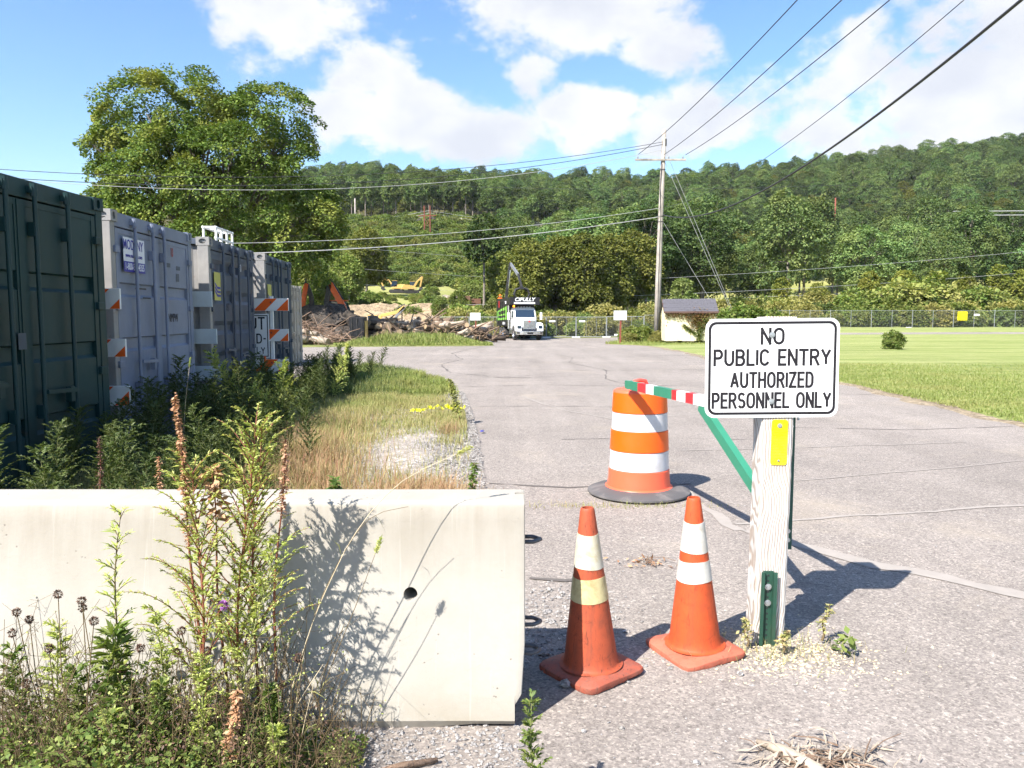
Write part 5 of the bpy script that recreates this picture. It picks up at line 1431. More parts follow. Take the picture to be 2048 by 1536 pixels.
# boulders and scrap before the orange excavators, shade put into their dark colours
rnd = random.Random(11)
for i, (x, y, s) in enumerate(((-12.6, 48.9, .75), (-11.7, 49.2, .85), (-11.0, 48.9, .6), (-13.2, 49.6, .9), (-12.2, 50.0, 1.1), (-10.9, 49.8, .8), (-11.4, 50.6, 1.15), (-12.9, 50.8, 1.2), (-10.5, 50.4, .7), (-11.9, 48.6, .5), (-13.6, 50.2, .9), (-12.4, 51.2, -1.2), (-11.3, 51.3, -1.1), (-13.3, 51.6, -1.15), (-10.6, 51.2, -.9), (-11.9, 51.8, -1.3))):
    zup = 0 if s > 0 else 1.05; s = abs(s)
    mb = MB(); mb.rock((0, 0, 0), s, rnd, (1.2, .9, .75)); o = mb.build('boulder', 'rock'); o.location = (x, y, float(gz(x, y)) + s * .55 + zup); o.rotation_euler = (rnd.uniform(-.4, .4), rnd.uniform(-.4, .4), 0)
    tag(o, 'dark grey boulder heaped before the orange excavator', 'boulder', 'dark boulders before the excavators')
sk = thing('scrap_skip', 'narrow dark steel skip with ribs standing right of the dark boulders', 'skip', (-9.95, 50.6, float(gz(-9.95, 50.6))), R(4))
MB().prism([(-.42, 0), (.42, 0), (.5, 1.75), (-.5, 1.75)], -.7, .7, 'y').build('skip_body', 'truck_black', sk, bevel=.03)
for x in (-.3, 0, .3): MB().bar((x, -.72, .05), (x * 1.15, -.72, 1.72), .06, .05).build('rib', 'ex_dark', sk)
MB().bb(.49, .55, -.6, .6, .2, 1.5).build('side_mark', 'ex_yellow', sk)

# small distant things on the slope
o = MB().box((0, 0, 1.0), (6.0, 4, 2.0)).prism([(-3.3, 2.0), (3.3, 2.0), (0, 3.2)], -2.3, 2.3, 'y').build('site_hut', 'tarp'); o.location = (-30.5, 150, zy(-30.5, 150)); tag(o, 'low blue grey hut at the edge of the trees on the slope', 'hut')
for i, (x, lab) in enumerate(((-6.6, 'left of two rusty crates lying on the green slope'), (-5.1, 'right of two rusty crates lying on the green slope'))):
    y = 112; cr_ = thing('crate', lab, 'crate', (x, y, zy(x, y)), R(3)); 
    for zc in (.15, .55, .95): MB().box((0, -.5, zc), (1.3, .08, .22)).build('slat', 'crate', cr_)
    for xx in (-.6, .6): MB().box((xx, 0, .55), (.10, 1.0, 1.1)).build('side', 'crate', cr_)
    MB().box((0, .5, .55), (1.3, .08, 1.0)).build('back', 'crate', cr_)

# ================================================================== log heaps
def log_mesh(L, r0, r1, seed, bark):
    rn = random.Random(seed); n = 10; mb = MB(); st_ = 5
    bend = rn.uniform(-.08, .08) * L * .5
    for i in range(st_ + 1):
        f = i / st_; r = r0 + (r1 - r0) * f
        for k in range(n):
            a = 2 * math.pi * k / n; q = r * (1 + .10 * math.sin(3 * a + seed) + rn.uniform(-.05, .05))
            mb.v.append((f * L - L / 2, q * math.cos(a) + bend * math.sin(f * math.pi), q * math.sin(a)))
    for i in range(st_):
        for k in range(n): mb.f.append((i * n + k, i * n + (k + 1) % n, (i + 1) * n + (k + 1) % n, (i + 1) * n + k))
    mb.f.append(tuple(reversed(range(n)))); mb.f.append(tuple(st_ * n + k for k in range(n)))
    me = bpy.data.meshes.new('log'); me.from_pydata(mb.v, [], mb.f); me.update()
    me.materials.append(M[bark]); me.materials.append(M['log_end'])
    for p in me.polygons: p.use_smooth = len(p.vertices) == 4; p.material_index = 0 if len(p.vertices) == 4 else 1
    bm = bmesh.new(); bm.from_mesh(me); bmesh.ops.recalc_face_normals(bm, faces=bm.faces); bm.to_mesh(me); bm.free()
    return me
LOGS = {b: [log_mesh(rnd.uniform(1.6, 3.2), rnd.uniform(.15, .27), rnd.uniform(.11, .22), i + 7, b) for i in range(4)] for b in ('log_bark', 'log_pale', 'log_dark')}
LOGS['log_thin'] = [log_mesh(rnd.uniform(1.6, 3.2), .13, .09, 60 + i, 'log_pale') for i in range(3)]
def heap(cx, cy, w, d, h, n, kinds, label, grp, seed, spread=.5):
    rn = random.Random(seed); placed = []
    for i in range(n):
        f = i / n; z = h * f ** 1.1; ww = w * (1 - .75 * f)
        kd = rn.choice(kinds); o = bpy.data.objects.new('log', rn.choice(LOGS[kd])); COL.objects.link(o)
        x = cx + rn.uniform(-.5, .5) * ww; y = cy + rn.uniform(-.5, .5) * d * (1 - .5 * f)
        o.location = (x, y, float(gz(x, y)) + .28 + z)
        o.rotation_euler = (rn.uniform(0, 6.28), rn.uniform(-.34, .34) * (1 if f > .15 else .2), rn.gauss(0, spread) + (math.pi if rn.random() < .5 else 0))
        tag(o, label, 'log', grp)
heap(-8.9, 54.8, 4.2, 3.0, 1.25, 40, ['log_dark', 'log_dark', 'log_bark', 'log_thin'], 'dark log in the heap nearest the orange excavator', 'dark logs of the left heap', 1, .9)
heap(-5.6, 56.5, 4.6, 3.0, 1.3, 54, ['log_pale', 'log_bark', 'log_bark', 'log_thin'], 'sunlit brown or pale log in the middle heap behind the grass strip', 'logs of the middle heap', 2, .95)
heap(-3.3, 59.8, 3.0, 2.4, .85, 28, ['log_bark', 'log_dark', 'log_pale', 'log_thin'], 'brown log in the right heap behind the small white notice', 'logs of the right heap', 3, .6)
heap(-12.0, 42.2, 5.0, 3.2, .55, 16, ['log_thin', 'log_pale', 'log_thin'], 'pale split log lying in the low brush pile', 'pale logs of the brush pile', 4, .4)
# brush pile: tangle of dead branches
rng = np.random.default_rng(3); bp = MB(); rn = random.Random(9)
for i in range(520):
    a = rn.gauss(0, .5); r_ = rn.random(); x = -11.4 + a * 2.6; y = 43.2 + rn.gauss(0, .8)
    hmax = max(.15, 1.35 - abs(x + 12.6) * .28); z = rn.random() * hmax
    th = rn.uniform(0, 6.28); L = rn.uniform(.5, 2.0); el_ = rn.gauss(.1, .35)
    p0 = Vector((x, y, float(gz(x, y)) + z + .05)); d = Vector((math.cos(th) * math.cos(el_), math.sin(th) * math.cos(el_), math.sin(el_)))
    p1 = p0 + d * L * .5 + Vector((0, 0, rn.uniform(-.1, .12))); p2 = p0 + d * L + Vector((0, 0, rn.uniform(-.25, .15)))
    if p2.z < .02 + float(gz(p2.x, p2.y)): p2.z = .03 + float(gz(p2.x, p2.y))
    r0_ = rn.uniform(.012, .035); bp.tube([p0, p1, p2], [r0_, r0_ * .8, r0_ * .4], 4)
o = bp.build('brush_pile', 'twig', fix=False); tag(o, 'tangled heap of dead brown branches at the yard edge left of the grass', 'brush pile', kind='stuff')
bt = MB(); rn = random.Random(41)
for i in range(300):
    cx, cy, sx_, hh_ = rn.choice([(-8.9, 54.2, 2.0, 1.7), (-5.6, 55.9, 2.2, 1.6), (-5.6, 55.9, 2.2, 1.6), (-3.3, 59.2, 1.5, 1.2)])
    x = cx + rn.gauss(0, sx_ * .6); y = cy + rn.gauss(0, .7); z = rn.random() * hh_ * max(.15, 1 - abs(x - cx) / (sx_ * 1.6)); a = rn.uniform(0, 6.28); e_ = rn.gauss(.05, .4); L = rn.uniform(.6, 2.2)
    p0 = Vector((x, y, float(gz(x, y)) + z + .08)); d = Vector((math.cos(a) * math.cos(e_), math.sin(a) * .6, math.sin(e_))) * L; p2 = p0 + d; p2.z = max(p2.z, float(gz(p2.x, p2.y)) + .05); r0_ = rn.uniform(.025, .085)
    bt.tube([p0, p0.lerp(p2, .5) + Vector((0, 0, rn.uniform(-.05, .12))), p2], [r0_, r0_ * .85, r0_ * .5], 5)
tag(bt.build('broken_timber', 'log_bark', fix=False), 'tangle of splintered brown branches lying over the log heaps', 'timber', kind='stuff')
# excavated bank and rubble behind the log yard
def bank():
    xs = np.linspace(-24, -4, 70); ys = np.linspace(76.5, 96, 40)
    def Z(X, Y):
        f = sstep(82, 92, Y) * (1 - sstep(-7, -3.5, X)) * sstep(-26, -19, X)
        return hz(X, Y) + .05 + f * (1.5 + .4 * wob(X * .6, Y * .6)) - .6 * (1 - f) * sstep(0, 1, f * 3) + .12 * wob(X * 2, Y * 2) - .25 * (1 - sstep(-24, -22, X)) - .3 * sstep(-6, -4, X)
    o = link('earth_bank', grid_mesh('earth_bank', xs, ys, Z), 'bank', smooth=True); tag(o, kind='structure')
bank()
rk = MB(); rn = random.Random(21)
for i in range(260):
    x = rn.uniform(-17, -6); y = rn.uniform(80, 88); rk.rock((x, y, hz1(x, y) + rn.uniform(.05, .9) * (1 - abs(x + 11) / 8)), rn.uniform(.12, .42), rn)
o = rk.build('rubble', 'rock_pale', fix=False); tag(o, 'pale broken rubble heaped below the cut bank', 'rubble', kind='stuff')
rk = MB()
for i in range(120):
    f = rn.random(); x = -10.5 + 8 * f + rn.gauss(0, .4); y = 118 + 10 * f + rn.gauss(0, .8); rk.rock((x, y, hz1(x, y) + .15), rn.uniform(.15, .5), rn)
o = rk.build('stone_spill', 'rock_pale', fix=False); tag(o, 'line of pale stones spilled across the green slope', 'rubble', kind='stuff')

# ================================================================== trees
def ell_pads(lobes, n, rng, inner=.25):
    """pad centres on the outer shell of a union of ellipsoids (cx,cy,cz,rx,ry,rz), plus a few inside"""
    L = np.array(lobes, float); area = (L[:, 3] * L[:, 5] + L[:, 4] * L[:, 5] + L[:, 3] * L[:, 4]); pr = area / area.sum()
    P = []; N = []
    while len(P) < n:
        k = rng.choice(len(L), p=pr); d = nrm(rng.normal(0, 1, 3)[None])[0]
        q = 1.0 if rng.random() > inner else rng.uniform(.45, .95)
        p = L[k, :3] + d * L[k, 3:] * q * rng.uniform(.88, 1.04)
        e = (p - L[:, :3]) / L[:, 3:]; ins = (np.sum(e * e, 1) < .72); ins[k] = False
        if ins.any() and rng.random() < .8: continue
        P.append(p); N.append(nrm((d / L[k, 3:])[None])[0])
    return np.array(P), np.array(N)
def crown_mesh(name, lobes, n_pads, pad_r, per, leaf, rng, flat=.38, inner=.25):
    P, N = ell_pads(lobes, n_pads, rng, inner); V = []
    for p, n_ in zip(P, N):
        r = pad_r * rng.uniform(.7, 1.3); m_ = int(per * rng.uniform(.7, 1.3))
        ax = nrm((n_ * .8 + np.array([0, 0, .75]) + rng.normal(0, .25, 3))[None])[0]
        a = nrm(np.cross(ax, [1, .3, .1])[None])[0]; b = np.cross(ax, a)
        t = rng.uniform(0, 2 * np.pi, m_); q = np.sqrt(rng.random(m_)) * r
        off = a * (np.cos(t) * q)[:, None] + b * (np.sin(t) * q)[:, None] + ax * (rng.normal(0, flat * .33 * r, m_) - .22 * q * q / r)[:, None]
        dirs = off / r + n_ * .4 + np.array([0, 0, -.35]) + rng.normal(0, .38, (m_, 3))
        s = leaf * rng.uniform(.65, 1.25, m_)
        V.append(leaves(p + off, dirs, s, s * .82, rng))
    return np_mesh(name, np.concatenate(V), 4)
def limbs(mb, base, h, lobes, r, rng, lean=(0, 0), fork=.35):
    b = Vector(base); f = Vector((base[0] + lean[0], base[1] + lean[1], base[2] + h * fork))
    mb.tube([b + Vector((0, 0, -.3)), b + Vector((0, 0, .25)), b.lerp(f, .5) + Vector((rng.uniform(-.1, .1), 0, 0)), f], [r * 1.5, r * 1.1, r * .9, r * .8], 9)
    for lb in lobes:
        e = Vector(lb[:3]); m1 = f.lerp(e, .5) + Vector((rng.uniform(-.3, .3), rng.uniform(-.3, .3), h * .03))
        mb.tube([f, f.lerp(m1, .5), m1, e], [r * .55, r * .42, r * .3, r * .1], 6)
        for k in range(3):
            e2 = e + Vector(nrm(rng.normal(0, 1, 3)[None])[0] * np.array(lb[3:]) * .75); mb.tube([m1, m1.lerp(e2, .5) + Vector((0, 0, .15)), e2], [r * .2, r * .14, r * .04], 5)

# the big maple behind the containers
rng = np.random.default_rng(17)
MX, MY = -19.8, 52.5; K = 52.5 / 1560
def ML(px, py, rx, ry, dy=0., ryy=None): return ((px - 1024) * K - MX, dy, 1.5 + (632 - py) * K, rx * K, (ryy or (rx + ry) / 2 * 1.15) * K, ry * K)
lob = [ML(305, 225, 80, 82, .5), ML(395, 235, 95, 85, -1), ML(475, 270, 80, 85, 1), ML(555, 255, 85, 82, -.5), ML(292, 345, 72, 68, -.5), ML(258, 300, 38, 38, -1.5), ML(400, 370, 125, 105, -2), ML(500, 370, 110, 105, -2.2),
       ML(585, 350, 68, 80, -1.0), ML(605, 450, 90, 75, -1.5), ML(640, 425, 60, 60, -.5), ML(470, 470, 140, 65, -2.0), ML(355, 450, 112, 60, -1.5), ML(610, 505, 62, 42, -1.5), ML(272, 400, 56, 45, -1)]
mp = thing('maple_tree', 'big broad maple with yellowing crown rising behind the containers', 'tree', (MX, MY, float(gz(MX, MY))))
link('crown', crown_mesh('crown', lob, 520, .95, 250, .185, rng, .32, .10), 'maple_leaf', mp)
tb = MB(); limbs(tb, (0, 0, 0), 14, lob, .42, rng); tb.build('trunk', 'maple_bark', mp, True, fix=False)

# woodland prototypes
def rand_lobes(rng, w, h0, h1, n):
    out_ = [(0, 0, (h0 + h1) / 2 + .05 * (h1 - h0), w * .66, w * .66, (h1 - h0) * .40)]
    for i in range(n):
        a = rng.uniform(0, 6.28); f = rng.random(); z = h0 + (h1 - h0) * (.2 + .65 * f); q = w * .55 * (1 - .55 * f ** 2)
        s = rng.uniform(.32, .5) * w * (1 - .25 * f); out_.append((math.cos(a) * q, math.sin(a) * q, z, s, s, s * .8))
    return out_
PROTO = {}
def proto(key, w, h0, h1, n, pads, pr, per, leaf, mat, seed, bark='trunk', tr=.22, fork=.45, flat=.5, inner=.2):
    rg = np.random.default_rng(seed); lb = rand_lobes(rg, w, h0, h1, n)
    cm = crown_mesh('crown', lb, pads, pr, per, leaf, rg, flat, inner); cm.materials.append(M[mat])
    t_ = MB(); limbs(t_, (0, 0, 0), h1, lb[1:], tr, rg, fork=fork)
    tm = bpy.data.meshes.new('trunk'); tm.from_pydata(t_.v, [], t_.f); tm.update(); tm.materials.append(M[bark])
    tm.polygons.foreach_set('use_smooth', [True] * len(tm.polygons))
    PROTO[key] = (cm, tm)
for i in range(4): proto('wood%d' % i, 6.2 + .5 * (i % 2), 4.6 - .6 * i, 17.0 + .8 * (i % 3), 11, 165, 1.25, 80, .36, 'oak_leaf', 100 + i, flat=.30)
proto('edge0', 4.6, 6.5, 16.5, 6, 120, 1.0, 36, .5, 'oak_leaf', 120, tr=.24, fork=.55); proto('edge1', 4.0, 7.5, 17.0, 6, 100, .9, 36, .5, 'oak_leaf', 121, tr=.22, fork=.6)
proto('olive0', 4.4, 1.4, 11.8, 9, 240, .95, 60, .34, 'olive_leaf', 130, fork=.3); proto('olive1', 4.0, 1.8, 11.0, 9, 230, .9, 60, .34, 'olive_leaf', 131, fork=.3)
proto('lime0', 2.2, 1.5, 9.5, 7, 110, .75, 45, .34, 'lime_leaf', 140, tr=.12, fork=.5, flat=.3, inner=.4); proto('lime1', 2.6, 1.5, 8.0, 7, 110, .8, 45, .34, 'lime_leaf', 141, tr=.12, fork=.5, flat=.3, inner=.4)
proto('mid0', 3.2, 1.6, 9.0, 8, 180, .8, 55, .30, 'bush_leaf', 150, tr=.16, fork=.35)
proto('vine0', 1.5, .3, 6.2, 8, 120, .5, 60, .22, 'vine_leaf', 151, tr=.14, fork=.5)
def plant_tree(key, name, label, x, y, s, rz, group=None, sz=None, z=None):
    cm, tm = PROTO[key]
    r = thing(name, label, 'tree', (x, y, hz1(x, y) if z is None else z), rz, group); r.scale = (s, s, sz or s)
    for nm_, me in (('crown', cm), ('trunk', tm)):
        o = bpy.data.objects.new(nm_, me); COL.objects.link(o); o.parent = r
    return r
rn = random.Random(31)
# lower belt on the right: single trees
cand = []
for row, (D, sp) in enumerate(((128, 13.5), (142, 13), (157, 13), (174, 13), (192, 13), (210, 13))):
    x = D * (.145 if row < 2 else .10 - .02 * row)
    while x < D * .76:
        cand.append((x + rn.uniform(-2.5, 2.5), D + rn.uniform(-4, 4), row)); x += sp
for (x, y, row) in cand:
    s = rn.choice([.78, .92, 1.0, 1.08, 1.2]) * rn.uniform(.94, 1.06)
    plant_tree('wood%d' % rn.randrange(4), 'woodland_tree', 'leafy green tree in the dense lower wood behind the fences', x, y, s, rn.uniform(0, 6.28), 'trees of the lower wood', s * rn.uniform(.92, 1.1))
# trees along the clearing's upper edge, trunks showing
x = -72
while x < 22:
    y = 268 + rn.uniform(-4, 5)
    plant_tree('edge%d' % rn.randrange(2), 'edge_tree', 'tall thin-trunked tree at the top edge of the brushy clearing', x, y, rn.uniform(.8, 1.05), rn.uniform(0, 6.28), 'trees along the top of the clearing'); x += rn.uniform(3.0, 6.0)
# olive-coloured group right of the truck
for i, (px_, D, s, k) in enumerate(((1062, 92, .92, 0), (1110, 96, 1.05, 1), (1160, 93, 1.0, 0), (1215, 98, 1.08, 1), (1262, 104, 1.1, 0))):
    plant_tree('olive%d' % k, 'olive_tree', ('leftmost', 'second', 'third', 'fourth', 'rightmost')[i] + ' of the olive brown trees between the truck and the utility pole', (px_ - 1024) / 1560 * D, D, s, i * 1.3)
for i, (px_, D, s) in enumerate(((1290, 112, 1.15), (1345, 118, 1.2), (1240, 116, 1.1), (1400, 116, 1.1), (1180, 122, 1.15), (1100, 126, 1.05), (1020, 122, 1.0))):
    plant_tree('wood%d' % (i % 4), 'woodland_tree', 'leafy green tree in the dense lower wood behind the fences', (px_ - 1024) / 1560 * D, D, s * .85, i, 'trees of the lower wood')
# yellow-green young trees before the wood
for i, (px_, D, s, k) in enumerate(((1735, 104, .78, 0), (1800, 110, .95, 1), (1862, 112, .80, 0), (1925, 112, .85, 1), (1990, 114, .9, 0), (1632, 108, .72, 1), (2040, 112, .95, 1), (1560, 108, .7, 0))):
    plant_tree('lime%d' % k, 'young_tree', 'young yellow-green tree standing before the dark lower wood', (px_ - 1024) / 1560 * D, D, s, i * .9, 'young trees before the lower wood')
plant_tree('vine0', 'vine_covered_tree', 'small vine-smothered tree standing behind the shed', 13.9, 64, .82, .4)
for i, (px_, D, s, key, lab) in enumerate(((968, 104, 1.05, 'edge1', 'spindly half-bare tree left of the truck crane'), (1000, 110, 1.0, 'mid0', 'bushy green tree just behind the truck crane'), (655, 64, .66, 'mid0', 'dense green bush-like tree behind the orange excavator'), (700, 98, .85, 'mid0', 'bushy green tree right of the big maple on the slope edge'), (735, 118, .9, 'olive0', 'dull yellow tree with dark forked trunk on the slope'), (622, 72, .75, 'mid0', 'dense green tree behind the dusty white container'), (915, 92, .42, 'mid0', 'rounded green bush before the crates on the slope'), (880, 86, .36, 'mid0', 'grey green bush behind the middle log heap'))):
    x = (px_ - 1024) / 1560 * D; plant_tree(key, 'slope_tree', lab, x, D, s * (.75 if key == 'edge1' else 1), i * 1.1)

# ------------------------------------------------------------------ scattered masses via geometry nodes
def scatter(name, pts, protos, label, cat, kind='stuff'):
    """one object: prototypes (lists of meshes' objects) instanced on points carrying rot / scl / idx"""
    pts = np.array(pts, float); n = len(pts)
    me = bpy.data.meshes.new(name); me.vertices.add(n); me.vertices.foreach_set('co', pts[:, :3].astype(np.float32).ravel())
    for nm_, col in (('rot', 3), ('scl', 4)):
        a = me.attributes.new(nm_, 'FLOAT', 'POINT'); a.data.foreach_set('value', pts[:, col].astype(np.float32))
    a = me.attributes.new('pick', 'INT', 'POINT'); a.data.foreach_set('value', pts[:, 5].astype(np.int32))
    me.update(); o = bpy.data.objects.new(name, me); COL.objects.link(o)
    ng = bpy.data.node_groups.new(name, 'GeometryNodeTree'); ng.interface.new_socket('Geometry', in_out='INPUT', socket_type='NodeSocketGeometry'); ng.interface.new_socket('Geometry', in_out='OUTPUT', socket_type='NodeSocketGeometry')
    N = ng.nodes; Lk = ng.links
    gi, go = N.new('NodeGroupInput'), N.new('NodeGroupOutput'); jn = N.new('GeometryNodeJoinGeometry')
    for grp in protos:
        j2 = N.new('GeometryNodeJoinGeometry')
        for ob in grp:
            oi = N.new('GeometryNodeObjectInfo'); oi.inputs['Object'].default_value = ob; oi.transform_space = 'ORIGINAL'; Lk.new(oi.outputs['Geometry'], j2.inputs[0])
        g2 = N.new('GeometryNodeGeometryToInstance'); Lk.new(j2.outputs[0], g2.inputs[0]); Lk.new(g2.outputs[0], jn.inputs[0])
    ip = N.new('GeometryNodeInstanceOnPoints'); Lk.new(gi.outputs[0], ip.inputs['Points']); Lk.new(jn.outputs[0], ip.inputs['Instance'])
    ip.inputs['Pick Instance'].default_value = True
    def attr(nm_, typ):
        a = N.new('GeometryNodeInputNamedAttribute'); a.data_type = typ; a.inputs[0].default_value = nm_; return a.outputs[0]
    Lk.new(attr('pick', 'INT'), ip.inputs['Instance Index'])
    cx = N.new('ShaderNodeCombineXYZ'); Lk.new(attr('rot', 'FLOAT'), cx.inputs[2]); Lk.new(cx.outputs[0], ip.inputs['Rotation'])
    cs = N.new('ShaderNodeCombineXYZ'); s_ = attr('scl', 'FLOAT')
    for i in range(3): Lk.new(s_, cs.inputs[i])
    Lk.new(cs.outputs[0], ip.inputs['Scale']); Lk.new(ip.outputs[0], go.inputs[0])
    md = o.modifiers.new('scatter', 'NODES'); md.node_group = ng
    return tag(o, label, cat, kind=kind)
def kids(name_prefix, keys):
    out_ = []
    for k in keys:
        cm, tm = PROTO[k]; obs = [[o for o in bpy.data.objects if o.type == 'MESH' and o.data == me][0] for me in (cm, tm)]; out_.append(obs)
    return out_
pts = []; rg = np.random.default_rng(77)
for D in np.arange(228, 530, 9.6):
    for x in np.arange(-.42 * D, .86 * D, 10.6):
        xx = x + rg.uniform(-4.6, 4.6); yy = D + rg.uniform(-4.2, 4.2); u = xx / yy
        if yy < 276 and u < .09: continue
        pts.append((xx, yy, hz1(xx, yy) - .5, rg.uniform(0, 6.28), rg.uniform(.66, 1.06), rg.choice([0, 1, 2, 3, 0, 1, 2, 3, 4, 5])))
scatter('hillside_forest', pts, kids('', ['wood0', 'wood1', 'wood2', 'wood3', 'edge0', 'olive0']), 'dense leafy forest covering the upper hillside to the ridge', 'forest')

# shrubs
def bush_proto(key, w, h, pads, pr, per, leaf, mat, seed, flat=.5):
    rg = np.random.default_rng(seed); lb = [(0, 0, h * .45, w * .7, w * .7, h * .5)]
    for i in range(6):
        a = rg.uniform(0, 6.28); lb.append((math.cos(a) * w * .55, math.sin(a) * w * .55, h * rg.uniform(.3, .65), w * .4, w * .4, h * .33))
    cm = crown_mesh('crown', lb, pads, pr, per, leaf, rg, flat, .15); cm.materials.append(M[mat])
    t_ = MB()
    for i in range(5):
        a = i * 1.26; t_.tube([(0, 0, -.1), (math.cos(a) * w * .2, math.sin(a) * w * .2, h * .35), (math.cos(a) * w * .45, math.sin(a) * w * .45, h * .75)], [.05, .035, .012], 5)
    tm = bpy.data.meshes.new('stem'); tm.from_pydata(t_.v, [], t_.f); tm.update(); tm.materials.append(M['trunk'])
    PROTO[key] = (cm, tm)
bush_proto('bush0', 1.5, 2.4, 80, .45, 55, .20, 'bush_leaf', 201); bush_proto('bush1', 1.8, 2.0, 85, .45, 55, .20, 'bush_leaf', 202)
bush_proto('vine1', 2.2, 1.7, 90, .55, 50, .24, 'vine_leaf', 203); bush_proto('vine2', 1.8, 2.2, 85, .5, 50, .24, 'vine_leaf', 204)
bush_proto('gold0', 1.6, 2.6, 90, .40, 60, .20, 'gold_leaf', 205, 1.0); bush_proto('gold1', 1.9, 2.2, 90, .40, 60, .20, 'gold_leaf', 206, 1.0)
bush_proto('rust0', 1.3, 1.2, 60, .35, 45, .16, 'red_grass', 207, 1.0)
def shrub(key, label, x, y, s, group, sz=None, name='shrub', cat='shrub', z=None):
    cm, tm = PROTO[key]; r = thing(name, label, cat, (x, y, hz1(x, y) if z is None else z), rn.uniform(0, 6.28), group); r.scale = (s, s, sz or s)
    for nm_, me in (('foliage', cm), ('stem', tm)):
        o = bpy.data.objects.new(nm_, me); COL.objects.link(o); o.parent = r
    return r
# behind the yard-end panels
for row, (D, n, s0) in enumerate(((75.6, 13, .68), (79.5, 13, .95), (85, 12, 1.15))):
    for i in range(n):
        x = -6.5 + 25 * (i + .5) / n + rn.uniform(-.6, .6)
        shrub(rn.choice(['bush0', 'bush1', 'gold0', 'gold1', 'rust0'] if row == 0 else ['bush0', 'bush1', 'gold1', 'vine2']), 'green and gold shrub in the tangle behind the yard-end fence panels', x, D + rn.uniform(-1.0, 1), s0 * rn.uniform(.8, 1.2), 'shrubs behind the yard-end fence')
# behind the long fence
for row, (D, n, s0) in enumerate(((89.5, 18, .85), (93.5, 17, 1.25), (98.5, 16, 1.75))):
    for i in range(n):
        f = (i + .5) / n; x = 17 + 53 * f + rn.uniform(-1, 1); big = 1 + .35 * math.exp(-((x - 51) / 9) ** 2)
        shrub(rn.choice(['bush0', 'gold0', 'gold1', 'bush1', 'vine2'] if row else ['bush0', 'vine2', 'gold1', 'rust0', 'bush1']), 'golden green shrub in the thicket behind the long chain-link fence', x, D + rn.uniform(-1.2, 1.2), s0 * big * rn.uniform(.8, 1.15), 'shrubs behind the long fence')
# round the shed and pole
for i, (x, y, s, key, lab) in enumerate(((8.35, 49.9, .5, 'bush0', 'leafy bush at the foot of the utility pole'), (7.8, 50.6, .55, 'bush1', 'low bush left of the utility pole foot'), (13.2, 49.8, .95, 'bush1', 'green bush crowding the right side of the shed'), (14.9, 50.6, 1.05, 'bush0', 'tall green bush behind the sign, right of the shed'), (16.8, 52.0, 1.0, 'bush1', 'green bush left of the far fence start'), (11.0, 50.2, .95, 'gold0', 'yellowish bush behind the shed roof'), (12.3, 50.8, 1.0, 'bush0', 'green bush behind the shed'), (18.8, 54.5, .85, 'bush1', 'rounded green bush half hidden by the white sign'), (9.2, 48.7, .34, 'gold1', 'low weedy tuft between pole and shed'), (7.3, 49.4, .30, 'gold1', 'small tuft at the lawn tip'))):
    shrub(key, lab, x, y, s, None, name='bush', cat='bush')
shrub('bush0', 'small lone bush standing on the mown lawn', 16.7, 34.2, .31, None, .36, 'lawn_bush', 'bush', z=0.03)
# creeper on the shed front
def creeper():
    rg = np.random.default_rng(8); P = []; root = thing('creeper', 'browning creeper hanging over the shed front and eaves', 'creeper', SHED.location, SHED.rotation_euler.z)
    def blob(n, fx, fz, rust):
        x = fx(n); z = fz(n); return np.stack([x, np.full(n, -.05) - rg.random(n) * .10, z], 1)
    b1 = blob(900, lambda n: rg.uniform(-.05, 3.0, n), lambda n: 1.72 - rg.random(n) ** 2 * .35, 1)
    b2 = blob(900, lambda n: 1.9 + rg.normal(0, .28, n), lambda n: 1.25 + rg.normal(0, .28, n), 1)
    b3 = blob(420, lambda n: 1.98 + rg.normal(0, .10, n), lambda n: rg.uniform(.1, 1.2, n), 0); b4 = blob(300, lambda n: 2.3 + rg.normal(0, .16, n), lambda n: 1.2 + rg.normal(0, .2, n), 0)
    k = rg.random(260); b5 = np.stack([1.0 + k * .75 + rg.normal(0, .05, 260), np.full(260, -.07), 1.0 - k * .55 + rg.normal(0, .05, 260)], 1)
    for nm_, arr, mt in (('brown_foliage', np.concatenate([b1, b2]), 'rust_leaf'), ('green_foliage', np.concatenate([b3, b4, b5]), 'bush_leaf')):
        n = len(arr); s = rg.uniform(.06, .12, n); link(nm_, np_mesh(nm_, leaves(arr, rg.normal(0, 1, (n, 3)) + [0, -.4, -.5], s, s * .8, rg), 4), mt, root)
    MB().tube([(2.0, -.03, 0), (1.96, -.04, .6), (2.02, -.04, 1.1), (1.9, -.04, 1.7)], .02, 5).build('vine_stem', 'twig', root)
creeper()
# scrub over the slope
pts = []
for i in range(2500):
    D = rg.uniform(90, 262); u = rg.uniform(-.36, .03) if rg.random() < .85 else rg.uniform(-.05, .12); x = u * D
    if D < 128 and -.22 < u < -.02 and rg.random() < .95: continue
    if 116 < D < 141 and -27 < x < -8: continue
    if abs(D - 108) < 8 and abs(x + 5.8) < 4: continue
    if abs(x + 18.5 - (D - 118) * .9) < 4 and 112 < D < 135: continue
    s = rg.uniform(.55, 1.25) * (1 + (D - 90) / 260); pts.append((x, D, hz1(x, D) - .25, rg.uniform(0, 6.28), s, rg.choice([0, 1, 2, 2, 3, 3])))
for i in range(150):     # low growth round the open bench
    D = rg.uniform(92, 116); u = rg.uniform(-.20, .0); pts.append((u * D, D, hz1(u * D, D) - .3, rg.uniform(0, 6.28), rg.uniform(.22, .5), rg.choice([1, 2, 3, 2])))
scatter('slope_scrub', pts, kids('', ['bush0', 'bush1', 'vine2', 'vine2']), 'bright green brambles and vines smothering the open slope', 'scrub')
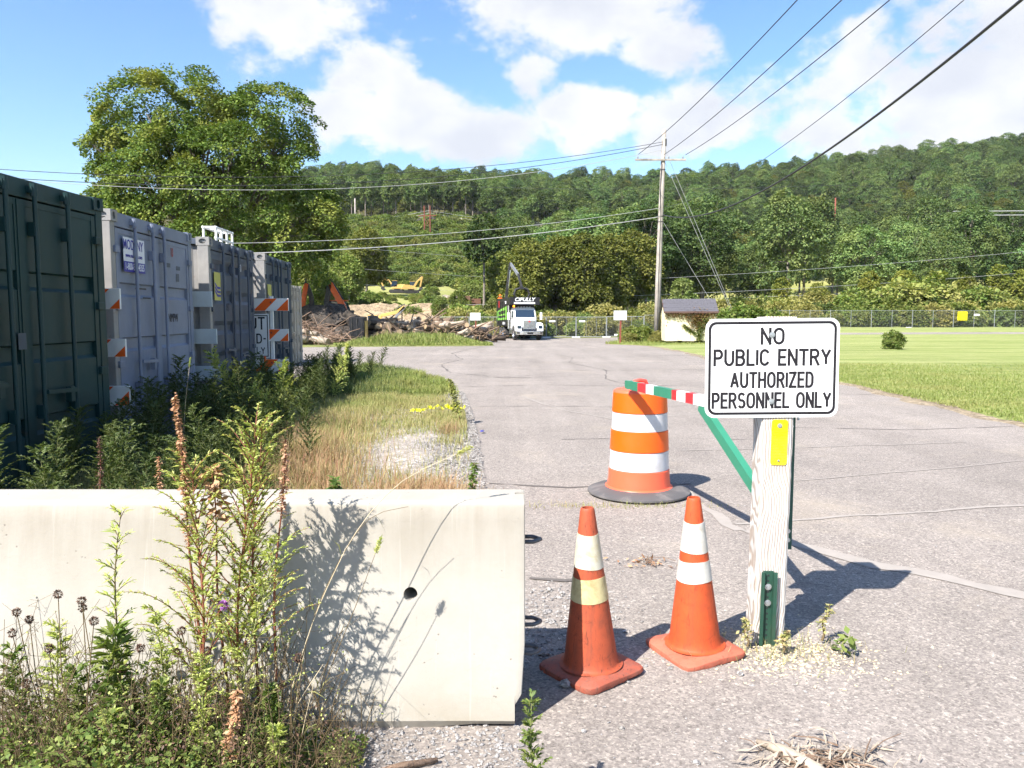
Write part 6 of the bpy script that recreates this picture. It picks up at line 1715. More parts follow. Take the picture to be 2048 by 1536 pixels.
# bare rock outcrops near the top of the clearing
for i, (px_, D, s, lab) in enumerate(((745, 246, 1.2, 'pale rock ledge at the top of the clearing, left of the brown frame'), (858, 240, 1.7, 'grey rock face behind the brown transmission frame'), (925, 256, 1.3, 'pale rock ledge at the top of the clearing, right of the brown frame'))):
    x = (px_ - 1024) / 1560 * D; rr = random.Random(i); mb = MB()
    for k in range(7): mb.rock((rr.uniform(-3, 3) * s * .8, rr.uniform(-1, 1), rr.uniform(0, 1.2) * s), s * rr.uniform(.5, .9), rr, (1.3, .8, .8))
    o = mb.build('rock_outcrop', 'rock_pale' if i != 1 else 'rock', fix=False); o.location = (x, D, hz1(x, D) + .8); tag(o, lab, 'rock')

# ================================================================== weeds by the containers
def weed_arrays(rg, h, nb, bl, leaf, lw, lean=(.1, 0), plume=.5, bdens=24, up=.75, tipd=.25, start=.18):
    """leafy upright weed: curved stem, ascending side branches, narrow leaves denser to the tips"""
    st = []; V = []
    T = np.linspace(0, 1, 9); stem = np.stack([lean[0] * h * T ** 1.7 + .012 * h * np.sin(T * 7 + rg.uniform(0, 6)), lean[1] * h * T ** 1.7 + .012 * h * np.sin(T * 6 + rg.uniform(0, 6)), h * T], 1)
    st.append((stem, .0045 * h + .0015, .0012))
    for i in range(nb):
        f = start + (1 - start) * (i + rg.random()) / nb; k = f * 8; i0 = min(7, int(k)); p0 = stem[i0] + (stem[i0 + 1] - stem[i0]) * (k - i0)
        a = i * 2.4 + rg.uniform(-.5, .5); L = bl * h * (1.05 - f) ** .65 * rg.uniform(.6, 1.15) + .05 * h
        t = np.linspace(0, 1, 7); out_ = np.array([math.cos(a), math.sin(a), 0])
        path = p0 + out_ * (L * (t * .72))[:, None] + np.array([0, 0, 1]) * (L * (up * t - tipd * t ** 2.5))[:, None]
        st.append((path, .0022 * h, .0008))
        n = int(bdens * rg.uniform(.8, 1.2) * (L / (bl * h)) ** .5) + 4
        tt = rg.random(n) ** .8; kk = tt * 6; j = np.minimum(5, kk.astype(int)); pos = path[j] + (path[j + 1] - path[j]) * (kk - j)[:, None]
        tang = nrm(path[j + 1] - path[j]); sd_ = rg.choice([-1, 1], n)[:, None] * nrm(np.cross(tang, [0, 0, 1.0]))
        s = leaf * (1.15 - .75 * tt) * rg.uniform(.6, 1.25, n)
        V.append(leaves(pos, tang * .8 + sd_ * rg.uniform(.3, 1, n)[:, None] + rg.normal(0, .25, (n, 3)), s, s * lw, rg, droop=.12))
    n = int(60 * plume) + 10; tt = .45 + .55 * rg.random(n); kk = tt * 8; j = np.minimum(7, kk.astype(int)); pos = stem[j] + (stem[j + 1] - stem[j]) * (kk - j)[:, None]
    s = leaf * .7 * rg.uniform(.5, 1.2, n); V.append(leaves(pos, rg.normal(0, .6, (n, 3)) + [0, 0, .5], s, s * lw, rg))
    return st, np.concatenate(V)
def stems_mesh(st, n=4):
    mb = MB()
    for path, r0, r1 in st:
        m_ = len(path); mb.tube(path, [r0 + (r1 - r0) * i / (m_ - 1) for i in range(m_)], n, cap=False)
    me = bpy.data.meshes.new('stem'); me.from_pydata(mb.v, [], mb.f); me.update(); me.polygons.foreach_set('use_smooth', [True] * len(me.polygons)); return me
WP = []
for i in range(5):
    rg2 = np.random.default_rng(300 + i); st, V = weed_arrays(rg2, 1.0, 34, .36, .052, .30, (rg2.uniform(-.2, .25), rg2.uniform(-.2, .1)), .6, 50, 1.15, .42)
    lm = np_mesh('leaves', V, 4); lm.materials.append(M['weed_dark']); sm = stems_mesh(st, 3); sm.materials.append(M['green_stem']); WP.append((lm, sm))
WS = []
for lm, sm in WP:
    l2 = lm.copy(); l2.materials.clear(); l2.materials.append(M['weed_sun']); WS.append((l2, sm))  # paler copy of the dark weeds, sunlight put into the leaf colour
def weed(i, x, y, h, label, group=None, name='mugwort', tilt=(0, 0), mats=None, w=1.0):
    lm, sm = (mats or WP)[i]
    r = thing(name, label, 'weed', (x, y, .02 + float(gz(x, y))), rn.uniform(0, 6.28), group); r.scale = (h * w, h * w, h); r.rotation_euler = (tilt[0], tilt[1], r.rotation_euler.z)
    for nm_, me in (('leaves', lm), ('stem', sm)):
        o = bpy.data.objects.new(nm_, me); COL.objects.link(o); o.parent = r
    return r
spots = []
def band(n, ya, yb, xa, xb, h0, h1):
    for i in range(n): spots.append((rn.uniform(xa, xb), ya + (yb - ya) * (i + rn.random()) / n, rn.uniform(h0, h1)))
band(50, 4.1, 7.4, -3.75, -1.9, .42, .78); band(22, 4.0, 5.6, -3.6, -1.45, .3, .55); band(32, 7.4, 10.6, -4.05, -2.4, .5, .82); band(22, 8.4, 12.2, -4.1, -2.7, .65, .95); band(24, 12.0, 16.2, -4.1, -3.0, .45, .75); band(30, 14.6, 19.0, -4.5, -3.2, .45, .8)
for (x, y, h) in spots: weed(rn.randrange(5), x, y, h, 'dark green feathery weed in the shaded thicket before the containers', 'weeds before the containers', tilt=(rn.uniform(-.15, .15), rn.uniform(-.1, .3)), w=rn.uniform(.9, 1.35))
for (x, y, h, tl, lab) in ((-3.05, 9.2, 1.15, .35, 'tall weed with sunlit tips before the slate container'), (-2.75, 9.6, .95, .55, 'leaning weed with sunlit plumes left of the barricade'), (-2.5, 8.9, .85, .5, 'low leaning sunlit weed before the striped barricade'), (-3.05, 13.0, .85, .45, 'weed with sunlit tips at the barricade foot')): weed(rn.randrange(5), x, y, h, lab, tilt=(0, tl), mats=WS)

# ------------------------------------------------------------------ grasses
def blades(P, h, w, rg, lean=.5, seg=2):
    """thin bent blades, two quads each"""
    n = len(P); a = rg.uniform(0, 6.28, n); d = np.stack([np.cos(a), np.sin(a), np.zeros(n)], 1); sd_ = np.stack([-np.sin(a), np.cos(a), np.zeros(n)], 1)
    h = np.broadcast_to(h, (n,))[:, None]; w = np.broadcast_to(w, (n,))[:, None]; l = (rg.random(n) * lean)[:, None]
    up = np.array([0, 0, 1.0]); b = P; m_ = P + up * h * .6 + d * h * l * .35; t = P + up * h * (1 - l * .25) + d * h * l
    return np.stack([b - sd_ * w / 2, b + sd_ * w / 2, m_ + sd_ * w * .35, m_ - sd_ * w * .35, m_ - sd_ * w * .35, m_ + sd_ * w * .35, t + sd_ * w * .05, t - sd_ * w * .05], 1).reshape(-1, 3)
rg = np.random.default_rng(12)
def in_poly(poly, n, box, margin=0.):
    X = rg.uniform(box[0], box[1], n); Y = rg.uniform(box[2], box[3], n); return X[(k := poly_sd(poly, X, Y) > margin)], Y[k]
def ground_pts(X, Y, off=.03): return np.stack([X, Y, gz(X, Y) + off], 1)
def grass_obj(name, V, mat, label): return tag(link(name, np_mesh(name, V, 4), mat), label, 'grass', kind='stuff')
# dry verge turf, thin over the gravel patches
X, Y = in_poly(VERGE, 260000, (-3.9, -.2, 3.3, 22.4)); nz = wob(X * .55 + 3, Y * .55) + .5 * wob(X * 1.6, Y * 1.6 + 2)
gravel = np.exp(-(((X + 1.15) / .42) ** 2 + ((Y - 8.4) / 1.1) ** 2)) + .7 * np.exp(-(((X + 1.0) / .5) ** 2 + ((Y - 5.2) / 1.0) ** 2)) + .9 * np.exp(-(((X + .95) / .45) ** 2 + ((Y - 13.6) / 1.6) ** 2)) + 1.0 * np.exp(-(((X + .35) / .22) ** 2))
keep = rg.random(len(X)) < np.clip(.72 + .6 * nz - .95 * gravel, .06, 1); X, Y = X[keep], Y[keep]
hh = rg.uniform(.04, .13, len(X)) * (1 + .8 * np.clip(wob(X * .8, Y * .8), 0, 1)) * (1 + .5 * (X < -2))
g_ = Y > 14
grass_obj('dry_grass', blades(ground_pts(X, Y)[~g_], hh[~g_], .0055, rg, 1.1), 'dry_grass', 'short straw coloured grass over the gravel verge')
grass_obj('verge_grass', np.concatenate([blades(ground_pts(X, Y)[g_], hh[g_] * 1.3, .010, rg, 1.0)]), 'green_grass', 'green and straw grass at the far end of the verge')
# reddish tufts
V = []
for (cx, cy, r_, n, h0) in ((-1.75, 6.6, .6, 2600, .34), (-2.05, 7.6, .5, 2200, .36), (-1.35, 5.9, .5, 1500, .24), (-.62, 5.7, .32, 2200, .24), (-.75, 6.3, .35, 1800, .22), (-.5, 6.0, .22, 900, .2), (-2.4, 8.6, .5, 1500, .34), (-1.6, 5.0, .5, 1200, .22), (-.78, 9.6, .16, 420, .20), (-2.2, 5.6, .5, 1400, .3), (-2.2, 10.0, .4, 900, .28)):
    n = int(n * .42); P = np.stack([cx + rg.normal(0, r_ * .55, n), cy + rg.normal(0, r_ * .6, n), np.full(n, .03)], 1); V.append(blades(P, rg.uniform(.4, 1.1, n) * h0, .0045, rg, .9))
grass_obj('reddish_grass', np.concatenate(V), 'red_grass', 'wiry reddish grass tufts behind the barrier')
# lush grass where the verge meets the weeds
n = 15000; X = -3.3 + rg.normal(0, .55, n); Y = rg.uniform(13.5, 21, n); k = poly_sd(VERGE, X, Y) > .05; X, Y = X[k], Y[k]
grass_obj('lush_grass', blades(ground_pts(X, Y), rg.uniform(.10, .32, len(X)), .012, rg, .8), 'weed_dark', 'lush green grass at the shaded far end of the verge')
# tall grass strip before the logs
X, Y = in_poly([(-1.0, 41.6), (-2, 40.6), (-6, 39.4), (-8.9, 38.8), (-9.6, 42), (-8.4, 50), (-2.6, 55), (-1.6, 48)], 60000, (-10, 0, 38, 56)); sdg = poly_sd([(-1.0, 41.6), (-2, 40.6), (-6, 39.4), (-8.9, 38.8), (-9.6, 42), (-8.4, 50), (-2.6, 55), (-1.6, 48)], X, Y); hh = rg.uniform(.2, .7, len(X)) * np.clip(sdg / 2.2, .25, 1) * (1 + .5 * wob(X * .8, Y * .8))
grass_obj('tall_grass', blades(ground_pts(X, Y), hh, .035, rg, .6), 'green_grass', 'tall yellow green grass strip before the log heaps')
# mown lawn: blades along the near edge
X, Y = in_poly(LAWN, 150000, (6.6, 15.5, 7, 24)); k = rg.random(len(X)) < np.clip(1.25 - (Y - 8) / 20 - np.clip(X - 10, 0, 9) / 9, .12, 1); X, Y = X[k], Y[k]
grass_obj('lawn_grass', blades(ground_pts(X, Y), rg.uniform(.025, .065, len(X)), .011, rg, 1.2), 'green_grass', 'mown grass blades along the near lawn edge')
X, Y = in_poly([(7, 40), (5.7, 48.4), (6.4, 50.6), (9, 51.8), (13, 53), (13, 46)], 14000, (5, 14, 38, 54)); grass_obj('lawn_tip_grass', blades(ground_pts(X, Y), rg.uniform(.05, .3, len(X)) * np.clip((Y - 44) / 5, .3, 1.2), .03, rg, .9), 'green_grass', 'longer grass round the shed and pole foot')

# ------------------------------------------------------------------ loose stones
def pebbles(X, Y, s, rg, off=0.0, zf=gz):
    n = len(X); base = np.array([(1, 0, 0), (0, 1, 0), (-1, 0, 0), (0, -1, 0), (0, 0, 1), (0, 0, -1)], float); tri = np.array([(0, 1, 4), (1, 2, 4), (2, 3, 4), (3, 0, 4), (1, 0, 5), (2, 1, 5), (3, 2, 5), (0, 3, 5)])
    a = rg.uniform(0, 6.28, n); ca, sa = np.cos(a), np.sin(a); v = base[None] * rg.uniform(.55, 1.25, (n, 6, 1)) * np.stack([rg.uniform(.8, 1.3, n), rg.uniform(.6, 1.0, n), rg.uniform(.4, .75, n)], 1)[:, None, :]
    v += rg.normal(0, .12, v.shape); v *= s[:, None, None]
    x = v[..., 0] * ca[:, None] - v[..., 1] * sa[:, None]; y = v[..., 0] * sa[:, None] + v[..., 1] * ca[:, None]
    v = np.stack([x + X[:, None], y + Y[:, None], v[..., 2] + (zf(X, Y) + off + s * .25)[:, None]], -1)
    return v[:, tri].reshape(-1, 3)
def stone_obj(name, V, mat, label): return tag(link(name, np_mesh(name, V, 3), mat), label, 'gravel', kind='stuff')
X, Y = in_poly(VERGE, 60000, (-2.4, .1, 3.3, 20), -.12); gravel = np.exp(-(((X + 1.15) / .6) ** 2 + ((Y - 8.6) / 1.6) ** 2)) + np.exp(-(((X + .95) / .6) ** 2 + ((Y - 5.0) / 1.2) ** 2)) + np.exp(-(((X + .95) / .5) ** 2 + ((Y - 13.6) / 2.2) ** 2)) + np.exp(-(((X + .42) / .30) ** 2))
k = rg.random(len(X)) < np.clip(gravel, .05, 1); X, Y = X[k], Y[k]
stone_obj('gravel', pebbles(X, Y, rg.uniform(.006, .02, len(X)), rg, .035), 'stone_pale', 'pale grey gravel showing through the verge')
n = 2600; X = rg.uniform(-.5, 4.2, n); Y = 1.8 + rg.random(n) ** 1.6 * 7; k = ~((X > -.5) & (X < .06) & (Y > 2.6) & (Y < 3.3)); X, Y = X[k], Y[k]
stone_obj('road_grit', pebbles(X, Y, np.minimum(.012, .0022 + rg.exponential(.0022, len(X))), rg), 'stone', 'loose grit strewn over the old asphalt')
n = 900; X = 1.22 + rg.normal(0, .20, n); Y = 3.36 + rg.normal(0, .14, n); stone_obj('post_gravel', pebbles(X, Y, rg.uniform(.003, .011, n), rg), 'straw', 'sandy chips gathered round the timber post foot')
n = 700; X = .25 + rg.normal(0, .18, n); Y = 3.75 + rg.normal(0, .30, n); stone_obj('barrier_grit', pebbles(X, Y, rg.uniform(.004, .016, n), rg), 'stone', 'crumbled stones beside the barrier end')
n = 1100; X = rg.uniform(-.75, .05, n); Y = 2.55 + rg.normal(0, .14, n); stone_obj('foot_grit', pebbles(X, Y, rg.uniform(.003, .013, n), rg), 'stone', 'dark crumbled grit along the barrier foot')
rs = random.Random(6)
STN = [((.955, 3.15), .017, 'stone', 'dark stone touching the brighter cone foot'), ((1.095, 3.30), .016, 'stone', 'dark stone left of the timber post foot'), ((.90, 2.62), .013, 'stone_pale', 'white stone lying below the timber post'), ((1.06, 2.78), .011, 'stone', 'dark chip right of the white stone'), ((.40, 2.72), .012, 'stone_pale', 'tan pebble below the dirty cone'), ((.26, 2.70), .011, 'stone', 'grey pebble left of the tan pebble'),
       ((.20, 4.15), .022, 'stone_pale', 'pale stone right of the barrier top'), ((.27, 4.10), .018, 'stone_pale', 'pale stone paired beside another right of the barrier'), ((.14, 3.35), .03, 'stone', 'dark rock in the shade of the barrier end'), ((.22, 3.05), .028, 'stone', 'reddish dark rock beside the dirty cone foot'), ((.62, 2.5), .014, 'stone', 'dark chip on the asphalt bottom centre'), ((1.75, 2.55), .010, 'stone', 'small dark chip on the asphalt at lower right')]
for (x, y), s, mm, lab in STN:
    mb = MB(); mb.rock((0, 0, 0), s, rs); o = mb.build('stone', mm, None); o.location = (x, y, s * .4); tag(o, lab, 'stone')

# ================================================================== foreground weeds before the barrier
def fg_weed(name, label, x, y, h, seed, leafmat, stemmat, nb, bl, leaf, lw, lean, bdens, up=.75, tipd=.25, plume=.6, start=.2, top_rust=None):
    rg2 = np.random.default_rng(seed); st, V = weed_arrays(rg2, h, nb, bl, leaf, lw, lean, plume, bdens, up, tipd, start)
    root = thing(name, label, 'weed', (x, y, .015))
    lm = np_mesh('leaves', V, 4); link('leaves', lm, leafmat, root); sm = stems_mesh(st, 6); link('stem', sm, stemmat, root)
    return root
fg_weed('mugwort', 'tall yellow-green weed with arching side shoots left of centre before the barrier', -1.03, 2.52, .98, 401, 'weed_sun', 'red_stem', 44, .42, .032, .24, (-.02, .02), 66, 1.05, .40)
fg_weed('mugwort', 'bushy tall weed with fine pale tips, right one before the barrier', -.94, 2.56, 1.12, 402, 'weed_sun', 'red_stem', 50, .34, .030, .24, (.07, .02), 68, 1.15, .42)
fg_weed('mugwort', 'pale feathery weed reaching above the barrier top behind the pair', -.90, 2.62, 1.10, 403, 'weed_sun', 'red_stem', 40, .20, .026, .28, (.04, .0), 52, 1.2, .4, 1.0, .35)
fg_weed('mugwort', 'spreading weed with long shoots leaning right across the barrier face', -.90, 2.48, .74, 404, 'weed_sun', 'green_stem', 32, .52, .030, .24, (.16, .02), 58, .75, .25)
fg_weed('sprig', 'slender single-stemmed weed standing alone at left before the barrier', -1.33, 2.52, .84, 405, 'weed_sun', 'weed_stem', 34, .09, .045, .20, (.05, 0), 9, .7, .2, .7, .12)
fg_weed('sprig', 'small green sprig at the bottom edge right of the barrier end', .065, 2.22, .36, 406, 'weed_green', 'green_stem', 20, .16, .028, .36, (-.03, 0), 20, .9, .2, .8, .3)
fg_weed('sprig', 'short leafy green weed at the far left of the weed bed', -1.27, 2.42, .48, 407, 'weed_green', 'green_stem', 30, .22, .07, .24, (-.04, 0), 14, .8, .3, .6, .2)
fg_weed('sprig', 'pale fluffy weed in the middle of the weed bed', -.98, 2.36, .42, 408, 'weed_sun', 'green_stem', 24, .20, .03, .30, (.02, 0), 30, .9, .2, .8, .2)
for i, (x, y, h, mt, sd) in enumerate(((-1.50, 2.50, .46, 'weed_sun', 421), (-1.16, 2.48, .52, 'weed_sun', 422), (-1.40, 2.40, .36, 'weed_green', 423), (-1.62, 2.46, .40, 'weed_green', 424), (-1.10, 2.34, .34, 'weed_green', 425), (-.78, 2.40, .30, 'weed_green', 426), (-.72, 2.30, .22, 'weed_sun', 427), (-1.22, 2.28, .28, 'weed_sun', 428))):
    fg_weed('sprig', ('left feathery', 'central feathery', 'low leafy', 'leftmost leafy', 'small leafy', 'right leafy', 'lowest right', 'lowest central')[i] + ' sprig rising from the clover before the barrier', x, y, h, sd, mt, 'green_stem', 26, .26, .034, .26, (.03 * (i % 3 - 1), 0), 34, .8, .25, .8, .15)
# rust-brown dock stalk and pinkish spike
def stuffed(o):
    o['kind'] = 'stuff'; return o
def spike(name, label, x, y, h, z0, r, mat, seed, lean, stem='red_stem', n=900, leaf=.016):
    rg2 = np.random.default_rng(seed); root = thing(name, label, 'weed', (x, y, .015)); T = np.linspace(0, 1, 10)
    path = np.stack([lean * h * T ** 1.5 + .008 * np.sin(T * 9), 0 * T, h * T], 1); link('stem', stems_mesh([(path, .006, .002)], 6), stem, root)
    t = z0 + (1 - z0) * rg2.random(n); k = t * 9; j = np.minimum(8, k.astype(int)); p = path[j] + (path[j + 1] - path[j]) * (k - j)[:, None]
    q = r * (1.05 - (t - z0) / (1 - z0)) ** .5 * (.6 + .4 * np.sin(t * 60)); a = rg2.uniform(0, 6.28, n); p = p + np.stack([np.cos(a) * q, np.sin(a) * q, rg2.normal(0, .006, n)], 1) * rg2.random((n, 1))
    s = leaf * rg2.uniform(.6, 1.3, n); link('seed_spike', np_mesh('seed_spike', leaves(p, np.stack([np.cos(a), np.sin(a), rg2.normal(-.2, .5, n)], 1), s, s * .6, rg2), 4), mat, root)
spike('dock_stalk', 'dead rust-brown seed stalk standing tallest above the barrier', -1.04, 2.55, 1.22, .58, .018, 'weed_rust', 1, -.06, n=950, leaf=.013)
spike('dock_stalk', 'curled brown withered stalk beside the tallest one at barrier top', -.99, 2.60, .98, .82, .05, 'weed_rust', 2, -.03, n=110, leaf=.035)
spike('pink_spike', 'pinkish seed spike rising above the barrier right of the weeds', -.83, 2.60, 1.07, .76, .017, 'weed_pink', 3, .06, n=520, leaf=.012)
spike('pink_spike', 'reddish yellow low weed spike at bottom centre of the weed bed', -.86, 2.26, .36, .3, .022, 'weed_rust', 4, .08, n=420, leaf=.018)
spike('dead_stalk', 'grey dead seed stalk behind the barrier at left', -2.33, 4.35, .80, .45, .03, 'weed_brown', 5, .0, n=400); spike('dead_stalk', 'short dead seed stalk just behind the barrier top', -1.93, 4.2, .72, .7, .03, 'weed_rust', 6, .0, n=160)
spike('green_spike', 'pale spike weed standing alone on the verge edge', -3.05, 14.2, 1.0, .2, .05, 'weed_sun', 7, .05, n=420, leaf=.05); spike('green_spike', 'slim green sprig on the gravel behind the barrier end', -.28, 5.6, .42, .2, .03, 'weed_green', 8, .0, n=260, leaf=.035)
spike('green_spike', 'scrubby upright weed beside the yellow tape', -.72, 10.6, .62, .25, .10, 'bush_leaf', 9, -.22, n=500, leaf=.04); spike('green_spike', 'green upright sprig behind the barrier in front of the gravel', -1.06, 4.6, .52, .3, .02, 'weed_green', 10, .0, n=200, leaf=.05)
# brown clover heads on wiry stems
rs = random.Random(2)
HEADS = [(-1.615, .66), (-1.60, .61), (-1.47, .74), (-1.385, .72), (-1.42, .66), (-1.295, .685), (-1.055, .61), (-1.165, .565), (-1.09, .50), (-.83, .60), (-.70, .47), (-.83, .47), (-.98, .52), (-1.25, .45), (-1.66, .55), (-1.50, .52), (-1.05, .42), (-.92, .40), (-1.35, .36), (-1.55, .40), (-.76, .34), (-1.20, .31), (-1.45, .30)]
for i, (hx, hzv) in enumerate(HEADS):
    hzv *= .80; by = rs.uniform(2.34, 2.52); bx = hx + rs.uniform(-.05, .10)
    r = thing('seed_head', 'dark brown dried flower head on a wiry stem in the weed bed', 'weed', (bx, by, .01), 0, 'brown seed heads before the barrier')
    tip = Vector((hx - bx, rs.uniform(-.05, .05), hzv)); link('stem', stems_mesh([(np.array([(0, 0, 0), tuple(tip * .5 + Vector((rs.uniform(-.03, .03), 0, .03))), tuple(tip)]), .0022, .0014)], 5), 'weed_stem', r)
    rg2 = np.random.default_rng(i); n = 150; d = nrm(rg2.normal(0, 1, (n, 3))); s = rg2.uniform(.005, .010, n)
    V = [leaves(np.tile(np.array(tip), (n, 1)) + d * .009, d + rg2.normal(0, .5, (n, 3)), s, s * .55, rg2)]
    pass
    stuffed(link('head', np_mesh('head', np.concatenate(V), 4), 'weed_brown', r))
rg2 = np.random.default_rng(9); pf = thing('clover_flower', 'single purple clover flower between the two tall weeds', 'flower', (-.93, 2.44, .01))
link('stem', stems_mesh([(np.array([(0, 0, 0), (.02, 0, .3), (.0, 0, .56)]), .002, .0015)], 5), 'green_stem', pf); d = nrm(rg2.normal(0, 1, (110, 3))); link('petals', np_mesh('petals', leaves(np.array([[0, 0, .56]]) + d * .006, d + [0, 0, .3], .014, .005, rg2), 4), 'purple', pf)
# tangle of clover and dry stems along the foot
rg2 = np.random.default_rng(55); V = []; n = 11000
X = rg2.uniform(-1.85, -.50, n); Y = 2.05 + rg2.random(n) * .55; hm = (.10 + .15 * np.exp(-((X + 1.25) / .35) ** 2) + .06 * np.sin(X * 9) ** 2) * np.clip((-.42 - X) / .35, .1, 1); Z = rg2.random(n) ** .7 * hm + .01
P = np.stack([X, Y, Z], 1); s = rg2.uniform(.009, .026, n); cl = link('clover', np_mesh('clover', leaves(P, rg2.normal(0, 1, (n, 3)) + [0, -.3, .2], s, s * .72, rg2), 4), 'weed_green'); tag(cl, 'low clover and mixed green leaves filling the weed bed', 'ground cover', kind='stuff')
n = 6000; X = rg2.uniform(-1.9, -.5, n); Y = 2.1 + rg2.random(n) * .5; Z = rg2.random(n) * .30 * np.clip((-.40 - X) / .4, .15, 1); s = rg2.uniform(.006, .017, n)
tag(link('withered_leaves', np_mesh('withered_leaves', leaves(np.stack([X, Y, Z], 1), rg2.normal(0, 1, (n, 3)), s, s * .5, rg2), 4), 'weed_brown'), 'withered brown leaves and stems among the clover', 'ground cover', kind='stuff')
st = []
for i in range(330):
    x = rg2.uniform(-1.9, -.52); y = 2.15 + rg2.random() * .48; h = rg2.uniform(.15, .52) * min(1, max(.3, (-.40 - x) / .3)); dx, dy = rg2.normal(0, .25, 2) * h
    st.append((np.array([(x, y, 0), (x + dx * .4, y + dy * .4, h * .55), (x + dx, y + dy, h)]), .0018, .0008))
    for k in range(3):
        f = rg2.uniform(.5, .95); b = np.array([x + dx * f, y + dy * f, h * f]); st.append((np.stack([b, b + rg2.normal(0, .03, 3) + [0, 0, .02], b + rg2.normal(0, .05, 3) + [0, 0, .05]]), .0009, .0005))
sm = stems_mesh(st, 4); tag(link('wiry_stems', sm, 'weed_stem'), 'tangle of thin wiry stems in the weed bed', 'ground cover', kind='stuff')
n = 1100; i_ = rg2.integers(0, len(st), n); P = np.stack([st[i][0][-1] for i in i_]); s = rg2.uniform(.004, .010, n); tag(link('seed_dots', np_mesh('seed_dots', leaves(P + rg2.normal(0, .004, (n, 3)), rg2.normal(0, 1, (n, 3)), s, s * .8, rg2), 4), 'weed_sun'), 'tiny pale buds on the wiry stems', 'ground cover', kind='stuff')
# foxtail grasses leaning to the right
def grass_stalk(label, P, r, head=None, leafy=0, seed=0, mat='straw'):
    root = thing('grass_stalk', label, 'grass', P[0], 0, None); b = Vector(P[0]); pts = [Vector(p) - b for p in P]
    T = np.linspace(0, 1, 14); n = len(pts) - 1; sm_ = []
    for t in T:
        k = t * n; j = min(n - 1, int(k)); f = k - j; p0, p1, p2, p3 = pts[max(0, j - 1)], pts[j], pts[j + 1], pts[min(n, j + 2)]
        sm_.append(tuple(.5 * (2 * p1 + (p2 - p0) * f + (2 * p0 - 5 * p1 + 4 * p2 - p3) * f * f + (3 * p1 - p0 - 3 * p2 + p3) * f ** 3)))
    link('stalk', stems_mesh([(np.array(sm_), r, r * .5)], 5), mat, root)
    rg3 = np.random.default_rng(seed)
    if head:
        e = np.array(sm_[-1]); d = nrm((e - np.array(sm_[-2]))[None])[0]; n = 260; t = rg3.random(n); p = e + d * (t * head)[:, None] + rg3.normal(0, .0035, (n, 3)); s = rg3.uniform(.006, .012, n)
        link('foxtail', np_mesh('foxtail', leaves(p, rg3.normal(0, .7, (n, 3)) + d, s, s * .3, rg3), 4), 'weed_sun', root)
    if leafy:
        k = rg3.integers(2, 11, leafy); p = np.array(sm_)[k]; s = rg3.uniform(.05, .12, leafy); stuffed(link('blade', np_mesh('blade', leaves(p, rg3.normal(0, .5, (leafy, 3)) + [.2, 0, .5], s, .006, rg3, droop=.3), 4), 'dry_grass', root))
grass_stalk('thin stalk ending in a yellow foxtail against the barrier face', [(-.74, 2.55, 0), (-.62, 2.56, .30), (-.53, 2.57, .52), (-.462, 2.58, .70)], .0018, .055, 3, 1, 'weed_stem')
grass_stalk('long pale stalk arching right over the barrier top to a foxtail', [(-.76, 2.55, 0), (-.70, 2.58, .40), (-.56, 2.62, .72), (-.40, 2.70, .91), (-.20, 2.80, 1.0)], .0022, .06, 3, 2)
grass_stalk('tall straw stalk leaning right against the barrier', [(-.80, 2.50, 0), (-.74, 2.52, .25), (-.66, 2.55, .50), (-.56, 2.58, .72)], .0022, None, 5, 3); grass_stalk('straw coloured stalk rising beside the leaning one', [(-.82, 2.52, 0), (-.80, 2.53, .28), (-.76, 2.55, .58)], .002, None, 5, 4)
grass_stalk('dry stalk bent low to the right at the barrier foot', [(-.80, 2.45, 0), (-.72, 2.45, .20), (-.62, 2.47, .36)], .002, None, 4, 5); grass_stalk('short reddish stalk at the right edge of the weed bed', [(-.70, 2.42, 0), (-.68, 2.42, .15), (-.64, 2.43, .32)], .002, None, 4, 6)
grass_stalk('dark stalk leaning far right before the barrier', [(-.78, 2.52, 0), (-.72, 2.54, .3), (-.64, 2.56, .56), (-.50, 2.60, .80), (-.36, 2.66, .84)], .0016, None, 0, 7, 'weed_stem')
grass_stalk('foxtail stalk standing in the shaded weeds before the pale container', [(-2.95, 6.9, 0), (-2.92, 6.9, .6), (-2.86, 6.9, 1.05)], .003, .08, 0, 8)

# ================================================================== litter and debris
def caution_tape():
    rnd_ = random.Random(5); mb = MB(); n = 46
    for i in range(n + 1):
        f = i / n; x = -1.50 + .80 * f; y = 11.35 + .35 * math.sin(f * 2.6) + rnd_.uniform(-.04, .04); z = .075 + .05 * abs(math.sin(f * 17)) * (1 if f > .3 else .4) + rnd_.uniform(0, .03)
        a = rnd_.uniform(-1, 1) * .8 if f > .25 else .2; mb.v += [(x, y - .035 * math.cos(a), z - .03 * math.sin(a)), (x + .01, y + .035 * math.cos(a), z + .03 * math.sin(a) + .015)]
        if i: mb.f.append((2 * i - 2, 2 * i - 1, 2 * i + 1, 2 * i))
    o = mb.build('caution_tape', 'tape', fix=False); tag(o, 'crumpled yellow barrier tape lying across the gravel verge', 'tape')
    md = o.modifiers.new('t', 'SOLIDIFY'); md.thickness = .002
caution_tape()
o = MB().rock((0, 0, 0), .035, random.Random(3), (1.6, .8, .3)).build('litter', 'decal_blue'); o.location = (-.38, 9.9, .03); tag(o, 'scrap of blue litter at the gravel edge', 'litter')
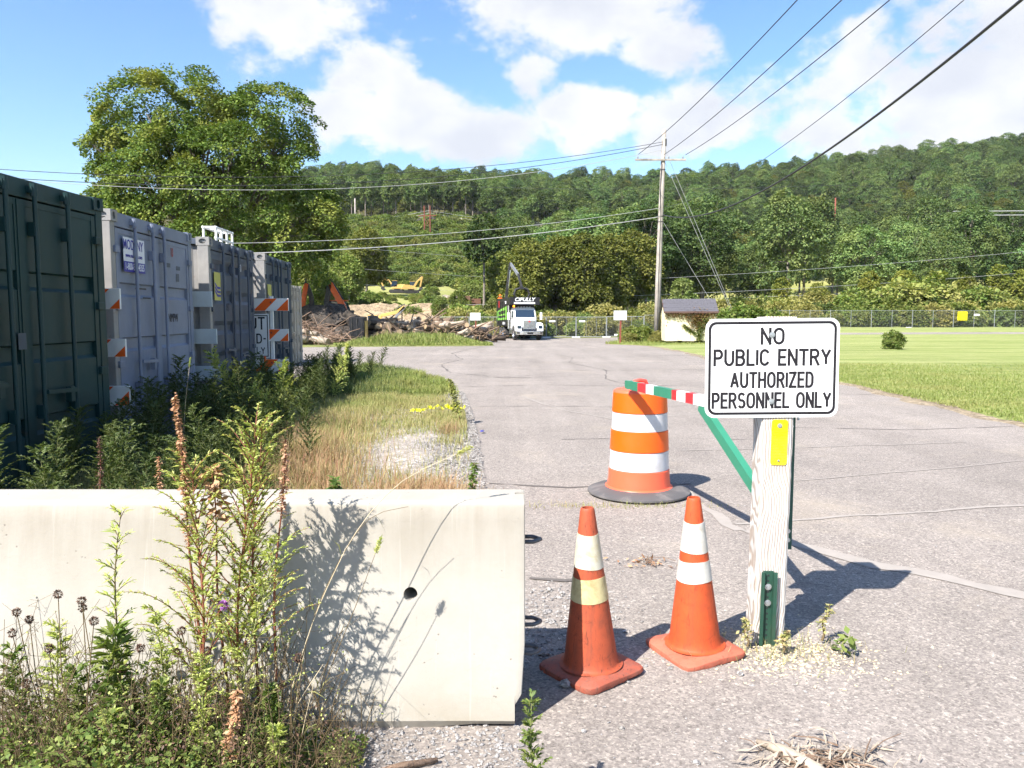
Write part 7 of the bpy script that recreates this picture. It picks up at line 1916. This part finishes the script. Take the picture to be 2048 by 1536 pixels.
def dead_leaf_clump(name, label, x, y, n, r, mat, twigs, seed, lmax=.05, tl=.12, lw=.45):
    root = thing(name, label, 'debris', (x, y, .004)); rg3 = np.random.default_rng(seed)
    P = np.stack([rg3.normal(0, r, n), rg3.normal(0, r * .6, n), rg3.random(n) * .015], 1); s = rg3.uniform(.4, 1, n) * lmax; d = rg3.normal(0, 1, (n, 3)); d[:, 2] = np.abs(d[:, 2]) * .3
    stuffed(link('dry_leaf_litter', np_mesh('dry_leaf_litter', leaves(P, d, s, s * lw, rg3), 4), mat, root))
    st = []
    for i in range(twigs):
        a = rg3.uniform(0, 6.28); L = tl * rg3.uniform(.5, 1.4); p = np.array([rg3.normal(0, r * .7), rg3.normal(0, r * .5), .008]); e = np.array([math.cos(a) * L, math.sin(a) * L * .7, rg3.uniform(0, .03)]); st.append((np.stack([p, p + e * .5 + [0, 0, .012], p + e]), .0035 * rg3.uniform(.5, 1.4), .0015))
    stuffed(link('twigs', stems_mesh(st, 5), 'twig', root))
dead_leaf_clump('leaf_litter', 'small drift of dead leaves and twigs below the drum', .83, 4.62, 46, .10, 'weed_rust', 5, 1, .05, .16)
dead_leaf_clump('driftwood_clump', 'splintered pale wood and straw lying at the bottom right', 1.04, 2.46, 360, .12, 'log_pale', 46, 2, .10, .15, .10)
mb = MB(); mb.tube([(.86, 2.62, .012), (.93, 2.54, .02), (1.0, 2.42, .018), (1.03, 2.36, .012)], [.008, .022, .028, .010], 7); o = mb.build('bark_splinter', 'log_pale', None, True); tag(o, 'bleached splinter of wood on the straw at bottom right', 'wood')
mb = MB(); mb.tube([(-.46, 2.42, .012), (-.36, 2.46, .018), (-.25, 2.50, .014)], [.010, .013, .008], 7); o = mb.build('stick', 'twig', None, True); tag(o, 'short grey stick lying below the barrier at bottom centre', 'stick')
spike('foot_weed', 'wispy dry weed at the left of the timber post foot', 1.06, 3.40, .13, .3, .03, 'dry_grass', 21, -.1, 'weed_stem', 90, .02); spike('foot_weed', 'wispy dry weed at the right of the timber post foot', 1.42, 3.46, .17, .3, .03, 'dry_grass', 22, .15, 'weed_stem', 90, .02); spike('foot_weed', 'small green sprig right of the timber post foot', 1.46, 3.34, .08, .1, .05, 'weed_green', 23, .4, 'green_stem', 30, .04); spike('foot_weed', 'short wispy weed before the green channel stake', 1.20, 3.34, .10, .3, .03, 'dry_grass', 24, .1, 'weed_stem', 80, .02)
X = 1.22 + rg.normal(0, .20, 260); Y = 3.38 + rg.normal(0, .09, 260); grass_obj('post_tufts', blades(ground_pts(X, Y, 0), rg.uniform(.02, .07, 260), .003, rg, 1.3), 'dry_grass', 'thin dry tufts round the timber post')
X = .75 + rg.normal(0, .45, 320); Y = 6.05 + rg.normal(0, .05, 320); grass_obj('seam_tufts', blades(ground_pts(X, Y, 0), rg.uniform(.015, .05, 320), .004, rg, 1.2), 'dry_grass', 'dry tufts growing along the crack before the drum')

# ================================================================== thin summer haze over the valley
hz_o = MB().bb(-1000, 1100, -200, 1450, -6, 140).build('haze', None)
m, t, out = new_mat('summer_haze'); pv = t.new('ShaderNodeVolumePrincipled')
pv.inputs['Color'].default_value = (.93, .96, 1.0, 1); pv.inputs['Density'].default_value = .00010; pv.inputs['Anisotropy'].default_value = .2
t.l.new(pv.outputs[0], out.inputs['Volume']); hz_o.data.materials.append(m)
tag(hz_o, 'thin pale haze softening the distant hillside', 'haze', kind='stuff')
